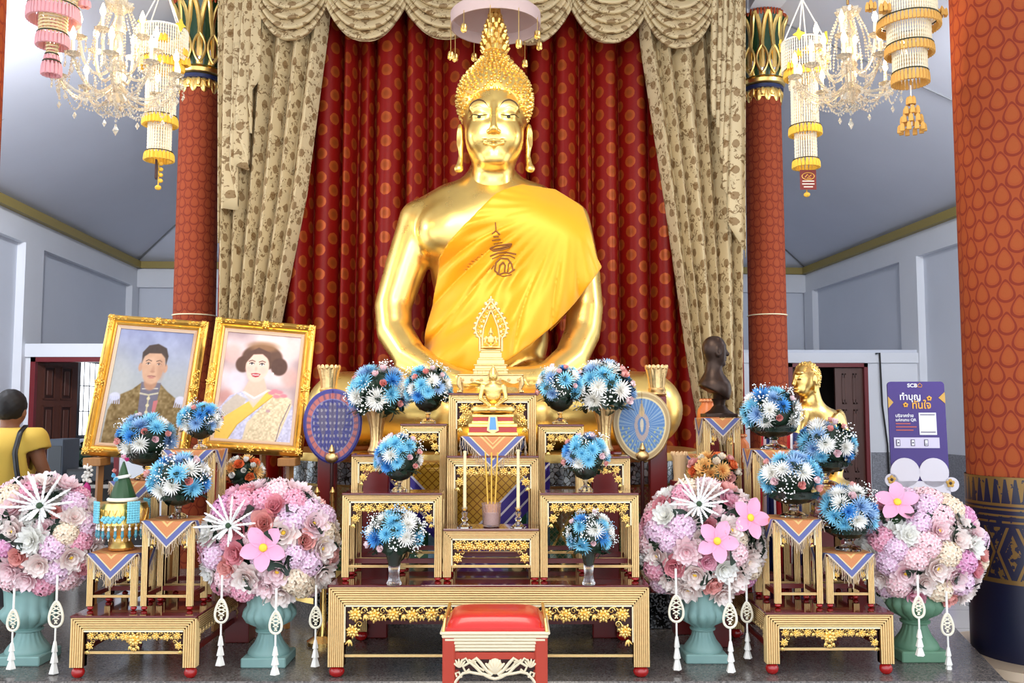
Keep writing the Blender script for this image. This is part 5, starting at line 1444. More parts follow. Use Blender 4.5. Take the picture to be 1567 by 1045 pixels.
for i in range(25):
    q=-1+2*i/24; P.append((q*(hw-.025),hs-.045-.016*math.cos(q*2.5*PI)*(1-abs(q)*.4)))
P.append((hw-.02,hs-.018)); v,f=prism(P,-.074,-.064); m.add(v,f); 
for i in range(7):
    q=-.84+.28*i; flower_relief(m,q*hw,hs-.034,.012,-.078,6)
m.build('carved_apron',M_OLDGOLD,cs)
sh=thing('shrine','little gilt shrine, a tiny buddha under a pointed flame arch, before the yellow robe','shrine',(sx0,Ys,zC4+hs))
q=ks; m=MB(); tiers(m,[(26*q,.060,0,5*q,0,.002),(27*q,.063,5*q,8*q,0,.002),(24*q,.055,8*q,13*q,0,.002),(25.5*q,.058,13*q,15*q,0,.002),(21*q,.05,15*q,22*q,0,.002),(19*q,.046,22*q,25*q,0,.002),(17*q,.04,25*q,33*q,0,.002),(15*q,.036,33*q,36*q,0,.002),(16*q,.038,36*q,38*q,0,.002)])
for s in(-1,1):
    for xx in(10,22): m.add(*bbox(s*xx*q-.008,s*xx*q+.008,-.066,.06,0,5*q,.002))
m.build('tiered_base',M_OLDGOLD,sh)
o=child('tiny_buddha',MINI,sh,Matrix.Translation((0,-.012,38*q))@Matrix.Scale(36*q,4))
m=MB()
for s in(-1,1):
    arc=[(17,36),(17,56),(22,62),(24,72),(20,84),(14,94),(7,104),(0,114)]
    tt=np.linspace(0,1,len(arc)); t2=np.linspace(0,1,30)
    P=[(s*a*q,.02,b*q) for a,b in zip(np.interp(t2,tt,[a[0] for a in arc]),np.interp(t2,tt,[a[1] for a in arc]))]
    m.add(*tube(P,2.0*q,6))
    arc2=[(13,38),(13,58),(11,72),(5,88),(0,100)]; tt=np.linspace(0,1,len(arc2)); P=[(s*a*q,.012,b*q) for a,b in zip(np.interp(t2,tt,[a[0] for a in arc2]),np.interp(t2,tt,[a[1] for a in arc2]))]; m.add(*tube(P,1.6*q,6))
    for i in range(11):
        a=np.interp(i/10,tt:=np.linspace(0,1,len(arc)),[x[0] for x in arc]); b=np.interp(i/10,tt,[x[1] for x in arc])
        if b<58: continue
        scroll(m,s*(a-4)*q,b*q-3*q,3.6*q,.02,s); m.add(*sph((s*(a+2)*q,.02,b*q+1*q),(3.2*q,2*q,2.4*q),6,5)); m.add(*sph((s*(a-8)*q,.022,b*q-4*q),(3*q,1.6*q,3*q),6,5))
m.add(*sph((0,.02,118*q),(1.6*q,1.6*q,4*q),6,6)); m.add(*sph((0,.02,113*q),(5*q,1.6*q,1.6*q),6,5)); m.build('flame_arch',M_OLDGOLD,sh)
# candlesticks, incense cup
_,pC1,YC1,DC1,wC1=T_['C1']; zC1=pC1.z+.0105
def candlestick(label,px,Y,top,base=806,mid=776):
    p=at(px,base,Y); k=Y/F; t=thing('candlestick',label,'candlestick',(p.x,Y,zC1),0,'candlesticks on the central altar'); h=(base-mid)*k
    m=MB(); m.add(*lathe([(11*k,0),(11.5*k,.004),(6*k,.016),(3*k,h*.3),(5*k,h*.42),(3*k,h*.55),(4.5*k,h*.72),(3*k,h*.85),(5*k,h),(3.5*k,h)],24,fl=fl_cut(6,.06))); m.build('glass_holder',M_GLASS,t,smooth=30)
    m=MB(); m.add(*lathe([(2.6*k,h-.006),(2.4*k,h+(mid-top)*k*.97),(3.0*k,h+(mid-top)*k),(1.2*k,h+(mid-top)*k+.004)],16)); c=m.build('candle',plain('cream_wax',(244,222,170),.5),t)
    m=MB(); m.add(*tube([(0,0,h+(mid-top)*k),(.001,0,h+(mid-top)*k+.012)],.001,5)); m.build('wick',M_BLACK,c)
candlestick('cream candle in a glass holder, left of the incense cup',711,YC1+.05,692); candlestick('cream candle in a glass holder, right of the incense cup',793,YC1+.05,690)
p=at(752,806,YC1+.07); k=(YC1+.07)/F; t=thing('incense_cup','ribbed pink glass incense cup holding three thin yellow sticks','cup',(p.x,YC1+.07,zC1))
m=MB(); m.add(*lathe([(11*k,0),(12.5*k,.004),(13*k,.02),(14*k,34*k),(15*k,36*k),(13.2*k,36*k),(12*k,.012),(.5*k,.010)],36,fl=lambda t_,i:1+.03*math.cos(18*t_) if 1<i<5 else 1)); m.build('glass_cup',Mat('rose_glass',srgb(250,226,222),.06,0,trans=.9,ior=1.45).m,t,smooth=40)
m=MB(); m.add(*lathe([(.001,.012),(11*k,.014),(11.6*k,22*k),(.001,23*k)],20,cap=False)); m.build('ash',plain('incense_ash',(196,182,172),.9),t)
for dx in(-9,0,9):
    m=MB(); m.add(*tube([(dx*.5*k,0,15*k),(dx*1.05*k,0,112*k)],1.2*k,6)); m.build('incense_stick',plain('yellow_incense',(226,178,70),.6),t)

# gilt-topped posts beside the throne, brass stand, ceremonial fans
M_GLIT=Mat('black_glass_mosaic',srgb(20,20,24),.1,.2,coat=.7); cc=M_GLIT.voro(90,color=True); M_GLIT.set('Base Color',M_GLIT.mix(cc.gt(.62),srgb(14,14,18),srgb(120,124,130))); M_GLIT=M_GLIT.m
def post(label,px,Y):
    p=at(px,600,Y); k=Y/F; t=thing('gilt_topped_post',label,'post',(p.x,Y,DAIS),0,'red posts with gilt flared tops beside the throne')
    zc=at(px,606,Y).z-DAIS; zt=at(px,562,Y).z-DAIS; zb=at(px,905,Y).z-DAIS
    m=MB(); m.add(*bbox(-13*k,13*k,-.045,.045,zb,zc,.004)); m.build('shaft',M_LACQ2,t)
    m=MB(); m.add(*bbox(-.065,.065,-.055,.055,0,zb,.006)); m.build('mosaic_foot',M_GLIT,t)
    H=zt-zc; m=MB(); m.add(*lathe([(13*k,zc),(15*k,zc+H*.06),(13*k,zc+H*.12),(14*k,zc+H*.22),(12*k,zc+H*.28),(13*k,zc+H*.6),(17*k,zt),(15*k,zt),(11*k,zc+H*.7),(.01,zc+H*.68)],40,fl=lambda t_,i:1+.05*math.cos(14*t_) if 4<i<8 else 1))
    for i in range(14):
        a=2*PI*i/14; m.add(*sph((0,-16.4*k,zt),(3.4*k,1.5*k,4*k),6,5),M=Matrix.Rotation(a,4,'Z'))
    m.build('flared_top',M_OLDGOLD,t)
post('red post with a gilt flared top behind the dark blue oval fan',503,5.765); post('red post with a gilt flared top behind the light blue oval fan',1005,5.765)
def painted(name,fn,w,h,nx,nz,parent,rough=.35,shape=None,y=0,depth=.004,coat=0):
    """a printed panel: fn(u,v)->rgb (srgb 0..255), u right 0..1, v down 0..1; vertex colours on a fine grid"""
    U,Vv=np.meshgrid(np.linspace(0,1,nx),np.linspace(0,1,nz),indexing='ij'); col=fn(U,Vv)
    X=(U-.5)*w; Z=(1-Vv)*h
    if shape: X,Z=shape(U,Vv)
    me=bpy.data.meshes.new(name); P=np.stack([X,np.full_like(X,y),Z],-1).reshape(-1,3); me.from_pydata(P.tolist(),[],[q[::-1] for q in gridf(nx,nz)])
    c=np.clip(col,0,255)/255; c=np.where(c<=.04045,c/12.92,((c+.055)/1.055)**2.4); a=me.color_attributes.new('Col','FLOAT_COLOR','POINT')
    a.data.foreach_set('color',np.concatenate([c.reshape(-1,3),np.ones((nx*nz,1))],1).ravel().astype(np.float32))
    mt=Mat(name+'_print',(.5,.5,.5),rough,coat=coat); mt.set('Base Color',mt.col()); me.materials.append(mt.m); me.polygons.foreach_set('use_smooth',[True]*len(me.polygons))
    o=bpy.data.objects.new(name,me); COL.objects.link(o); o.parent=parent
    md=o.modifiers.new('thickness','SOLIDIFY'); md.thickness=depth; md.offset=-1 if True else 1
    return o
class Paint:
    def __init__(s,U,V,asp,bg): s.u=U; s.v=V*asp; s.asp=asp; s.c=np.zeros(U.shape+(3,))+np.array(bg,float)
    def blend(s,m,col): s.c=s.c*(1-m[...,None])+np.array(col,float)*m[...,None]; return s
    def st(s,d,soft): x=np.clip(.5-d/soft,0,1); return x*x*(3-2*x)
    def ell(s,cx,cy,rx,ry,col,soft=.012,a=1,rot=0):
        x=s.u-cx; y=s.v-cy*s.asp; c_,s_=math.cos(rot),math.sin(rot); x,y=x*c_+y*s_,-x*s_+y*c_
        q=np.sqrt((x/rx)**2+(y/ry)**2); return s.blend(s.st((q-1)*min(rx,ry),soft)*a,col)
    def poly(s,P,col,soft=.012,a=1): return s.blend(s.st(poly2d(s.u.astype(np.float32),s.v.astype(np.float32),[(x,y*s.asp) for x,y in P]),soft)*a,col)
    def line(s,P,w,col,soft=.008,a=1):
        d=np.full(s.u.shape,9.)
        for (x0,y0),(x1,y1) in zip(P,P[1:]):
            y0*=s.asp; y1*=s.asp
            ex,ey=x1-x0,y1-y0; t=np.clip(((s.u-x0)*ex+(s.v-y0)*ey)/max(ex*ex+ey*ey,1e-9),0,1); d=np.minimum(d,np.hypot(s.u-x0-ex*t,s.v-y0-ey*t))
        return s.blend(s.st(d-w,soft)*a,col)
    def noise(s,seed,n,amp,mask=None):
        r=np.random.RandomState(seed).rand(n+2,int(n*s.asp)+3); x=s.u*n; y=s.v*n; i=np.floor(x).astype(int); j=np.floor(y).astype(int); fx=x-i; fy=y-j; fx=fx*fx*(3-2*fx); fy=fy*fy*(3-2*fy)
        i=np.clip(i,0,n); j=np.clip(j,0,r.shape[1]-2)
        q=(r[i,j]*(1-fx)+r[i+1,j]*fx)*(1-fy)+(r[i,j+1]*(1-fx)+r[i+1,j+1]*fx)*fy-.5
        s.c=s.c+(q*amp)[...,None]*(1 if mask is None else mask[...,None]); return s
def fan(label,px,py,rx,ry,Y,dark):
    p=at(px,py,Y); k=Y/F; t=thing('ceremonial_fan',label,'fan',(p.x,Y,DAIS),0); zc=p.z-DAIS
    def shp(U,V):     # U angle, V radius
        a=U*2*PI; wz=np.cos(a); wx=np.sin(a)*(1+.10*np.cos(a)); return wx*V*rx*k, zc+wz*V*ry*k
    def colr(U,V):
        P=Paint(U,V,1,(46,42,120) if dark else (74,120,176)); a=U*2*PI; x=np.sin(a)*V; z=np.cos(a)*V
        if dark:
            P.c[:]=(44,40,116); ray=(np.sin(a*36)>.2)&(V<.74); P.c[ray]=(70,62,140)
            for xx,z0,z1,w in ((-.34,-.05,.5,.13),(.30,-.05,.5,.13),(0,.0,.62,.12)):
                m=(np.abs(x-xx)<w*(1-np.clip((z0+.1-z)/.5,0,1)))&(z>z0-.4)&(z<z1); P.c[m]=(84,74,108)
            m=(np.abs(np.sin(x*22))*np.abs(np.sin(z*18))>.75)&(V<.74); P.c[m]=(150,140,150)
            m=(V>.76)&(V<.90); P.c[m]=(190,100,92); m=(V>.76)&(V<.90)&(np.abs(np.sin(a*14))>.9); P.c[m]=(120,70,100); m=((V>.735)&(V<.76))|((V>.9)&(V<.92)); P.c[m]=(120,118,170); m=V>.92; P.c[m]=(52,48,130)
        else:
            ray=(np.sin(a*40)>.55)&(V>.3)&(V<.8); P.c[ray]=(130,160,190)
            m=(V>.82); P.c[m]=(176,146,96); m=(V>.82)&(V<.86); P.c[m]=(226,204,150); m=V>.95; P.c[m]=(214,190,140)
            fig=(((x/.26)**2+((z+.02)/.42)**2)<1)&(((x/.15)**2+((z+.0)/.26)**2)>1); P.c[fig]=(176,156,150)
            m=((x/.06)**2+((z-.02)/.2)**2<1); P.c[m]=(210,196,170); m=(np.abs(x)<.1*(1-(z-.4)/.35))&(z>.4)&(z<.75); P.c[m]=(186,160,120)
            m=(np.hypot(x,z-.36)<.08); P.c[m]=(206,170,120); m=(np.sin(x*30)*np.sin(z*26)>.6)&(V>.45)&(V<.8)&(z<0); P.c[m]=(176,180,120)
        return P.c
    bl=painted('blade',colr,1,1,145,40,t,.35,shp,0,.008)
    m=MB(); pts=[]
    for i in range(64):
        a=2*PI*i/64; pts.append((math.sin(a)*(1+.10*math.cos(a))*rx*k,.002,zc+math.cos(a)*ry*k))
    m.add(*tube(pts,.008,6,closed=True)); m.build('rim',plain('fan_rim_violet',(70,66,140),.4) if dark else M_OLDGOLD,t)
    pm=Mat('clear_film',(0,0,0),.05,0,alpha=.05,coat=1).m
    m=MB(); V=[]
    for i in range(49):
        for j in range(10):
            a=2*PI*i/48; q=(j/9)*1.05; V.append((math.sin(a)*(1+.10*math.cos(a))*rx*k*q,-.012-.03*(1-(j/9)**2)-.004*math.sin(a*7+j),zc+math.cos(a)*ry*k*q))
    m.add(V,gridf(49,10)); m.build('plastic_cover',pm,t,smooth=180)
    zk=zc-ry*k
    m=MB(); m.add(*sph((0,-.02,zk+.03),(10*k,.022,8*k),14,10)); m.add(*lathe([(.01,zk+.05),(.022,zk+.07),(.004,zk+.11)],12),M=Matrix.Translation((0,-.02,0))); m.build('filigree_knob',M_OLDGOLD,t)
    m=MB(); m.add(*tube([(0,.0,zk+.06),(0,.0,.03)],.012,10)); m.build('pole',plain('dark_wood_pole',(56,22,20),.3),t)
    m=MB(); m.add(*lathe([(.034,0),(.034,.03),(.02,.05),(.014,.06)],24)); m.build('base',M_LACQ2,t)
    return t
fan('oval ceremonial fan in dark blue with a red ring, under clear plastic',509,652,43,55,5.66,True)
fan('oval ceremonial fan in lighter blue with a golden border, under clear plastic',982,652,43,52,5.66,False)
p=at(509,760,5.40); t=thing('brass_stand','polished brass stand with two turned finials left of the stepped tables','candle stand',(at(507,760,5.56).x,5.56,DAIS)) if False else thing('brass_stand','polished brass stand with two turned finials left of the stepped tables','candle stand',(at(497,760,5.36).x,5.36,DAIS))
k=5.36/F; zt=at(500,745,5.36).z-DAIS
m=MB(); m.add(*lathe([(.09,0),(.09,.02),(.04,.05),(.02,.10),(.015,zt-.28),(.03,zt-.26),(.015,zt-.22)],20)); m.build('stem',M_BRASS,t)
m=MB(); m.add(*tube([(-.045,0,zt-.20),(-.03,0,zt-.24),(0,0,zt-.25),(.03,0,zt-.24),(.045,0,zt-.20)],.012,8)); m.build('arm',M_BRASS,t)
for s in(-1,1):
    m=MB(); m.add(*lathe([(.004,zt-.22),(.016,zt-.19),(.010,zt-.16),(.018,zt-.12),(.010,zt-.09),(.016,zt-.07),(.012,zt-.05),(.017,zt-.03),(.003,zt)],14),M=Matrix.Translation((s*.045,0,0))); m.build('finial',M_BRASS,t)

# ------------------------------------------------------------------ gold bowl with blue fringe, green cone
_,pb_,Yb_,Db_,wb_=T_['sl1']; zb=pb_.z+.018; Yb=Yb_+.12; k=Yb/F; xb=at(185,850,Yb).x
t=thing('offering_bowl','gold footed bowl with sky blue crochet cover and hanging blue bead fringe','bowl',(xb,Yb,zb))
m=MB(); R=32*k; h=at(185,797,Yb).z-zb
m.add(*lathe([(R*.55,0),(R*.58,h*.08),(R*.42,h*.28),(R*.45,h*.42),(R*.80,h*.66),(R*1.0,h*.95),(R*1.02,h)],40,fl=lambda t_,i:1+.02*math.cos(20*t_))); 
for i in range(20):
    a=2*PI*i/20
    for s in(-1,1): m.add(*tube([(R*1.02*math.cos(a+s*.16*q),R*1.02*math.sin(a+s*.16*q),h*(1.0-.32*q*0)-q*h*.30) if False else ((R*(1.02-.18*q))*math.cos(a+s*.16*q),(R*(1.02-.18*q))*math.sin(a+s*.16*q),h*(.97-.30*q)) for q in np.linspace(0,1,5)],.0022,4))
m.build('gilt_bowl',M_GOLD,t)
h2=at(185,768,Yb).z-zb; M_SKY=plain('sky_crochet',(126,200,216),.8)
m=MB(); V=[]
for i in range(41):
    for j in range(6):
        a=2*PI*i/40; q=(R*1.1)*(1-.12*max(0,j-3)/2); e=1+.12*math.cos(4*a)*.8; V.append((q*e*math.cos(a)*(1 if j<5 else .02),q*e*math.sin(a)*(1 if j<5 else .02),h-.01+(h2-h+.01)*min(1,j/4)))
m.add(V,gridf(41,6))
for i in range(24):
    for sg in (-1,1):
        P=[]
        for q_ in np.linspace(0,.72,6):
            a_=2*PI*i/24+sg*.30*q_; e=1+.12*math.cos(4*a_)*.8; P.append((R*1.115*e*math.cos(a_),R*1.115*e*math.sin(a_),h-.01+(h2-h+.01)*q_))
        m.add(*tube(P,.0028,4))
m.build('crochet_cover',M_GOLD,t,smooth=60)
for a0 in (-2.4,-.75,.8,2.35):
    m=MB()
    for j in range(9):
        for i in range(5):
            a=a0+(i-2)*.10; q=R*1.16; m.add(*sph((q*math.cos(a)*1.03,q*math.sin(a)*1.03,h+.005+(h2-h)*j/8),(.009,.009,.008),6,4))
    m.build('crochet_band',M_SKY,t)
m=MB()
for i in range(14):
    a=-PI/2-.35+.06*i; m.add(*sph((R*1.22*math.cos(a),R*1.22*math.sin(a),h+.02+.012*math.sin(i*2.1)),(.012,.010,.010),6,4))
m.build('crochet_swag',M_SKY,t)
m=MB(); m2=MB()
for i in range(22):
    a=2*PI*i/22; x,y=R*1.08*math.cos(a),R*1.08*math.sin(a); L=h*.50
    m.add(*sph((x,y,h-.012),(.006,.006,.006),6,4)); m.add(*sph((x,y,h-.03),(.008,.008,.010),6,4)); m2.add(*lathe([(.002,0),(.008,-.008),(.007,-.02),(.010,-.028),(.002,-.046)],8),M=Matrix.Translation((x,y,h-.036))); m.add(*sph((x,y,h-.086),(.003,.003,.006),5,4))
    m.add(*tube([(x,y,h),(x,y,h-.085)],.0016,4))
m.build('white_beads',M_WHITE,t); m2.build('blue_bead_fringe',plain('teal_bead',(70,140,156),.25),t)
t2=thing('leaf_cone','dark green folded leaf cone with white garlands on the gold bowl','offering',(xb,Yb,zb+h2))
k=Yb/F; hc=at(187,706,Yb).z-(zb+h2)
m=MB(); m.add(*lathe([(19*k,.002),(18.5*k,hc*.12),(15*k,hc*.3),(8*k,hc*.62),(4*k,hc*.85),(1.2*k,hc)],28,fl=lambda t_,i:1+.04*math.cos(12*t_+i))); m.build('cone',plain('banana_leaf',(44,78,42),.4),t2)
m=MB(); m.add(*tube([(19.5*k*math.cos(a),19.5*k*math.sin(a),hc*.07) for a in np.linspace(0,2*PI,28,endpoint=False)],.010,8,closed=True)); m.build('white_band',M_WHITE,t2)
m=MB(); m.add(*tube([(9.5*k*math.cos(a),9.5*k*math.sin(a)-.004,hc*.62+.006*math.cos(a)) for a in np.linspace(0,2*PI,20,endpoint=False)],.009,8,closed=True)); m.build('jasmine_garland',M_WHITE,t2)
r_=random.Random(5)
for (dx,dz,kd,cl,s) in ((-8,40,'rosebud','sky',.020),(-4,34,'rosebud','sky',.02),(-7,48,'rosebud','salmon',.018),(0,66,'rosebud','pink',.022),(5,62,'rosebud','magenta',.02)):
    put(t2,kd,cl,Vector((dx*k,-.04 if dz<60 else 0,dz*k*hc/(62*k))),(-.2,-1,.4) if dz<60 else (0,-.3,1),s,r_)
# ================================================================== FRAMED PORTRAITS ON EASELS
def king(U,V):
    P=Paint(U,V,1.42,(168,172,178)); sky=np.clip(1-V/.42,0,1)
    P.blend(sky*.9,(146,152,190)); P.blend(np.clip((V-.25)/.5,0,1)*.4,(176,170,160)); P.noise(3,6,34,np.clip(1-V/.4,0,1)); P.noise(4,13,18,np.clip(1-V/.4,0,1))
    P.ell(.02,.55,.26,.5,(190,190,184),.2,.5)
    # coat
    P.poly([(.02,1.02),(.03,.72),(.10,.60),(.30,.53),(.40,.47),(.66,.47),(.76,.53),(.96,.62),(1.0,.74),(1.0,1.02)],(128,104,62),.02)
    m=P.st(poly2d(P.u.astype(np.float32),P.v.astype(np.float32),[(x,y*1.42) for x,y in [(.02,1.02),(.03,.72),(.10,.60),(.30,.53),(.40,.47),(.66,.47),(.76,.53),(.96,.62),(1.0,.74),(1.0,1.02)]]),.02)
    P.noise(8,40,44,m); P.noise(9,18,34,m)
    P.poly([(.40,.46),(.66,.46),(.64,.70),(.56,.84),(.48,.84),(.42,.70)],(112,106,120),.015); P.line([(.41,.56),(.52,.57),(.64,.55)],.010,(196,186,160)); P.line([(.53,.57),(.53,.80)],.010,(190,176,140)); 
    for y in(.60,.66,.72,.78): P.ell(.53,y,.022,.020,(214,200,160),.01); 
    P.line([(.43,.52),(.63,.51)],.006,(210,204,190)); P.poly([(.60,.62),(.66,.61),(.64,.76),(.60,.77)],(190,110,110),.01); P.line([(.40,.72),(.44,.80)],.016,(120,140,80))
    for x in(.09,.95):
        P.ell(x,.60,.07,.05,(206,206,224),.02)
        for i in range(6): P.line([(x-.06+.024*i,.60),(x-.07+.028*i,.66)],.006,(190,190,214))
    # head
    P.ell(.52,.46,.085,.10,(178,132,104),.03)
    for s in(-1,1): P.ell(.52+s*.165,.33,.028,.055,(196,150,122),.015)
    P.ell(.52,.30,.150,.215,(206,162,132),.02); P.ell(.52,.37,.130,.15,(206,162,132),.03)
    P.poly([(.36,.30),(.35,.20),(.42,.135),(.54,.115),(.66,.15),(.70,.22),(.685,.31),(.66,.24),(.60,.20),(.44,.205),(.385,.235)],(74,60,54),.018)
    P.ell(.46,.27,.09,.04,(222,180,150),.06,.5)
    for s in(-1,1):
        P.line([(.52+s*.035,.272),(.52+s*.075,.262),(.52+s*.105,.275)],.006,(96,72,60)); P.ell(.52+s*.07,.298,.024,.011,(240,230,220),.008,.8); P.ell(.52+s*.07,.298,.010,.011,(52,38,34),.005); P.line([(.52+s*.045,.294),(.52+s*.07,.286),(.52+s*.098,.296)],.004,(90,64,54))
    P.ell(.525,.345,.022,.04,(188,140,112),.025,.7); P.ell(.522,.366,.032,.014,(176,126,100),.012,.7); P.line([(.47,.408),(.52,.402),(.57,.407)],.006,(150,96,88)); P.ell(.52,.418,.04,.012,(184,118,108),.01,.8)
    P.ell(.63,.34,.05,.14,(176,130,104),.06,.5); P.noise(1,30,6); return P.c
def queen(U,V):
    P=Paint(U,V,1.42,(204,178,178)); P.noise(5,5,70); 
    for (x,y,r,c) in ((.1,.2,.12,(222,170,160)),(.85,.12,.16,(226,196,190)),(.2,.45,.14,(216,206,214)),(.9,.4,.12,(206,160,150)),(.6,.05,.2,(236,214,206)),(.08,.62,.1,(190,130,120)),(.85,.6,.1,(214,190,190))): P.ell(x,y,r,r,c,.12,.8)
    P.ell(.5,.22,.27,.17,(96,66,52),.03); P.ell(.24+.02,.30,.10,.11,(90,60,48),.03); P.ell(.74,.30,.11,.12,(84,56,46),.03); P.ell(.5,.12,.20,.07,(150,108,74),.06,.8)
    # dress
    P.poly([(0,1.02),(.02,.72),(.14,.60),(.34,.54),(.62,.52),(.84,.56),(.98,.66),(1,1.02)],(196,192,216),.02)
    m=P.st(poly2d(P.u.astype(np.float32),P.v.astype(np.float32),[(x,y*1.42) for x,y in [(0,1.02),(.02,.72),(.14,.60),(.34,.54),(.62,.52),(.84,.56),(.98,.66),(1,1.02)]]),.02); P.noise(7,44,40,m)
    P.poly([(.06,.70),(.22,.58),(.36,.62),(.30,.74),(.06,.80)],(196,176,150),.02,.8)
    P.poly([(.62,.52),(.78,.55),(.95,.60),(.96,.66),(.80,1.02),(.36,1.02),(.40,.84),(.60,.66)],(222,200,164),.02); m2=P.st(poly2d(P.u.astype(np.float32),P.v.astype(np.float32),[(x,y*1.42) for x,y in [(.62,.52),(.95,.60),(.80,1.02),(.36,1.02)]]),.02); P.noise(12,50,50,m2)
    P.poly([(.60,.53),(.70,.58),(.28,.86),(.16,1.02),(.00,1.02),(.02,.84)],(234,190,84),.012); P.line([(.70,.58),(.28,.86),(.16,1.02)],.006,(206,160,60))
    P.line([(.94,.64),(.84,.84),(.80,1.0)],.005,(110,90,110))
    P.ell(.66,.72,.03,.02,(190,150,150),.01)
    for (x,y) in((.72,.53),(.78,.54),(.68,.55),(.84,.57),(.75,.58)): P.ell(x,y,.05,.025,(214,130,140),.02)
    # neck + face
    P.poly([(.38,.42),(.56,.42),(.62,.54),(.46,.66),(.30,.55)],(226,182,160),.02); P.poly([(.30,.56),(.46,.60),(.62,.54),(.46,.70)],(206,196,190),.02,.8); P.line([(.32,.56),(.46,.61),(.61,.54)],.012,(226,220,214))
    P.ell(.45,.31,.155,.185,(236,194,174),.02); P.ell(.44,.39,.115,.10,(236,194,174),.03)
    P.poly([(.28,.30),(.30,.19),(.44,.13),(.60,.17),(.64,.30),(.60,.24),(.50,.19),(.38,.20)],(92,62,50),.02)
    for s in(-1,1):
        c=.44+s*.068; P.line([(c-.04,.268),(c,.256),(c+.04,.266)],.006,(88,58,48)); P.ell(c,.290,.026,.013,(246,240,236),.008); P.ell(c,.290,.011,.012,(44,34,36),.005); P.line([(c-.03,.288),(c,.277),(c+.03,.286)],.006,(40,28,30)); P.ell(c+s*.02,.345,.05,.04,(236,170,156),.05,.5)
    P.ell(.435,.335,.018,.03,(216,166,146),.02,.7); P.poly([(.375,.382),(.44,.374),(.505,.380),(.48,.408),(.44,.416),(.40,.408)],(176,50,60),.010); P.line([(.40,.392),(.44,.394),(.48,.390)],.005,(246,240,238))
    P.ell(.665,.37,.014,.016,(246,246,240),.006); P.noise(2,30,5); return P.c
M_FRAMEG=make_gold('frame_gilt',(.93,.58,.13),.33,30,.3)
def portrait(label,fn,bl,tl,br,Yb,Yt,Ybr,name):
    BL=np.array(at(*bl,Yb)); TL=np.array(at(*tl,Yt)); BRt=np.array(at(*br,Ybr)); wv=BRt-BL; hv=TL-BL
    wn=wv/np.linalg.norm(wv); hv=hv-wn*np.dot(hv,wn); hn=hv/np.linalg.norm(hv); nn=np.cross(hn,wn)      # nn points to the back
    Wf=np.linalg.norm(wv); Hf=np.linalg.norm(hv)
    t=thing('framed_portrait',label,'framed portrait',tuple(BL+wv/2)); 
    R=Matrix((Vector(wn),Vector(nn),Vector(hn))).transposed().to_4x4(); t.rotation_euler=R.to_euler()
    fw=Wf*.135; w2=Wf/2
    m=MB()
    # moulding profile swept round with mitres
    prof=[(0,.0),(0,-.030),(.12,-.042),(.30,-.050),(.42,-.040),(.50,-.030),(.62,-.034),(.72,-.026),(.74,-.018),(.74,.0)]
    V=[]
    for (a,y) in prof:
        q=a*fw
        for (sx,sz) in((-1,0),(1,0),(1,1),(-1,1)): V.append((sx*(w2-q),y,q if sz==0 else Hf-q))
    f=[]
    for i in range(len(prof)-1):
        for c in range(4): f.append((i*4+c,i*4+(c+1)%4,(i+1)*4+(c+1)%4,(i+1)*4+c))
    m.add(V,f); m.build('frame',M_FRAMEG,t,smooth=25)
    for (x,z,s) in ((-w2,0,1),(w2,0,1),(-w2,Hf,1),(w2,Hf,1),(0,Hf,1.1),(0,0,1),(-w2,Hf*.5,1.25),(w2,Hf*.5,1.25)):
        m=MB(); cx_=x*(1-.30*fw/w2); cz=fw*.30 if z==0 else (Hf-fw*.30 if z==Hf else z); q=fw*.30*s
        vert=abs(x)>0 and 0<z<Hf
        flower_relief(m,cx_,cz,q,-.048,7)
        for d in(-1,1):
            for kx in range(1,4):
                o=d*q*(.9+.85*kx)
                if x!=0 and z in(0,Hf):
                    pts=[(cx_-math.copysign(abs(o),x),cz)] if d<0 else [(cx_,cz+(abs(o) if z==0 else -abs(o)))]
                elif vert: pts=[(cx_,cz+o)]
                else: pts=[(cx_+o,cz)]
                for (a,b) in pts:
                    scroll(m,a,b,q*.55,-.046,1 if kx%2 else -1); leaf_relief(m,a,b,q*.6*(1.2-.2*kx),-.046,kx*1.9+d)
        m.build('corner_ornament' if x!=0 and z in(0,Hf) else 'centre_ornament',M_FRAMEG,t)
    m=MB(); pr=[(.74,-.02),(.80,-.026),(.90,-.020),(1.0,-.016),(1.0,-.006)]; V=[]
    for (a,y) in pr:
        q=a*fw
        for (sx,sz) in((-1,0),(1,0),(1,1),(-1,1)): V.append((sx*(w2-q),y,q if sz==0 else Hf-q))
    f=[]
    for i in range(len(pr)-1):
        for c in range(4): f.append((i*4+c,i*4+(c+1)%4,(i+1)*4+(c+1)%4,(i+1)*4+c))
    m.add(V,f); m.build('inner_slip',plain('rose_gilt_slip',(222,190,160),.4,.3),t,smooth=25)
    o=painted('portrait_print',fn,Wf-2*fw*.97,Hf-2*fw*.97,130,190,t,.75,None,-.006,.004); o.location=(0,0,fw*.97)
    m=MB(); m.add(*box(-w2+.01,w2-.01,-.004,.012,.01,Hf-.01)); m.build('back_board',plain('back_board_brown',(96,66,40),.7),t,smooth=None)
    return t,BL,wn,hn,nn,Wf,Hf
p1=portrait('gold framed portrait of a man in a brown gold coat, at the far left',king,(126,697),(161,483),(288,706),5.70,5.98,5.79,'man')
p2=portrait('gold framed portrait of a woman in lilac with a yellow sash, below the beige drape',queen,(302,690),(322,487),(463,700),5.66,5.90,5.77,'woman')
M_WOOD=Mat('tan_wood',srgb(172,116,58),.5); M_WOOD.set('Base Color',M_WOOD.mix(M_WOOD.noise(6,4,stretch=(8,8,1)),srgb(150,98,46),srgb(190,134,74))); M_WOOD=M_WOOD.m
BRK=[]
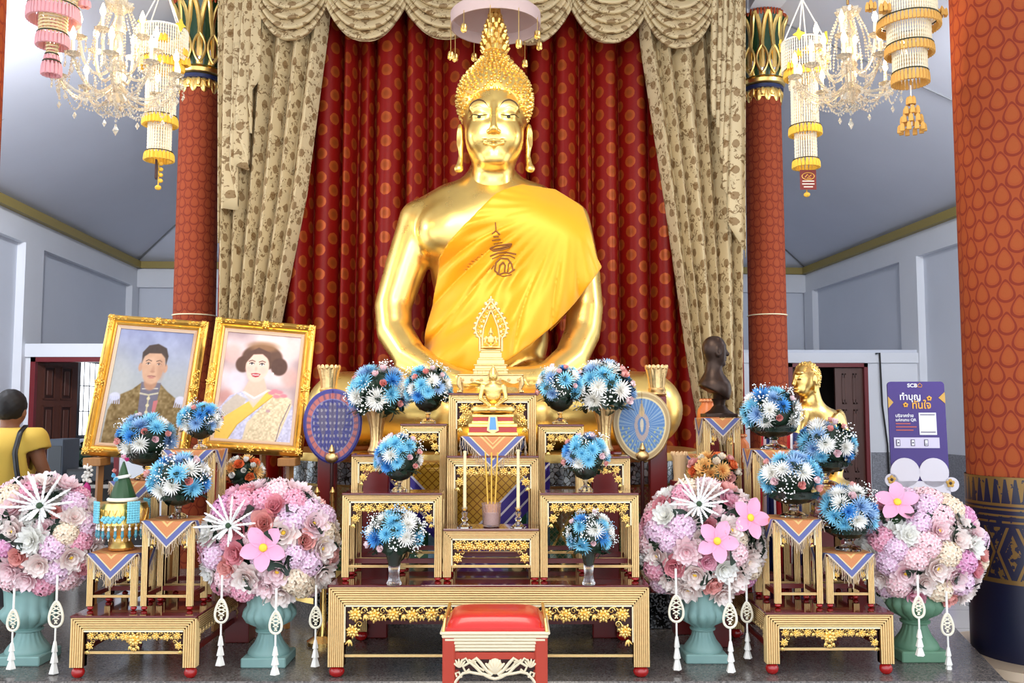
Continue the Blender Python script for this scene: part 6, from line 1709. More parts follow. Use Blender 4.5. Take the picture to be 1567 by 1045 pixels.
def easel(label,P,xs):
    t_,BL,wn,hn,nn,Wf,Hf=P; c=BL+wn*Wf/2
    t=thing('easel',label,'easel',(c[0],c[1],DAIS)); O=np.array([c[0],c[1],DAIS])
    for x in xs:
        m=MB(); top=BL+wn*(Wf/2+x)+hn*Hf*.62+nn*.05; br_=BL+wn*(Wf/2+x); foot=np.array([br_[0],br_[1]-.02,DAIS])
        m.add(*tube([top-O,br_+nn*.05-O,foot-O],.024,4)); m.build('leg',M_WOOD,t)
        m=MB(); q=BL+wn*(Wf/2+x)-hn*.028; a=q-O; BRK.append(q); m.add(*bbox(-.055,.055,-.085,.06,-.028,.022,.004),M=Matrix.Translation(a)); m.build('ledge_bracket',M_WOOD,t)
    m=MB(); top=BL+wn*Wf/2+hn*Hf*.60+nn*.06; bk=np.array([c[0]+nn[0]*.1,c[1]+.50,DAIS]); m.add(*tube([top-O,bk-O],.02,4)); m.build('back_leg',M_WOOD,t)
    return t
easel('tan wooden easel holding the portrait of the man',p1,(-.22,.22)); easel('tan wooden easel holding the portrait of the woman',p2,(-.18,.24))

# ================================================================== BRONZE BUST, GOLDEN MONK
_,pb2,Yb2,Db2,wb2=T_['bu']; Yq=Yb2+.12; k=Yq/F; zq=pb2.z+.018; x0=at(1098,640,Yq).x
bt=thing('bronze_bust','dark bronze bust of a bald man in profile, on the slim cloth covered stand','bust',(x0,Yq,zq))
zp=at(1098,642,Yq).z-zq
def b2(px,py,y=0): return ((px-1098)*k,y*k,(642-py)*k)
def bust(p):
    E_=lambda c,r: ell(p,c,[q*k for q in r])
    d=E_(b2(1093,538),(17,17,20)); d=sm(d,E_(b2(1100,541),(12,14,20)),8*k); d=sm(d,E_(b2(1101,554),(9,10,9)),7*k)
    d=sm(d,cap(p,b2(1110,535),b2(1115,546),1.6*k,3.0*k),2.5*k)     # nose
    d=sm(d,E_(b2(1109,533),(3,8,2.5)),3*k); d=smx(d,-E_(b2(1112,538,-5),(3.5,3,2)),2*k)
    d=sm(d,E_(b2(1111,551.5),(3.0,5,1.7)),1.2*k); d=sm(d,E_(b2(1110.5,555),(3.0,4.5,1.7)),1.2*k); d=sm(d,E_(b2(1108,560.5),(4,5,4)),2.5*k)
    d=sm(d,E_(b2(1097,543,-16),(4.6,3.6,8)),1.2*k); d=smx(d,-E_(b2(1098,542,-19.5),(2.4,2.4,4.6)),1*k)
    d=sm(d,cap(p,b2(1094,552),b2(1093,576),11*k,13*k),6*k)
    # shoulders / chest
    t=E_(b2(1094,598,2),(25,27,24)); t=sm(t,E_(b2(1104,604,2),(14,20,22)),6*k)
    nx,nz=-.45,-.89; c0=b2(1096,607); pl=(p[...,0]-c0[0])*nx+(p[...,2]-c0[2])*nz
    t=smx(t,pl,3*k); t=smx(t,(np.abs(p[...,1])-27*k),4*k)
    d=sm(d,t,10*k); d=sm(d,E_(b2(1103,606,2),(12,16,12)),4*k)
    d=sm(d,cap(p,b2(1101,612),b2(1101,622),9*k,8*k),4*k)
    return d
V_,F_=sdf_mesh(bust,(-.16,-.2,.04),(.12,.2,.56),.0045,sm_it=1); m=MB(); m.add(V_,F_); m.build('figure',M_BRONZE,bt,smooth=180)
m=MB(); m.add(*lathe([(22*k,8*k*.5),(22*k,6*k),(14*k,11*k),(8.5*k,18*k),(9.5*k,24*k),(12*k,27*k),(8*k,29*k)],32),M=Matrix.Translation((3*k,0,0))); m.add(*bbox(-22*k,26*k,-.085,.085,0,5.5*k,.003)); m.build('socle',M_BRONZE,bt,smooth=40)
# monk
Yk=6.6; k=Yk/F; x0=at(1247,700,Yk).x
mk=thing('monk_statue','golden statue of a seated monk turned to the left, behind the blue bouquets','statue',(x0,Yk,0))
zr=at(1247,745,Yk).z
def k2(px,py,y=0): return ((px-1247)*k,y*k,at(1247,py,Yk).z)
def monk(p):
    E_=lambda c,r: ell(p,c,[q*k for q in r])
    d=E_(k2(1239,577,2),(20,19,24)); d=sm(d,E_(k2(1229,584,-6),(14,14,20)),8*k); d=sm(d,E_(k2(1226,598,-8),(9,10,8)),6*k)
    d=sm(d,cap(p,k2(1217,575,-13),k2(1212.5,588,-16),2.0*k,3.6*k),2.5*k); d=sm(d,E_(k2(1221,571,-15),(6,6,2.2)),3*k)
    d=smx(d,-E_(k2(1217,577,-18),(3,3,2.4)),2*k); d=smx(d,-E_(k2(1220,578,-20),(3,3,2.2)),2*k); d=sm(d,E_(k2(1222,579,-16),(4.5,4,2.0)),1.5*k)
    d=sm(d,E_(k2(1215.5,595,-14),(4.4,5.4,1.8)),1.*k); d=sm(d,E_(k2(1216,599.5,-14),(4,5,1.9)),1.*k)
    d=sm(d,E_(k2(1247,582,-17),(4,2.6,9)),1.5*k); d=sm(d,cap(p,k2(1246,588,-16),k2(1245,600,-15),2.2*k,2.6*k),1.5*k)
    d=sm(d,cap(p,k2(1243,596,6),k2(1246,618,8),14*k,17*k),7*k)
    t=E_(k2(1250,668,6),(35,27,52)); t=sm(t,cap(p,k2(1222,633,-8),k2(1278,640,20),15*k,15*k),14*k)
    t=sm(t,chain(p,[k2(1281,645,18),k2(1288,700,12),k2(1268,738,-22)],[15*k,11*k,8*k]),5*k)
    t=sm(t,chain(p,[k2(1219,640,-10),k2(1210,698,-14),k2(1226,738,-34)],[13*k,10*k,8*k]),5*k)
    t=sm(t,E_(k2(1246,748,-6),(62,44,20)),10*k)
    d=sm(d,t,8*k); return smx(d,zr-12*k-p[...,2],.01)
V_,F_=sdf_mesh(monk,(-.40,-.34,zr-.1),(.40,.34,zr+1.0),.007,sm_it=1); m=MB(); m.add(V_,F_); m.build('figure',M_GOLD,mk,smooth=180); BK=BVHTree.FromPolygons([tuple(v) for v in V_],F_)
m=MB(); cells=[]
hc_=np.array(k2(1239,577,2))
for v in V_[::5]:
    r_=v-hc_
    if np.linalg.norm(r_)<27*k and r_[2]>-16*k and float(np.dot(r_/np.linalg.norm(r_),(-.80,-.50,-.33)))<.22:
        if all(((v-c)**2).sum()>(3.4*k)**2 for c in cells): cells.append(v); n_=BK.find_nearest(Vector(v))[1]; m.add(*sph((0,0,0),(1.8*k,1.8*k,1.5*k),6,4),M=look(n_,loc=v))
m.build('hair_curls',M_GOLD,mk)
def mrobe(p):
    t=ell(p,k2(1250,668,6),[q*k for q in(35,27,52)]); t=sm(t,cap(p,k2(1240,634,-2),k2(1278,640,20),15*k,15*k),14*k); t=sm(t,cap(p,k2(1281,645,18),k2(1287,690,12),16*k,13*k),8*k)
    x=p[...,0]; z=p[...,2]; f=.006*np.sin((x*.9+z*.5)*70)
    d=np.abs(t-.018-f)-.010
    cut=(k2(1250,655)[2]-z)*-1.0+ (x-k2(1250,655)[0])*-.55-.03      # below the diagonal edge
    return np.maximum(np.maximum(d,cut),zr-p[...,2])
V_,F_=sdf_mesh(mrobe,(-.36,-.3,zr-.02),(.36,.34,zr+.66),.011); m=MB(); m.add(V_,F_); m.build('robe',M_GOLD,mk,smooth=180)
m=MB(); m.add(*bbox(-.34,.34,-.28,.28,zr-.09,zr-.05,.01)); m.add(*bbox(-.30,.30,-.24,.24,DAIS if False else DAIS,zr-.09,.01)); m.build('pedestal',M_LACQ2,mk)

# ================================================================== MAN IN THE YELLOW SHIRT
YP=6.45; k=YP/F
def q2(px,py,y=0): return ((px-14)*k,y*k,at(14,py,YP).z)
xp=at(14,640,YP).x
man=thing('person','man in a yellow shirt seen from behind, black bag strap over his right shoulder','person',(xp,YP,0))
def mbody(p):
    E_=lambda c,r: ell(p,c,[q*k for q in r])
    d=E_(q2(16,624,2),(19,22,25)); d=sm(d,E_(q2(20,634,8),(13,14,16)),6*k); d=sm(d,E_(q2(36,632,2),(3.5,5,7)),2*k); d=sm(d,E_(q2(-3,632,2),(3.5,5,7)),2*k)
    d=sm(d,E_(q2(17,634,24),(3.2,4,5)),2.5*k)
    d=sm(d,cap(p,q2(16,640,0),q2(14,664,0),12*k,13*k),6*k)
    t=cap(p,q2(-20,674,0),q2(48,674,0),15*k,15*k); t=sm(t,cap(p,q2(12,690,0),q2(12,745,0),33*k,30*k),14*k)
    d=sm(d,t,7*k)
    d=sm(d,chain(p,[q2(52,674,0),q2(62,708,4),q2(73,742,16)],[13*k,10*k,7.5*k]),5*k)
    d=sm(d,chain(p,[q2(-24,674,0),q2(-36,710,4),q2(-34,748,14)],[13*k,10*k,7.5*k]),5*k)
    for (a,b) in((q2(73,742,16),1),(q2(-34,748,14),-1)):
        h=np.array(a)
        d=sm(d,cap(p,h,h+np.array([.004*b,.03,-.075]),6.5*k,7*k),3*k)
        for i in range(4):
            s0=h+np.array([(-.022+.015*i)*1,.035,-.10]); d=sm(d,chain(p,[s0,s0+np.array([0,.010,-.035]),s0+np.array([0,.024,-.055-.008*(i in(1,2))])],[.0095,.0085,.0075]),.005)
        s0=h+np.array([-.030*b,.02,-.06]); d=sm(d,chain(p,[s0,s0+np.array([-.02*b,.02,-.03]),s0+np.array([-.018*b,.03,-.055])],[.011,.010,.008]),.006)
    for s in(-1,1):
        x=12+s*17; d=sm(d,chain(p,[q2(x,755,0),(q2(x,0)[0],.0,.50),(q2(x,0)[0],-.02,.10)],[21*k,13*k,9*k]),5*k); d=sm(d,cap(p,(q2(x,0)[0],-.02,.06),(q2(x,0)[0],.14,.035),.045,.032),.03)
    return d
V_,F_=sdf_mesh(mbody,(-.42,-.3,-.01),(.42,.35,1.72),.0125); m=MB(); m.add(V_,F_); m.build('body',plain('tan_skin',(150,100,72),.5),man,smooth=180)
def mhair(p):
    E_=lambda c,r: ell(p,c,[q*k for q in r])
    d=E_(q2(15.5,621,0),(22.5,25,26)); d=np.maximum(d,(q2(0,645)[2]+np.maximum(0,p[...,1]+.02)*1.1)-p[...,2]); return d+.004*np.sin(p[...,0]*160)*np.sin(p[...,2]*150)
V_,F_=sdf_mesh(mhair,(-.16,-.16,1.3),(.16,.16,1.75),.010); m=MB(); m.add(V_,F_); m.build('hair',plain('black_hair',(26,24,24),.6),man,smooth=180)
def mshirt(p):
    t=cap(p,q2(-20,674,0),q2(48,674,0),15*k,15*k); t=sm(t,cap(p,q2(12,690,0),q2(12,745,0),33*k,30*k),14*k); t=sm(t,cap(p,q2(14,655,0),q2(14,668,0),13*k,20*k),6*k)
    t=sm(t,cap(p,q2(52,674,0),q2(62,704,4),15*k,14*k),6*k); t=sm(t,cap(p,q2(-24,674,0),q2(-36,704,4),15*k,14*k),6*k)
    x=p[...,0]; z=p[...,2]; f=.010*np.sin(x*22+z*9)*np.clip((q2(0,668)[2]-z)/.2,0,1)
    d=np.abs(t-.022-f)-.011
    hem=q2(0,744)[2]; lim=np.maximum(hem-z, z-q2(0,654)[2]); 
    ax=np.abs(x-q2(12,0)[0]); lim=np.maximum(lim,np.where(ax>.18,q2(0,690)[2]+0*x+ (ax-.22)*.35-z+.0,-9))
    return np.maximum(d,lim)
V_,F_=sdf_mesh(mshirt,(-.40,-.26,q2(0,752)[2]),(.40,.26,1.5),.0105); m=MB(); m.add(V_,F_); m.build('shirt',plain('yellow_shirt',(238,202,88),.7),man,smooth=180)
def mtrou(p):
    t=cap(p,q2(12,744,0),q2(12,752,0),31*k,31*k)
    for s in(-1,1):
        x=12+s*17; t=sm(t,chain(p,[q2(x,755,0),(q2(x,0)[0],.0,.50),(q2(x,0)[0],-.02,.10)],[23*k,15*k,12*k]),4*k)
    d=np.abs(t-.012)-.011; return np.maximum(d,np.maximum(p[...,2]-q2(0,738)[2],.06-p[...,2]))
V_,F_=sdf_mesh(mtrou,(-.36,-.24,.02),(.36,.24,1.2),.013); m=MB(); m.add(V_,F_); m.build('trousers',plain('black_trousers',(30,28,32),.7),man,smooth=180)
m=MB(); 
pth=[q2(44,650,-4),q2(45,660,-22),q2(47,690,-39),q2(51,715,-40),q2(55,740,-38)]
P=np.array(pth); tt=np.linspace(0,1,len(P)); t2=np.linspace(0,1,20); P=np.stack([np.interp(t2,tt,P[:,i]) for i in range(3)],1)
V=[]
for q in P: V+= [q+np.array([-.018,-.014,0]),q+np.array([.018,-.014,0])]
m.add(V,gridf(20,2)); o=m.build('bag_strap',M_BLACK,man,smooth=180); o.modifiers.new('t','SOLIDIFY').thickness=.006
a=np.array(q2(56,750,-46)); m=MB(); m.add(*bbox(-.06,.07,-.06,.05,-.09,.06,.02),M=Matrix.Translation(a)); m.build('shoulder_bag',M_BLACK,man)

# ================================================================== DESK AND EQUIPMENT AT THE LEFT DOOR
YT=7.9; a=at(92,742,YT); b=at(196,738,YT); zd=at(140,742,YT).z
dk=thing('desk','grey desk with electronic equipment before the dark door on the left','desk',((a.x+b.x)/2-.05,YT+.35,0)); wd=(b.x-a.x)/2+.10
m=MB(); m.add(*bbox(-wd,wd,-.35,.35,zd-.03,zd,.005)); m.build('desktop',plain('desk_grey',(170,166,160),.5),dk)
for sx in(-1,1):
    for sy in(-1,1): m=MB(); m.add(*box(sx*(wd-.05)-.02,sx*(wd-.05)+.02,sy*.3-.02,sy*.3+.02,0,zd-.03)); m.build('leg',plain('desk_leg',(90,92,96),.5),dk,smooth=None)
m=MB(); m.add(*box(-wd+.05,wd-.05,.28,.30,.3,zd-.03)); m.build('modesty_panel',plain('desk_panel',(50,48,50),.6),dk,smooth=None)
def gadget(name,label,cat,px0,px1,py0,py1,Y,d,mat,grp=None):
    p=at((px0+px1)/2,py1,Y); q=at(px1,py0,Y); h=q.z-zd; w=(q.x-at(px0,py0,Y).x)/2
    t=thing(name,label,cat,(p.x,Y,zd)); m=MB(); m.add(*bbox(-w,w,-d/2,d/2,.012,h,.008)); m.build('housing',mat,t)
    m=MB(); m.add(*bbox(-w*.8,w*.8,-d/2-.004,-d/2,h*.15,h*.85,.002)); m.build('front_panel',plain('dark_panel',(34,40,48),.3),t)
    for s in(-1,1): m=MB(); m.add(*bbox(s*w*.7-.01,s*w*.7+.01,-d/2+.02,d/2-.02,0,.013,.001)); m.build('foot',M_BLACK,t)
    return t
gadget('computer_tower','dark blue grey computer case standing on the desk by the left door','computer',83,108,671,738,YT+.22,.30,plain('blue_grey_case',(58,68,82),.4))
gadget('amplifier','low black amplifier on the desk, right of the computer case','amplifier',112,146,716,738,YT+.16,.26,M_BLACK)
gadget('radio','small black radio on the desk nearest the man in yellow','radio',146,166,708,738,YT+.14,.2,M_BLACK)
m=MB(); r_=random.Random(9); p=at(128,735,YT); pts=[(p.x+x,YT+.02+.05*math.sin(i*1.7),zd+.012+.025*abs(math.sin(i*.9))) for i,x in enumerate(np.linspace(-.22,.3,26))]
m.add(*tube(pts,.007,6)); tag(m.build('cable',M_BLACK),'tangled black cable lying along the front of the grey desk','cable')
pl=at(131,690,11.9); t=thing('shrub','dark green potted shrub outside the left doorway','plant',(pl.x,11.9,0))
m=MB(); m.add(*lathe([(.14,0),(.20,.30),(.22,.32),(.19,.32),(.17,.28),(.01,.28)],24)); m.build('pot',plain('clay_pot',(120,70,50),.7),t)
m=MB(); m.add(*tube([(0,0,.25),(0,0,.9)],.02,6)); m.build('stem',plain('bark',(70,52,40),.8),t)
c=MB()
for i in range(150):
    d=Vector((r_.gauss(0,1),r_.gauss(0,1),r_.gauss(0,1))).normalized()*r_.uniform(.06,.19); v,f,_=petal(.10,.06,.3,-.5,.1,4,3); c.add(v,f,M=look(d,loc=d+Vector((0,0,.92)),roll=r_.uniform(0,6)))
c.build('leaves',plain('shrub_green',(34,62,48),.5),t,smooth=180)

# ================================================================== PURPLE STANDEE
YS2=8.6; k=YS2/F; xl_,xr2=at(1364,600,YS2).x,at(1450,600,YS2).x; w_=xr2-xl_; zt=at(1407,583,YS2).z
sd=thing('standee','tall purple standee sign with white and orange Thai lettering against the right wall','sign',((xl_+xr2)/2,YS2,0),-.06); sd.rotation_euler=(-.05,0,-.06)
M_PUR=plain('deep_purple',(62,36,120),.4); M_TW=plain('sign_white',(236,234,240),.5); M_TO=plain('sign_orange',(240,170,60),.5); M_TG=plain('sign_gold',(206,160,70),.4); M_TD=plain('sign_dark_red',(190,90,80),.5)
def rrect(x0,x1,z0,z1,r,n=6):
    P=[]
    for (cx_,cz,a0) in((x1-r,z1-r,0),(x0+r,z1-r,PI/2),(x0+r,z0+r,PI),(x1-r,z0+r,1.5*PI)):
        for i in range(n+1): a=a0+PI/2*i/n; P.append((cx_+r*math.cos(a),cz+r*math.sin(a)))
    return P
w2=w_/2; m=MB(); v,f=prism(rrect(-w2,w2,0,zt,.035),0,.02); m.add(v,f); m.build('board',M_PUR,sd,smooth=None)
def sy(py): return zt-(py-583)*k
def sx(px): return (px-1407)*k
def flat(name,polys,mat,y=-.002,d=.003):
    m=MB()
    for P in polys: v,f=prism(P,y-d,y); m.add(v,f)
    return m.build(name,mat,sd,smooth=None)
def text(name,s,px0,py0,hpx,mat,wpx=None,bold=0):
    cu=bpy.data.curves.new(name,'FONT'); cu.body=s; cu.size=1; cu.offset=bold; ob=bpy.data.objects.new(name,cu); COL.objects.link(ob)
    dg=bpy.context.evaluated_depsgraph_get(); me=bpy.data.meshes.new_from_object(ob.evaluated_get(dg)); bpy.data.objects.remove(ob)
    co=np.array([v.co[:] for v in me.vertices]) if len(me.vertices) else np.zeros((1,3))
    lo,hi=co.min(0),co.max(0); s_=hpx*k/max(hi[1]-lo[1],1e-6); sxx=s_ if wpx is None else wpx*k/max(hi[0]-lo[0],1e-6)
    nv=np.stack([(co[:,0]-lo[0])*sxx+sx(px0),np.full(len(co),-.006),(co[:,1]-lo[1])*s_+sy(py0+hpx)],1)
    me.vertices.foreach_set('co',nv.ravel()); me.materials.clear(); me.materials.append(mat); me.update()
    o=bpy.data.objects.new(name,me); COL.objects.link(o); o.parent=sd; return o
text('sign_lettering','SCB',1394,586,6,M_TW,15,.03)
m=MB(); m.add(*tube([(sx(1413)+a*k,-.004,sy(589)+b*k) for a,b in ((-2.6,-2.5),(2.6,-2.5),(3.2,.5),(0,3.4),(-3.2,.5))],.5*k,5,closed=True)); m.build('sign_emblem',M_TO,sd)
text('sign_lettering','ทำบุญ',1382,600,15,M_TW,31,.02); text('sign_lettering','ทันใจ',1400,611,14,M_TO,28,.02)
text('sign_lettering','บริจาคง่าย',1374,632,6,M_TW,27,.02); text('sign_lettering','แค่สแกน QR',1374,639,6,M_TW,31,.02)
flat('sign_small_print',[[(sx(1374),sy(y)),(sx(1374+L),sy(y)),(sx(1374+L),sy(y+1.6)),(sx(1374),sy(y+1.6))] for y,L in((647,22),(652,31),(657,26))],M_TD)
flat('scan_card',[rrect(sx(1409),sx(1435),sy(665),sy(631),.004)],M_TW); flat('scan_card_lines',[[(sx(1411),sy(y)),(sx(1433),sy(y)),(sx(1433),sy(y+1.4)),(sx(1411),sy(y+1.4))] for y in(633.5,660)],plain('sign_grey',(110,100,120),.5),-.005)
flat('steps_panel',[[(sx(1370),sy(685)),(sx(1438),sy(685)),(sx(1438),sy(669)),(sx(1370),sy(669))]],plain('pale_lilac',(214,206,228),.5))
flat('phone_icon',[rrect(sx(x),sx(x+6),sy(682),sy(672),.002) for x in(1373,1395,1415)],plain('icon_ink',(70,60,90),.5),-.005); flat('phone_icon_screen',[rrect(sx(x+1),sx(x+5),sy(681),sy(673),.001) for x in(1373,1395,1415)],M_TW,-.0085); flat('icon_dot',[rrect(sx(x+2),sx(x+4),sy(678),sy(676),.001) for x in(1373,1395)]+[rrect(sx(1416.5),sx(1419.5),sy(679.5),sy(678.5),.001)],plain('icon_ink',(70,60,90),.5),-.012)
flat('gold_corner',[[(-w2,sy(606)),(-w2,sy(624)),(sx(1372),sy(615))],[(w2,sy(599)),(w2,sy(617)),(sx(1440),sy(608))]],M_TG)
for (x,y) in((1390,619),(1426,609)):
    m=MB()
    for i in range(5): a=2*PI*i/5; m.add(*sph((sx(x)+2.4*k*math.sin(a),-.006,sy(y)+2.4*k*math.cos(a)),(1.7*k,.003,1.7*k),8,5))
    m.add(*sph((sx(x),-.009,sy(y)),(1.3*k,.003,1.3*k),8,5),mat=1); m.build('flower_motif',[M_TO,plain('motif_centre',(60,34,30),.5)],sd)
# plain white cut-out cloud along the foot of the sign, with two flower badges
P=[]; 
for (cx_,cy_,r) in((1384,722,22),(1427,722,22)): P.append([(sx(cx_)+r*k*math.cos(a),sy(cy_)+r*k*math.sin(a)) for a in np.linspace(0,2*PI,28,endpoint=False)])
P.append(rrect(sx(1362),sx(1450),sy(790),sy(735),.03))
for (cx_,cy_,r) in((1363,734,10),(1452,740,11)): P.append([(sx(cx_)+r*k*math.cos(a),sy(cy_)+r*k*math.sin(a)) for a in np.linspace(0,2*PI,24,endpoint=False)])
flat('white_cutout',P,plain('cutout_white',(222,216,224),.5),-.004,.010)
for (x,y) in((1363,733),(1450,738)):
    m=MB()
    for i in range(5): a=2*PI*i/5; m.add(*sph((sx(x)+4*k*math.sin(a),-.018,sy(y)+4*k*math.cos(a)),(2.8*k,.004,2.8*k),8,5))
    m.add(*sph((sx(x),-.022,sy(y)),(2.4*k,.004,2.4*k),8,5),mat=1); m.build('flower_badge',[M_TG,plain('motif_centre',(60,34,30),.5)],sd)
m=MB(); m.add(*box(-w2*.8,w2*.8,.02,.30,0,.02)); m.build('foot',M_PUR,sd,smooth=None)

# hanging cable on the right partition
m=MB(); P=[at(x,y,YPR-.06) for x,y in((1340,541),(1346,540),(1347,560),(1350,620),(1358,680),(1360,720),(1361,790))]; m.add(*tube(P,.012,6)); tag(m.build('wall_cable',M_BLACK),'black cable hanging down the white wall left of the purple sign','cable')

# ================================================================== JARS, FLAGS, ORANGE FLOWERS BEHIND THE SIDE ALTARS
M_JAR=Mat('orange_glaze',srgb(226,120,52),.35); M_JAR.set('Base Color',M_JAR.mix(M_JAR.noise(14,4),srgb(206,100,40),srgb(236,140,70))); M_JAR=M_JAR.m
def jar(label,px,y0,y1,rpx,Y):
    p=at(px,y1,Y); k=Y/F; t=thing('jar',label,'jar',(p.x,Y,DAIS),0); z1=at(px,y0,Y).z-DAIS; h=(y1-y0)*k; zb=z1-h; R=rpx*k
    m=MB(); m.add(*bbox(-R*.8,R*.8,-R*.8,R*.8,0,zb,.005)); m.build('stand',M_LACQ2,t)
    m=MB(); m.add(*lathe([(R*.6,zb),(R*.8,zb+h*.15),(R,zb+h*.5),(R*.9,zb+h*.72),(R*.6,zb+h*.85),(R*.55,zb+h*.92),(R*.7,z1),(R*.55,z1),(R*.45,zb+h*.85),(.01,zb+h*.8)],36)); m.build('body',M_JAR,t)
    m=MB()
    for i in range(14): a=2*PI*i/14; m.add(*sph((R*.62*math.cos(a),R*.62*math.sin(a),zb+h*.95),(R*.16,R*.16,R*.14),6,5))
    m.build('neck_beads',plain('pale_orange_bead',(240,170,120),.4),t); return t
jar('orange glazed jar with a beaded neck, left of the bronze bust',1084,610,668,17,6.1); jar('orange glazed jar right of the slim stand of the bronze bust',1132,664,716,16,6.05)
p=at(1040,740,5.62); k=5.62/F; t=thing('carved_candle','beige carved candle with a flared toothed rim, left of the orange flowers','candle',(p.x,5.62,DAIS)); zt=at(1040,694,5.62).z-DAIS; zb=at(1040,735,5.62).z-DAIS
m=MB(); m.add(*lathe([(9*k,zb),(8.5*k,zb+.02),(10*k,zt-.03),(12.5*k,zt-.005),(12.5*k,zt),(9*k,zt),(7*k,zt-.02),(.01,zt-.02)],28,fl=lambda a,i:1+.03*math.cos(12*a)))
for i in range(12): a=2*PI*i/12; m.add(*sph((11.5*k*math.cos(a),11.5*k*math.sin(a),zt),(2.2*k,2.2*k,3.6*k),6,4))
m.build('candle_body',plain('beige_wax',(226,186,138),.6),t)
m=MB(); m.add(*bbox(-.05,.05,-.05,.05,0,zb,.004)); m.build('stand',M_LACQ2,t)
OR=[(('rose','orange'),3),(('full_peony','peach'),3),(('rosebud','ivory'),4),(('mum','peach'),2),(('rose','salmon'),2)]
def lowbq(label,px,pb,Y,cx_,cy_,rx_,ry_,seed,cols):
    z=at(px,pb,Y).z; p=at(px,pb,Y); t=thing('pedestal','small red stand under the '+label.split(' in ')[0],'pedestal',(p.x,Y,DAIS)); m=MB(); m.add(*bbox(-.07,.07,-.07,.07,0,z-DAIS-.001,.004)); m.build('shaft',M_LACQ2,t)
    return bouquet(label,px,pb,Y,cx_,cy_,rx_,ry_,'tall',cols,seed,n=26,zbase=z,bs=.42,df=.8,group='orange flower arrangements behind the urns')
lowbq('orange and peach flowers in a vase below the bronze bust',1092,775,5.35,1092,722,38,27,41,OR)
lowbq('orange and yellow flowers in a vase under the portrait of the woman',372,770,5.45,372,722,30,22,42,[(('rose','orange'),3),(('mum','peach'),2),(('rosebud','white'),3),(('mum','white'),1)])
M_FLAG=Mat('striped_flag',(.8,.8,.8),.7); u,v=M_FLAG.uv(); c=M_FLAG.mix(((u-.5).abs()).lt(.335),srgb(196,34,40),srgb(236,234,236)); c=M_FLAG.mix(((u-.5).abs()).lt(.17),c,srgb(40,44,104)); M_FLAG.set('Base Color',c); M_FLAG=M_FLAG.m
def flag(label,px,y0,y1,wpx,Y,seed,lean):
    p=at(px,y0,Y); k=Y/F; t=thing('flag',label,'flag',(p.x,Y,DAIS),0); zt=p.z-DAIS+.1; zl=at(px,y1,Y).z-DAIS
    m=MB(); m.add(*tube([(0,0,.0),(lean,0,zt)],.011,8)); m.build('pole',M_OLDGOLD,t)
    m=MB(); m.add(*lathe([(.09,0),(.09,.02),(.03,.05),(.014,.08)],20)); m.build('base',M_LACQ2,t)
    m=MB(); V=[];U=[]; W=wpx*k
    for i in range(41):
        for j in range(14):
            s=i/40; q=j/13; V.append((lean*(1-q)+(s-.15)*W*(.55+.45*q),-.02-.022*math.sin(s*19+seed)*(0.4+q),zt-.04-(zt-zl)*q-.03*s)); U.append((s,q))
    m.add(V,gridf(41,14),uv=U); o=m.build('cloth',M_FLAG,t,smooth=180); o.modifiers.new('t','SOLIDIFY').thickness=.003; return t
flag('folded red white and blue striped flag behind the bust stand and the right side altar',1160,668,860,40,5.9,1,.03); flag('folded red white and blue striped flag behind the right side altar, nearer the golden monk',1203,672,850,44,6.08,4,.02)
# little hanging garland on the easel of the man's portrait
b_k=BRK[0]; t=thing('flower_garland','small white flower garland with a magenta tip hanging below the man portrait','garland',(b_k[0]-.02,b_k[1]-.092,b_k[2]-.02))
m=MB(); r_=random.Random(3); kk=5.4/F
for i in range(40): a=2*PI*r_.random(); q=r_.uniform(0,8)*kk; m.add(*sph((q*math.cos(a),q*math.sin(a)*.5,-r_.uniform(2,26)*kk),.010,6,4))
m.add(*tube([(0,0,.01),(0,0,-.13)],.004,5)); m.build('jasmine_buds',M_WHITE,t)
m=MB(); m.add(*lathe([(.004,-.10),(.022,-.13),(.026,-.18),(.02,-.2),(.004,-.21)],12)); m.build('magenta_tassel',plain('magenta_bloom',(200,50,130),.6),t)

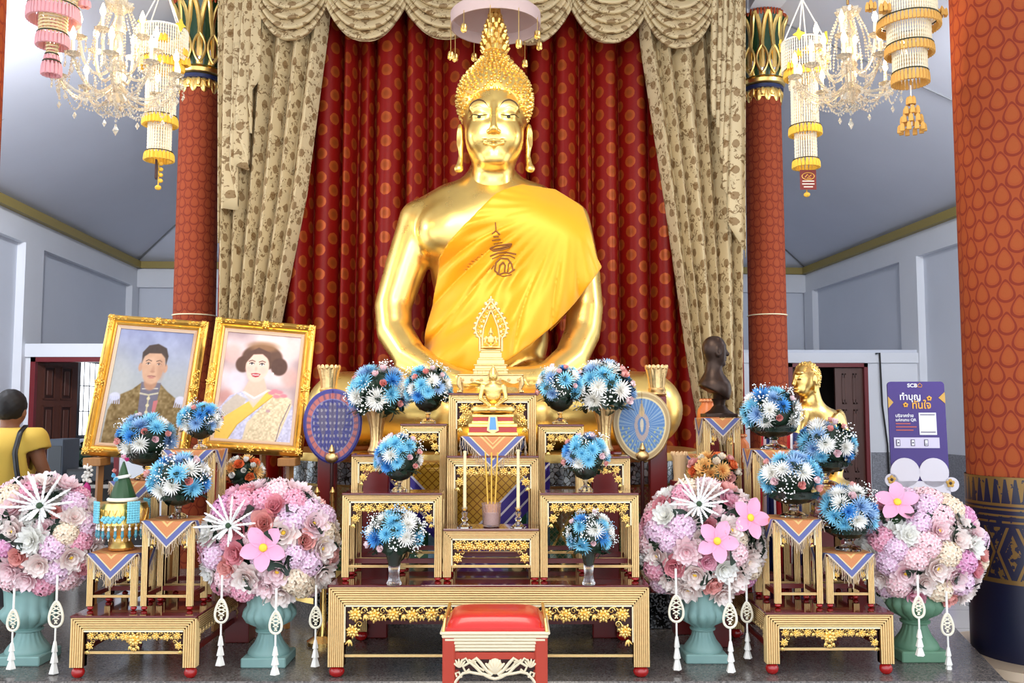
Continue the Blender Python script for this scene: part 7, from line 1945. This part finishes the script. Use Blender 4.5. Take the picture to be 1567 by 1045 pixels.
# ================================================================== CHANDELIERS AND HANGING BEAD LANTERNS
M_BULB=Mat('lit_bulb',(1,1,1),.3,0,emit=18,ecol=(1,.72,.38,1)).m
M_CANDLE=plain('lamp_candle',(250,240,214),.5)
def beads(m,P,r=.009,step=.024):
    P=np.array(P,float); L=np.concatenate([[0],np.cumsum(np.linalg.norm(np.diff(P,axis=0),axis=1))]); n=max(3,int(L[-1]/step)); s=np.linspace(0,L[-1],n)
    for q in np.stack([np.interp(s,L,P[:,i]) for i in range(3)],1): m.add(*octa(q,r))
def chandelier(label,px,Y,py_hub,k_scale=1.0,seed=0):
    p=at(px,py_hub,Y); t=thing('chandelier',label,'chandelier',(p.x,Y,p.z),seed*.2,'crystal chandeliers'); k=Y/F*k_scale
    topz=ZC+ .9-p.z if False else 1.2
    def H(py): return (py_hub-py)*k
    zc_=(ZC+(ZR-ZC)*.75)-p.z
    m=MB(); m.add(*tube([(0,0,H(-10)),(0,0,zc_)],.008,8)); m.build('hanging_chain',M_BRASS,t)
    m=MB(); m.add(*lathe([(.01,H(165)),(.05,H(158)),(.07,H(150)),(.03,H(140)),(.025,H(110)),(.05,H(100)),(.03,H(88)),(.025,H(50)),(.05,H(40)),(.02,H(20)),(.06,H(6)),(.02,H(-6))],20)); m.build('stem',M_CRYSTAL,t)
    tips=[]
    for tier,(n,R,z_hub,z_cup) in enumerate(((10,92,132,112),(6,56,96,62))):
        for i in range(n):
            a=2*PI*(i+.5*tier)/n+seed*.3; c,s=math.cos(a),math.sin(a); m=MB()
            prof=[(6,z_hub),(R*.30,z_hub+22),(R*.62,z_hub+24),(R*.88,z_hub+6),(R,z_cup+6)]
            tt=np.linspace(0,1,len(prof)); t2=np.linspace(0,1,16); x=np.interp(t2,tt,[q[0] for q in prof]); z=np.interp(t2,tt,[q[1] for q in prof])
            for _ in range(2): x[1:-1]=(x[:-2]+2*x[1:-1]+x[2:])/4; z[1:-1]=(z[:-2]+2*z[1:-1]+z[2:])/4
            m.add(*tube([(q*k*c,q*k*s,H(w_)) for q,w_ in zip(x,z)],.009,8)); arm=m.build('arm',M_CRYSTAL,t)
            m=MB(); M=Matrix.Translation((R*k*c,R*k*s,H(z_cup+6))); m.add(*lathe([(.008,-.012),(.030,0),(.046,.012),(.040,.012),(.014,.004),(.012,.02)],16,fl=fl_cut(8,.08)),M=M)
            for j in range(6):
                b=2*PI*j/6; beads(m,[(R*k*c+.042*math.cos(b),R*k*s+.042*math.sin(b),H(z_cup+6)+.006),(R*k*c+.042*math.cos(b),R*k*s+.042*math.sin(b),H(z_cup+6)-.04)],.006,.014); m.add(*octa((R*k*c+.042*math.cos(b),R*k*s+.042*math.sin(b),H(z_cup+6)-.058),.008,1.9))
            m.build('drip_pan',M_CRYSTAL,arm,smooth=20)
            m=MB(); m.add(*lathe([(.010,.012),(.010,.085),(.007,.088)],12),M=M); m.build('candle',M_CANDLE,arm)
            m=MB(); m.add(*lathe([(.006,.088),(.015,.105),(.017,.122),(.010,.146),(.002,.168)],12),M=M); m.build('bulb',M_BULB,arm)
            tips.append((tier,a,R))
    # bead strands: basket over the stem, swags between arms, drops
    for i in range(14):
        a=2*PI*i/14; c,s=math.cos(a),math.sin(a); m=MB(); P=[]
        for q in np.linspace(0,1,14): rr=(14+24*q**1.5+10*math.sin(q*PI)); P.append((rr*k*c,rr*k*s,H(4+92*q)))
        beads(m,P,.0075,.018); m.build('bead_strand',M_CRYSTAL,t,smooth=None)
    lo=[q for q in tips if q[0]==0]; n=len(lo)
    for i in range(n):
        a0,a1=lo[i][1],lo[(i+1)%n][1]; a1=a1 if a1>a0 else a1+2*PI; m=MB()
        for dp in(26,44):
            P=[]
            for q in np.linspace(0,1,14): a=a0+(a1-a0)*q; rr=92*(1-.12*math.sin(q*PI)); P.append((rr*k*math.cos(a),rr*k*math.sin(a),H(118+dp*math.sin(q*PI))))
            beads(m,P,.007,.017)
        P=[]
        for q in np.linspace(0,1,14): rr=92*(1-q)+10*q; P.append((rr*k*math.cos(a0),rr*k*math.sin(a0),H(120+46*math.sin(q*PI*.75)+10*q)))
        beads(m,P,.007,.018)
        am=(a0+a1)/2; z=H(118+46); m.add(*octa((81*k*math.cos(am),81*k*math.sin(am),z-.03),.014,1.8)); m.add(*octa((92*k*math.cos(a0),92*k*math.sin(a0),H(140)),.014,1.9))
        m.build('bead_swag',M_CRYSTAL,t,smooth=None)
    m=MB()
    for i in range(10):
        a=2*PI*i/10; P=[(34*k*math.cos(a),34*k*math.sin(a),H(120)),(30*k*math.cos(a),30*k*math.sin(a),H(168)),(8*k*math.cos(a),8*k*math.sin(a),H(180))]; beads(m,P,.007,.017)
    beads(m,[(0,0,H(168)),(0,0,H(196))],.009,.02); m.add(*octa((0,0,H(204)),.020,1.8)); m.build('bead_basket',M_CRYSTAL,t,smooth=None)
    m=MB(); m.add(*lathe([(14*k,H(6)),(20*k,H(0)),(17*k,H(8)),(12*k,H(8))],20,fl=fl_cut(10,.15))); m.build('crown',M_CRYSTAL,t,smooth=20)
    return t
chandelier('lit crystal chandelier at the upper left beside the yellow bead lantern',180,5.4,100,1.0,0); chandelier('lit crystal chandelier at the upper right beside the yellow bead lantern',1300,5.5,104,.90,1)
def bead_cyl(m,R,z0,z1,n,hor=False,r=.006):
    if hor:
        nz=max(3,int((z1-z0)/.018))
        for j in range(nz):
            z=z0+(z1-z0)*(j+.5)/nz; N=40; m.add(*tube([(R*math.cos(2*PI*i/N),R*math.sin(2*PI*i/N),z+.003*(i%2)) for i in range(N)],[r*(.7+.5*(i%2)) for i in range(N)],4,closed=True))
    else:
        for i in range(n):
            a=2*PI*i/n; N=max(6,int((z1-z0)/.010)); m.add(*tube([(R*math.cos(a),R*math.sin(a),z0+(z1-z0)*j/(N-1)) for j in range(N)],[r*(.45+.55*(j%2)) for j in range(N)],4))
def pom_ring(m,R,z,L,n,w=None):
    w=w or 2*PI*R/n*.5
    for i in range(n):
        a=2*PI*i/n; m.add(*lathe([(w*.25,0),(w*.8,-L*.25),(w*1.0,-L*.8),(w*.9,-L),(.001,-L)],8,fl=lambda t_,i_:1+.12*math.cos(4*t_)),M=Matrix.Translation((R*1.06*math.cos(a),R*1.06*math.sin(a),z)))
    return m
def lantern(label,px,Y,tiers_,poms,threadcol,pomcol,hor=False,strings=True,stars=False,tail=None,ropes_from=-60,puffs=(),grp='hanging bead lanterns'):
    y0=min(q[0] for q in tiers_); p=at(px,y0,Y); k=Y/F; t=thing('bead_lantern',label,'bead lantern',(p.x,Y,p.z),.3,grp)
    H=lambda py: (y0-py)*k
    mt=plain('thread_'+label.split()[0],threadcol,.6); mp=plain('pom_'+label.split()[0],pomcol,.8)
    zc_=ZC+(ZR-ZC)*.8-p.z
    m=MB(); R0=tiers_[0][2]*k
    for i in range(4): a=2*PI*(i+.5)/4; m.add(*tube([(R0*math.cos(a),R0*math.sin(a),0),(0,0,H(ropes_from))],.005,5))
    m.add(*tube([(0,0,H(ropes_from)),(0,0,max(zc_,H(ropes_from)+.1))],.006,6)); m.build('hanging_cord',M_WHITE,t)
    for (a,b,r) in tiers_:
        m=MB(); bead_cyl(m,r*k,H(b),H(a),max(14,int(r*1.7)),hor); m.build('bead_curtain',mt,t,smooth=60)
        m=MB(); m.add(*tube([(r*k*math.cos(2*PI*i/40),r*k*math.sin(2*PI*i/40),H(a)) for i in range(40)],.006,6,closed=True)); m.build('hoop',M_WHITE,t)
    for (py,L,r) in poms:
        m=MB(); pom_ring(m,r*k,H(py),L*k,max(12,int(r*1.2)),2*PI*r*k/max(12,int(r*1.2))*.55); m.build('tassel_fringe',mp,t,smooth=60)
        m=MB(); m.add(*tube([(r*1.06*k*math.cos(2*PI*i/40),r*1.06*k*math.sin(2*PI*i/40),H(py)+.004) for i in range(40)],.004,5,closed=True)); m.build('dark_cord',plain('dark_green_cord',(50,50,24),.7),t)
    if stars:
        for i in range(4):
            a=2*PI*(i+.5)/4-.0; c=Vector((R0*1.05*math.cos(a),R0*1.05*math.sin(a),H(y0-2)))
            q=9*k; m=MB(); v,f=prism([(q,0),(q*.35,q*.35),(0,q*1.15),(-q*.35,q*.35),(-q,0),(-q*.35,-q*.35),(0,-q*1.15),(q*.35,-q*.35)],-.008,.008); m.add(v,f,M=Matrix.Translation(c)@Matrix.Rotation(a+PI/2,4,'Z')); m.build('star',plain('yellow_felt',(236,204,70),.7),t)
    for (dx,dy,py,s) in puffs:
        m=MB(); pom_ring(m,5*k*s,H(py),10*k*s,6); m.add(*lathe([(.002,0.02),(3*k*s,0),(5*k*s,-4*k*s),(.002,-5*k*s)],10),M=Matrix.Translation((0,0,H(py)))); o=m.build('flower_tassel',mp,t,smooth=60); o.location=(dx*k,dy*k,0)
    if tail: tail(t,H,k,mp)
    return t
def tail_card(px,card,y0,y1,t,H,k,mp,front):
    m=MB(); m.add(*tube([(0,0,H(y0-8)),(0,0,H(y1+4))],.004,5)); m.add(*sph((0,0,H(y1+6)),(5*k,5*k,4*k),10,6)); m.build('tail_tassel',mp,t)
    if front:
        m=MB(); w2=12.5*k; v,f=prism([(-w2,H(y1)),(w2,H(y1)),(w2,H(y0)),(-w2,H(y0))],-.034,-.031); m.add(v,f); o=m.build('tag_card',plain('maroon_card',(120,40,32),.5),t,smooth=None); o.rotation_euler=(0,0,-.3)
        m=MB(); zz=H(y0+10); m.add(*tube([(9.5*k*math.cos(a),-.036,zz+5.5*k*math.sin(a)) for a in np.linspace(0,2*PI,28,endpoint=False)],.7*k,5,closed=True)); m.add(*tube([(-5*k,-.036,zz-2*k),(-1*k,-.036,zz+3*k),(1*k,-.036,zz-1*k),(5*k,-.036,zz+2*k)],.8*k,5)); m.add(*tube([(-2*k,-.036,zz-3*k),(4*k,-.036,zz-3*k)],.7*k,5)); m.build('card_emblem',plain('card_gold',(230,180,90),.4,.4),o)
        m=MB()
        for (yy,L) in((17.5,9),(22,9.5),(26.5,7)): m.add(*box(-L*k,L*k,-.0365,-.034,H(y0+yy+1),H(y0+yy-.6)))
        m.build('card_lettering',plain('card_white',(236,220,206),.5),o,smooth=None)
    else:
        m=MB(); v,f=prism([(-5*k,H(y1-8)),(-2*k,H(y1-8)),(-2*k,H(y0)),(-5*k,H(y0))],-.03,.03); m.add(v,f); m.build('tag_card',plain('dark_maroon_card',(60,24,20),.5),t,smooth=None)
        m=MB()
        for j in range(4): m.add(*sph((3*k,0,H(y0+5+9*j)),(4*k,4*k,3.4*k),8,6))
        m.build('tail_beads',mp,t)
YELP=(238,188,66)
lantern('yellow and white bead lantern at the upper left, next to the column capital',249,6.1,[(48,98,38),(98,186,22),(194,243,17)],[(96,14,30),(186,14,23),(243,13,19)],(244,232,206),YELP,stars=True,tail=lambda t,H,k,mp: tail_card(249,None,255,292,t,H,k,mp,False),ropes_from=-30,puffs=((30,-14,78,1.2),(34,-10,92,1.2),(26,-18,106,1.1),(-26,-20,84,1),(4,-34,66,1.1)))
lantern('yellow and white bead lantern with a maroon tag, upper right beside the capital',1229,6.15,[(66,112,33),(112,200,20),(209,254,16)],[(110,13,27),(201,13,22),(254,12,18)],(244,232,206),YELP,stars=True,tail=lambda t,H,k,mp: tail_card(1229,None,271,302,t,H,k,mp,True),ropes_from=-6,puffs=((-22,-18,88,1),(-28,-10,104,1.1),(26,-16,92,1),(2,-30,80,1.1)))
lantern('rose and cream bead lantern in the top left corner beside the near column',84,5.0,[(-30,14,34),(20,58,20),(64,92,8)],[(15,22,35),(59,19,21),(92,8,9),(104,20,12)],(226,206,160),(222,158,160),hor=True,ropes_from=-80,puffs=((44,0,-4,1.2),))
def tail_b(t,H,k,mp):
    for (py,r,n) in((158,4,5),(174,9,6),(188,13,8),(202,17,10)):
        m=MB(); pom_ring(m,r*k,H(py),13*k,n,4.2*k); m.build('tassel_cluster',mp,t,smooth=60)
    m=MB(); m.add(*tube([(0,0,H(140)),(0,0,H(205))],.004,5)); m.build('tail_cord',M_WHITE,t)
lantern('honey brown tasselled bead lantern in the top right, before the near column',1388,4.95,[(-30,36,42),(42,78,32),(82,120,25)],[(36,14,43),(78,14,33),(121,17,25)],(240,224,190),(214,160,78),tail=tail_b,ropes_from=-80,puffs=((-70,0,16,1.2),(-52,-10,20,1.3),(66,0,8,1.2)))
# ================================================================== LAMPS
W.node_tree.nodes['Background'].inputs[1].default_value=3.0
WARM=(1.0,.74,.42)
lamp('chandelier_glow_lamp','POINT',at(176,95,5.5)+Vector((0,0,.05)),16,WARM,.03)
lamp('chandelier_glow_lamp','POINT',at(1300,95,5.6)+Vector((0,0,.05)),16,WARM,.03)
lamp('spot_on_statue','SPOT',(-1.2,2.2,4.3),125,(1.0,.86,.62),.16,tgt=(-.15,6.7,2.5),spot=58,blend=.7)
lamp('spot_on_statue','SPOT',(1.1,2.2,4.3),125,(1.0,.86,.62),.16,tgt=(-.1,6.7,2.6),spot=58,blend=.7)
lamp('altar_fill_light','AREA',(-.2,3.6,4.6),70,(1.0,.93,.80),1.6,tgt=(-.2,5.6,.9))  # added fill over the altar, above the frame, no fixture
for x,e in ((-4.4,120),(4.7,110)):
    lamp('aisle_fill_point','POINT',(x,5.9,3.85),e,(.92,.95,1.0),.22)  # added fill for the aisle walls and ceiling, source out of view
for x,e,tx in ((-3.65,760,-5.7),(3.7,420,5.1)):
    lamp('wall_fill_spot','SPOT',(x,6.3,4.62),e,(.92,.95,1.0),.2,tgt=(tx,12.5,2.4),spot=74,blend=.7)  # added fill aimed at the rear walls from above the frame
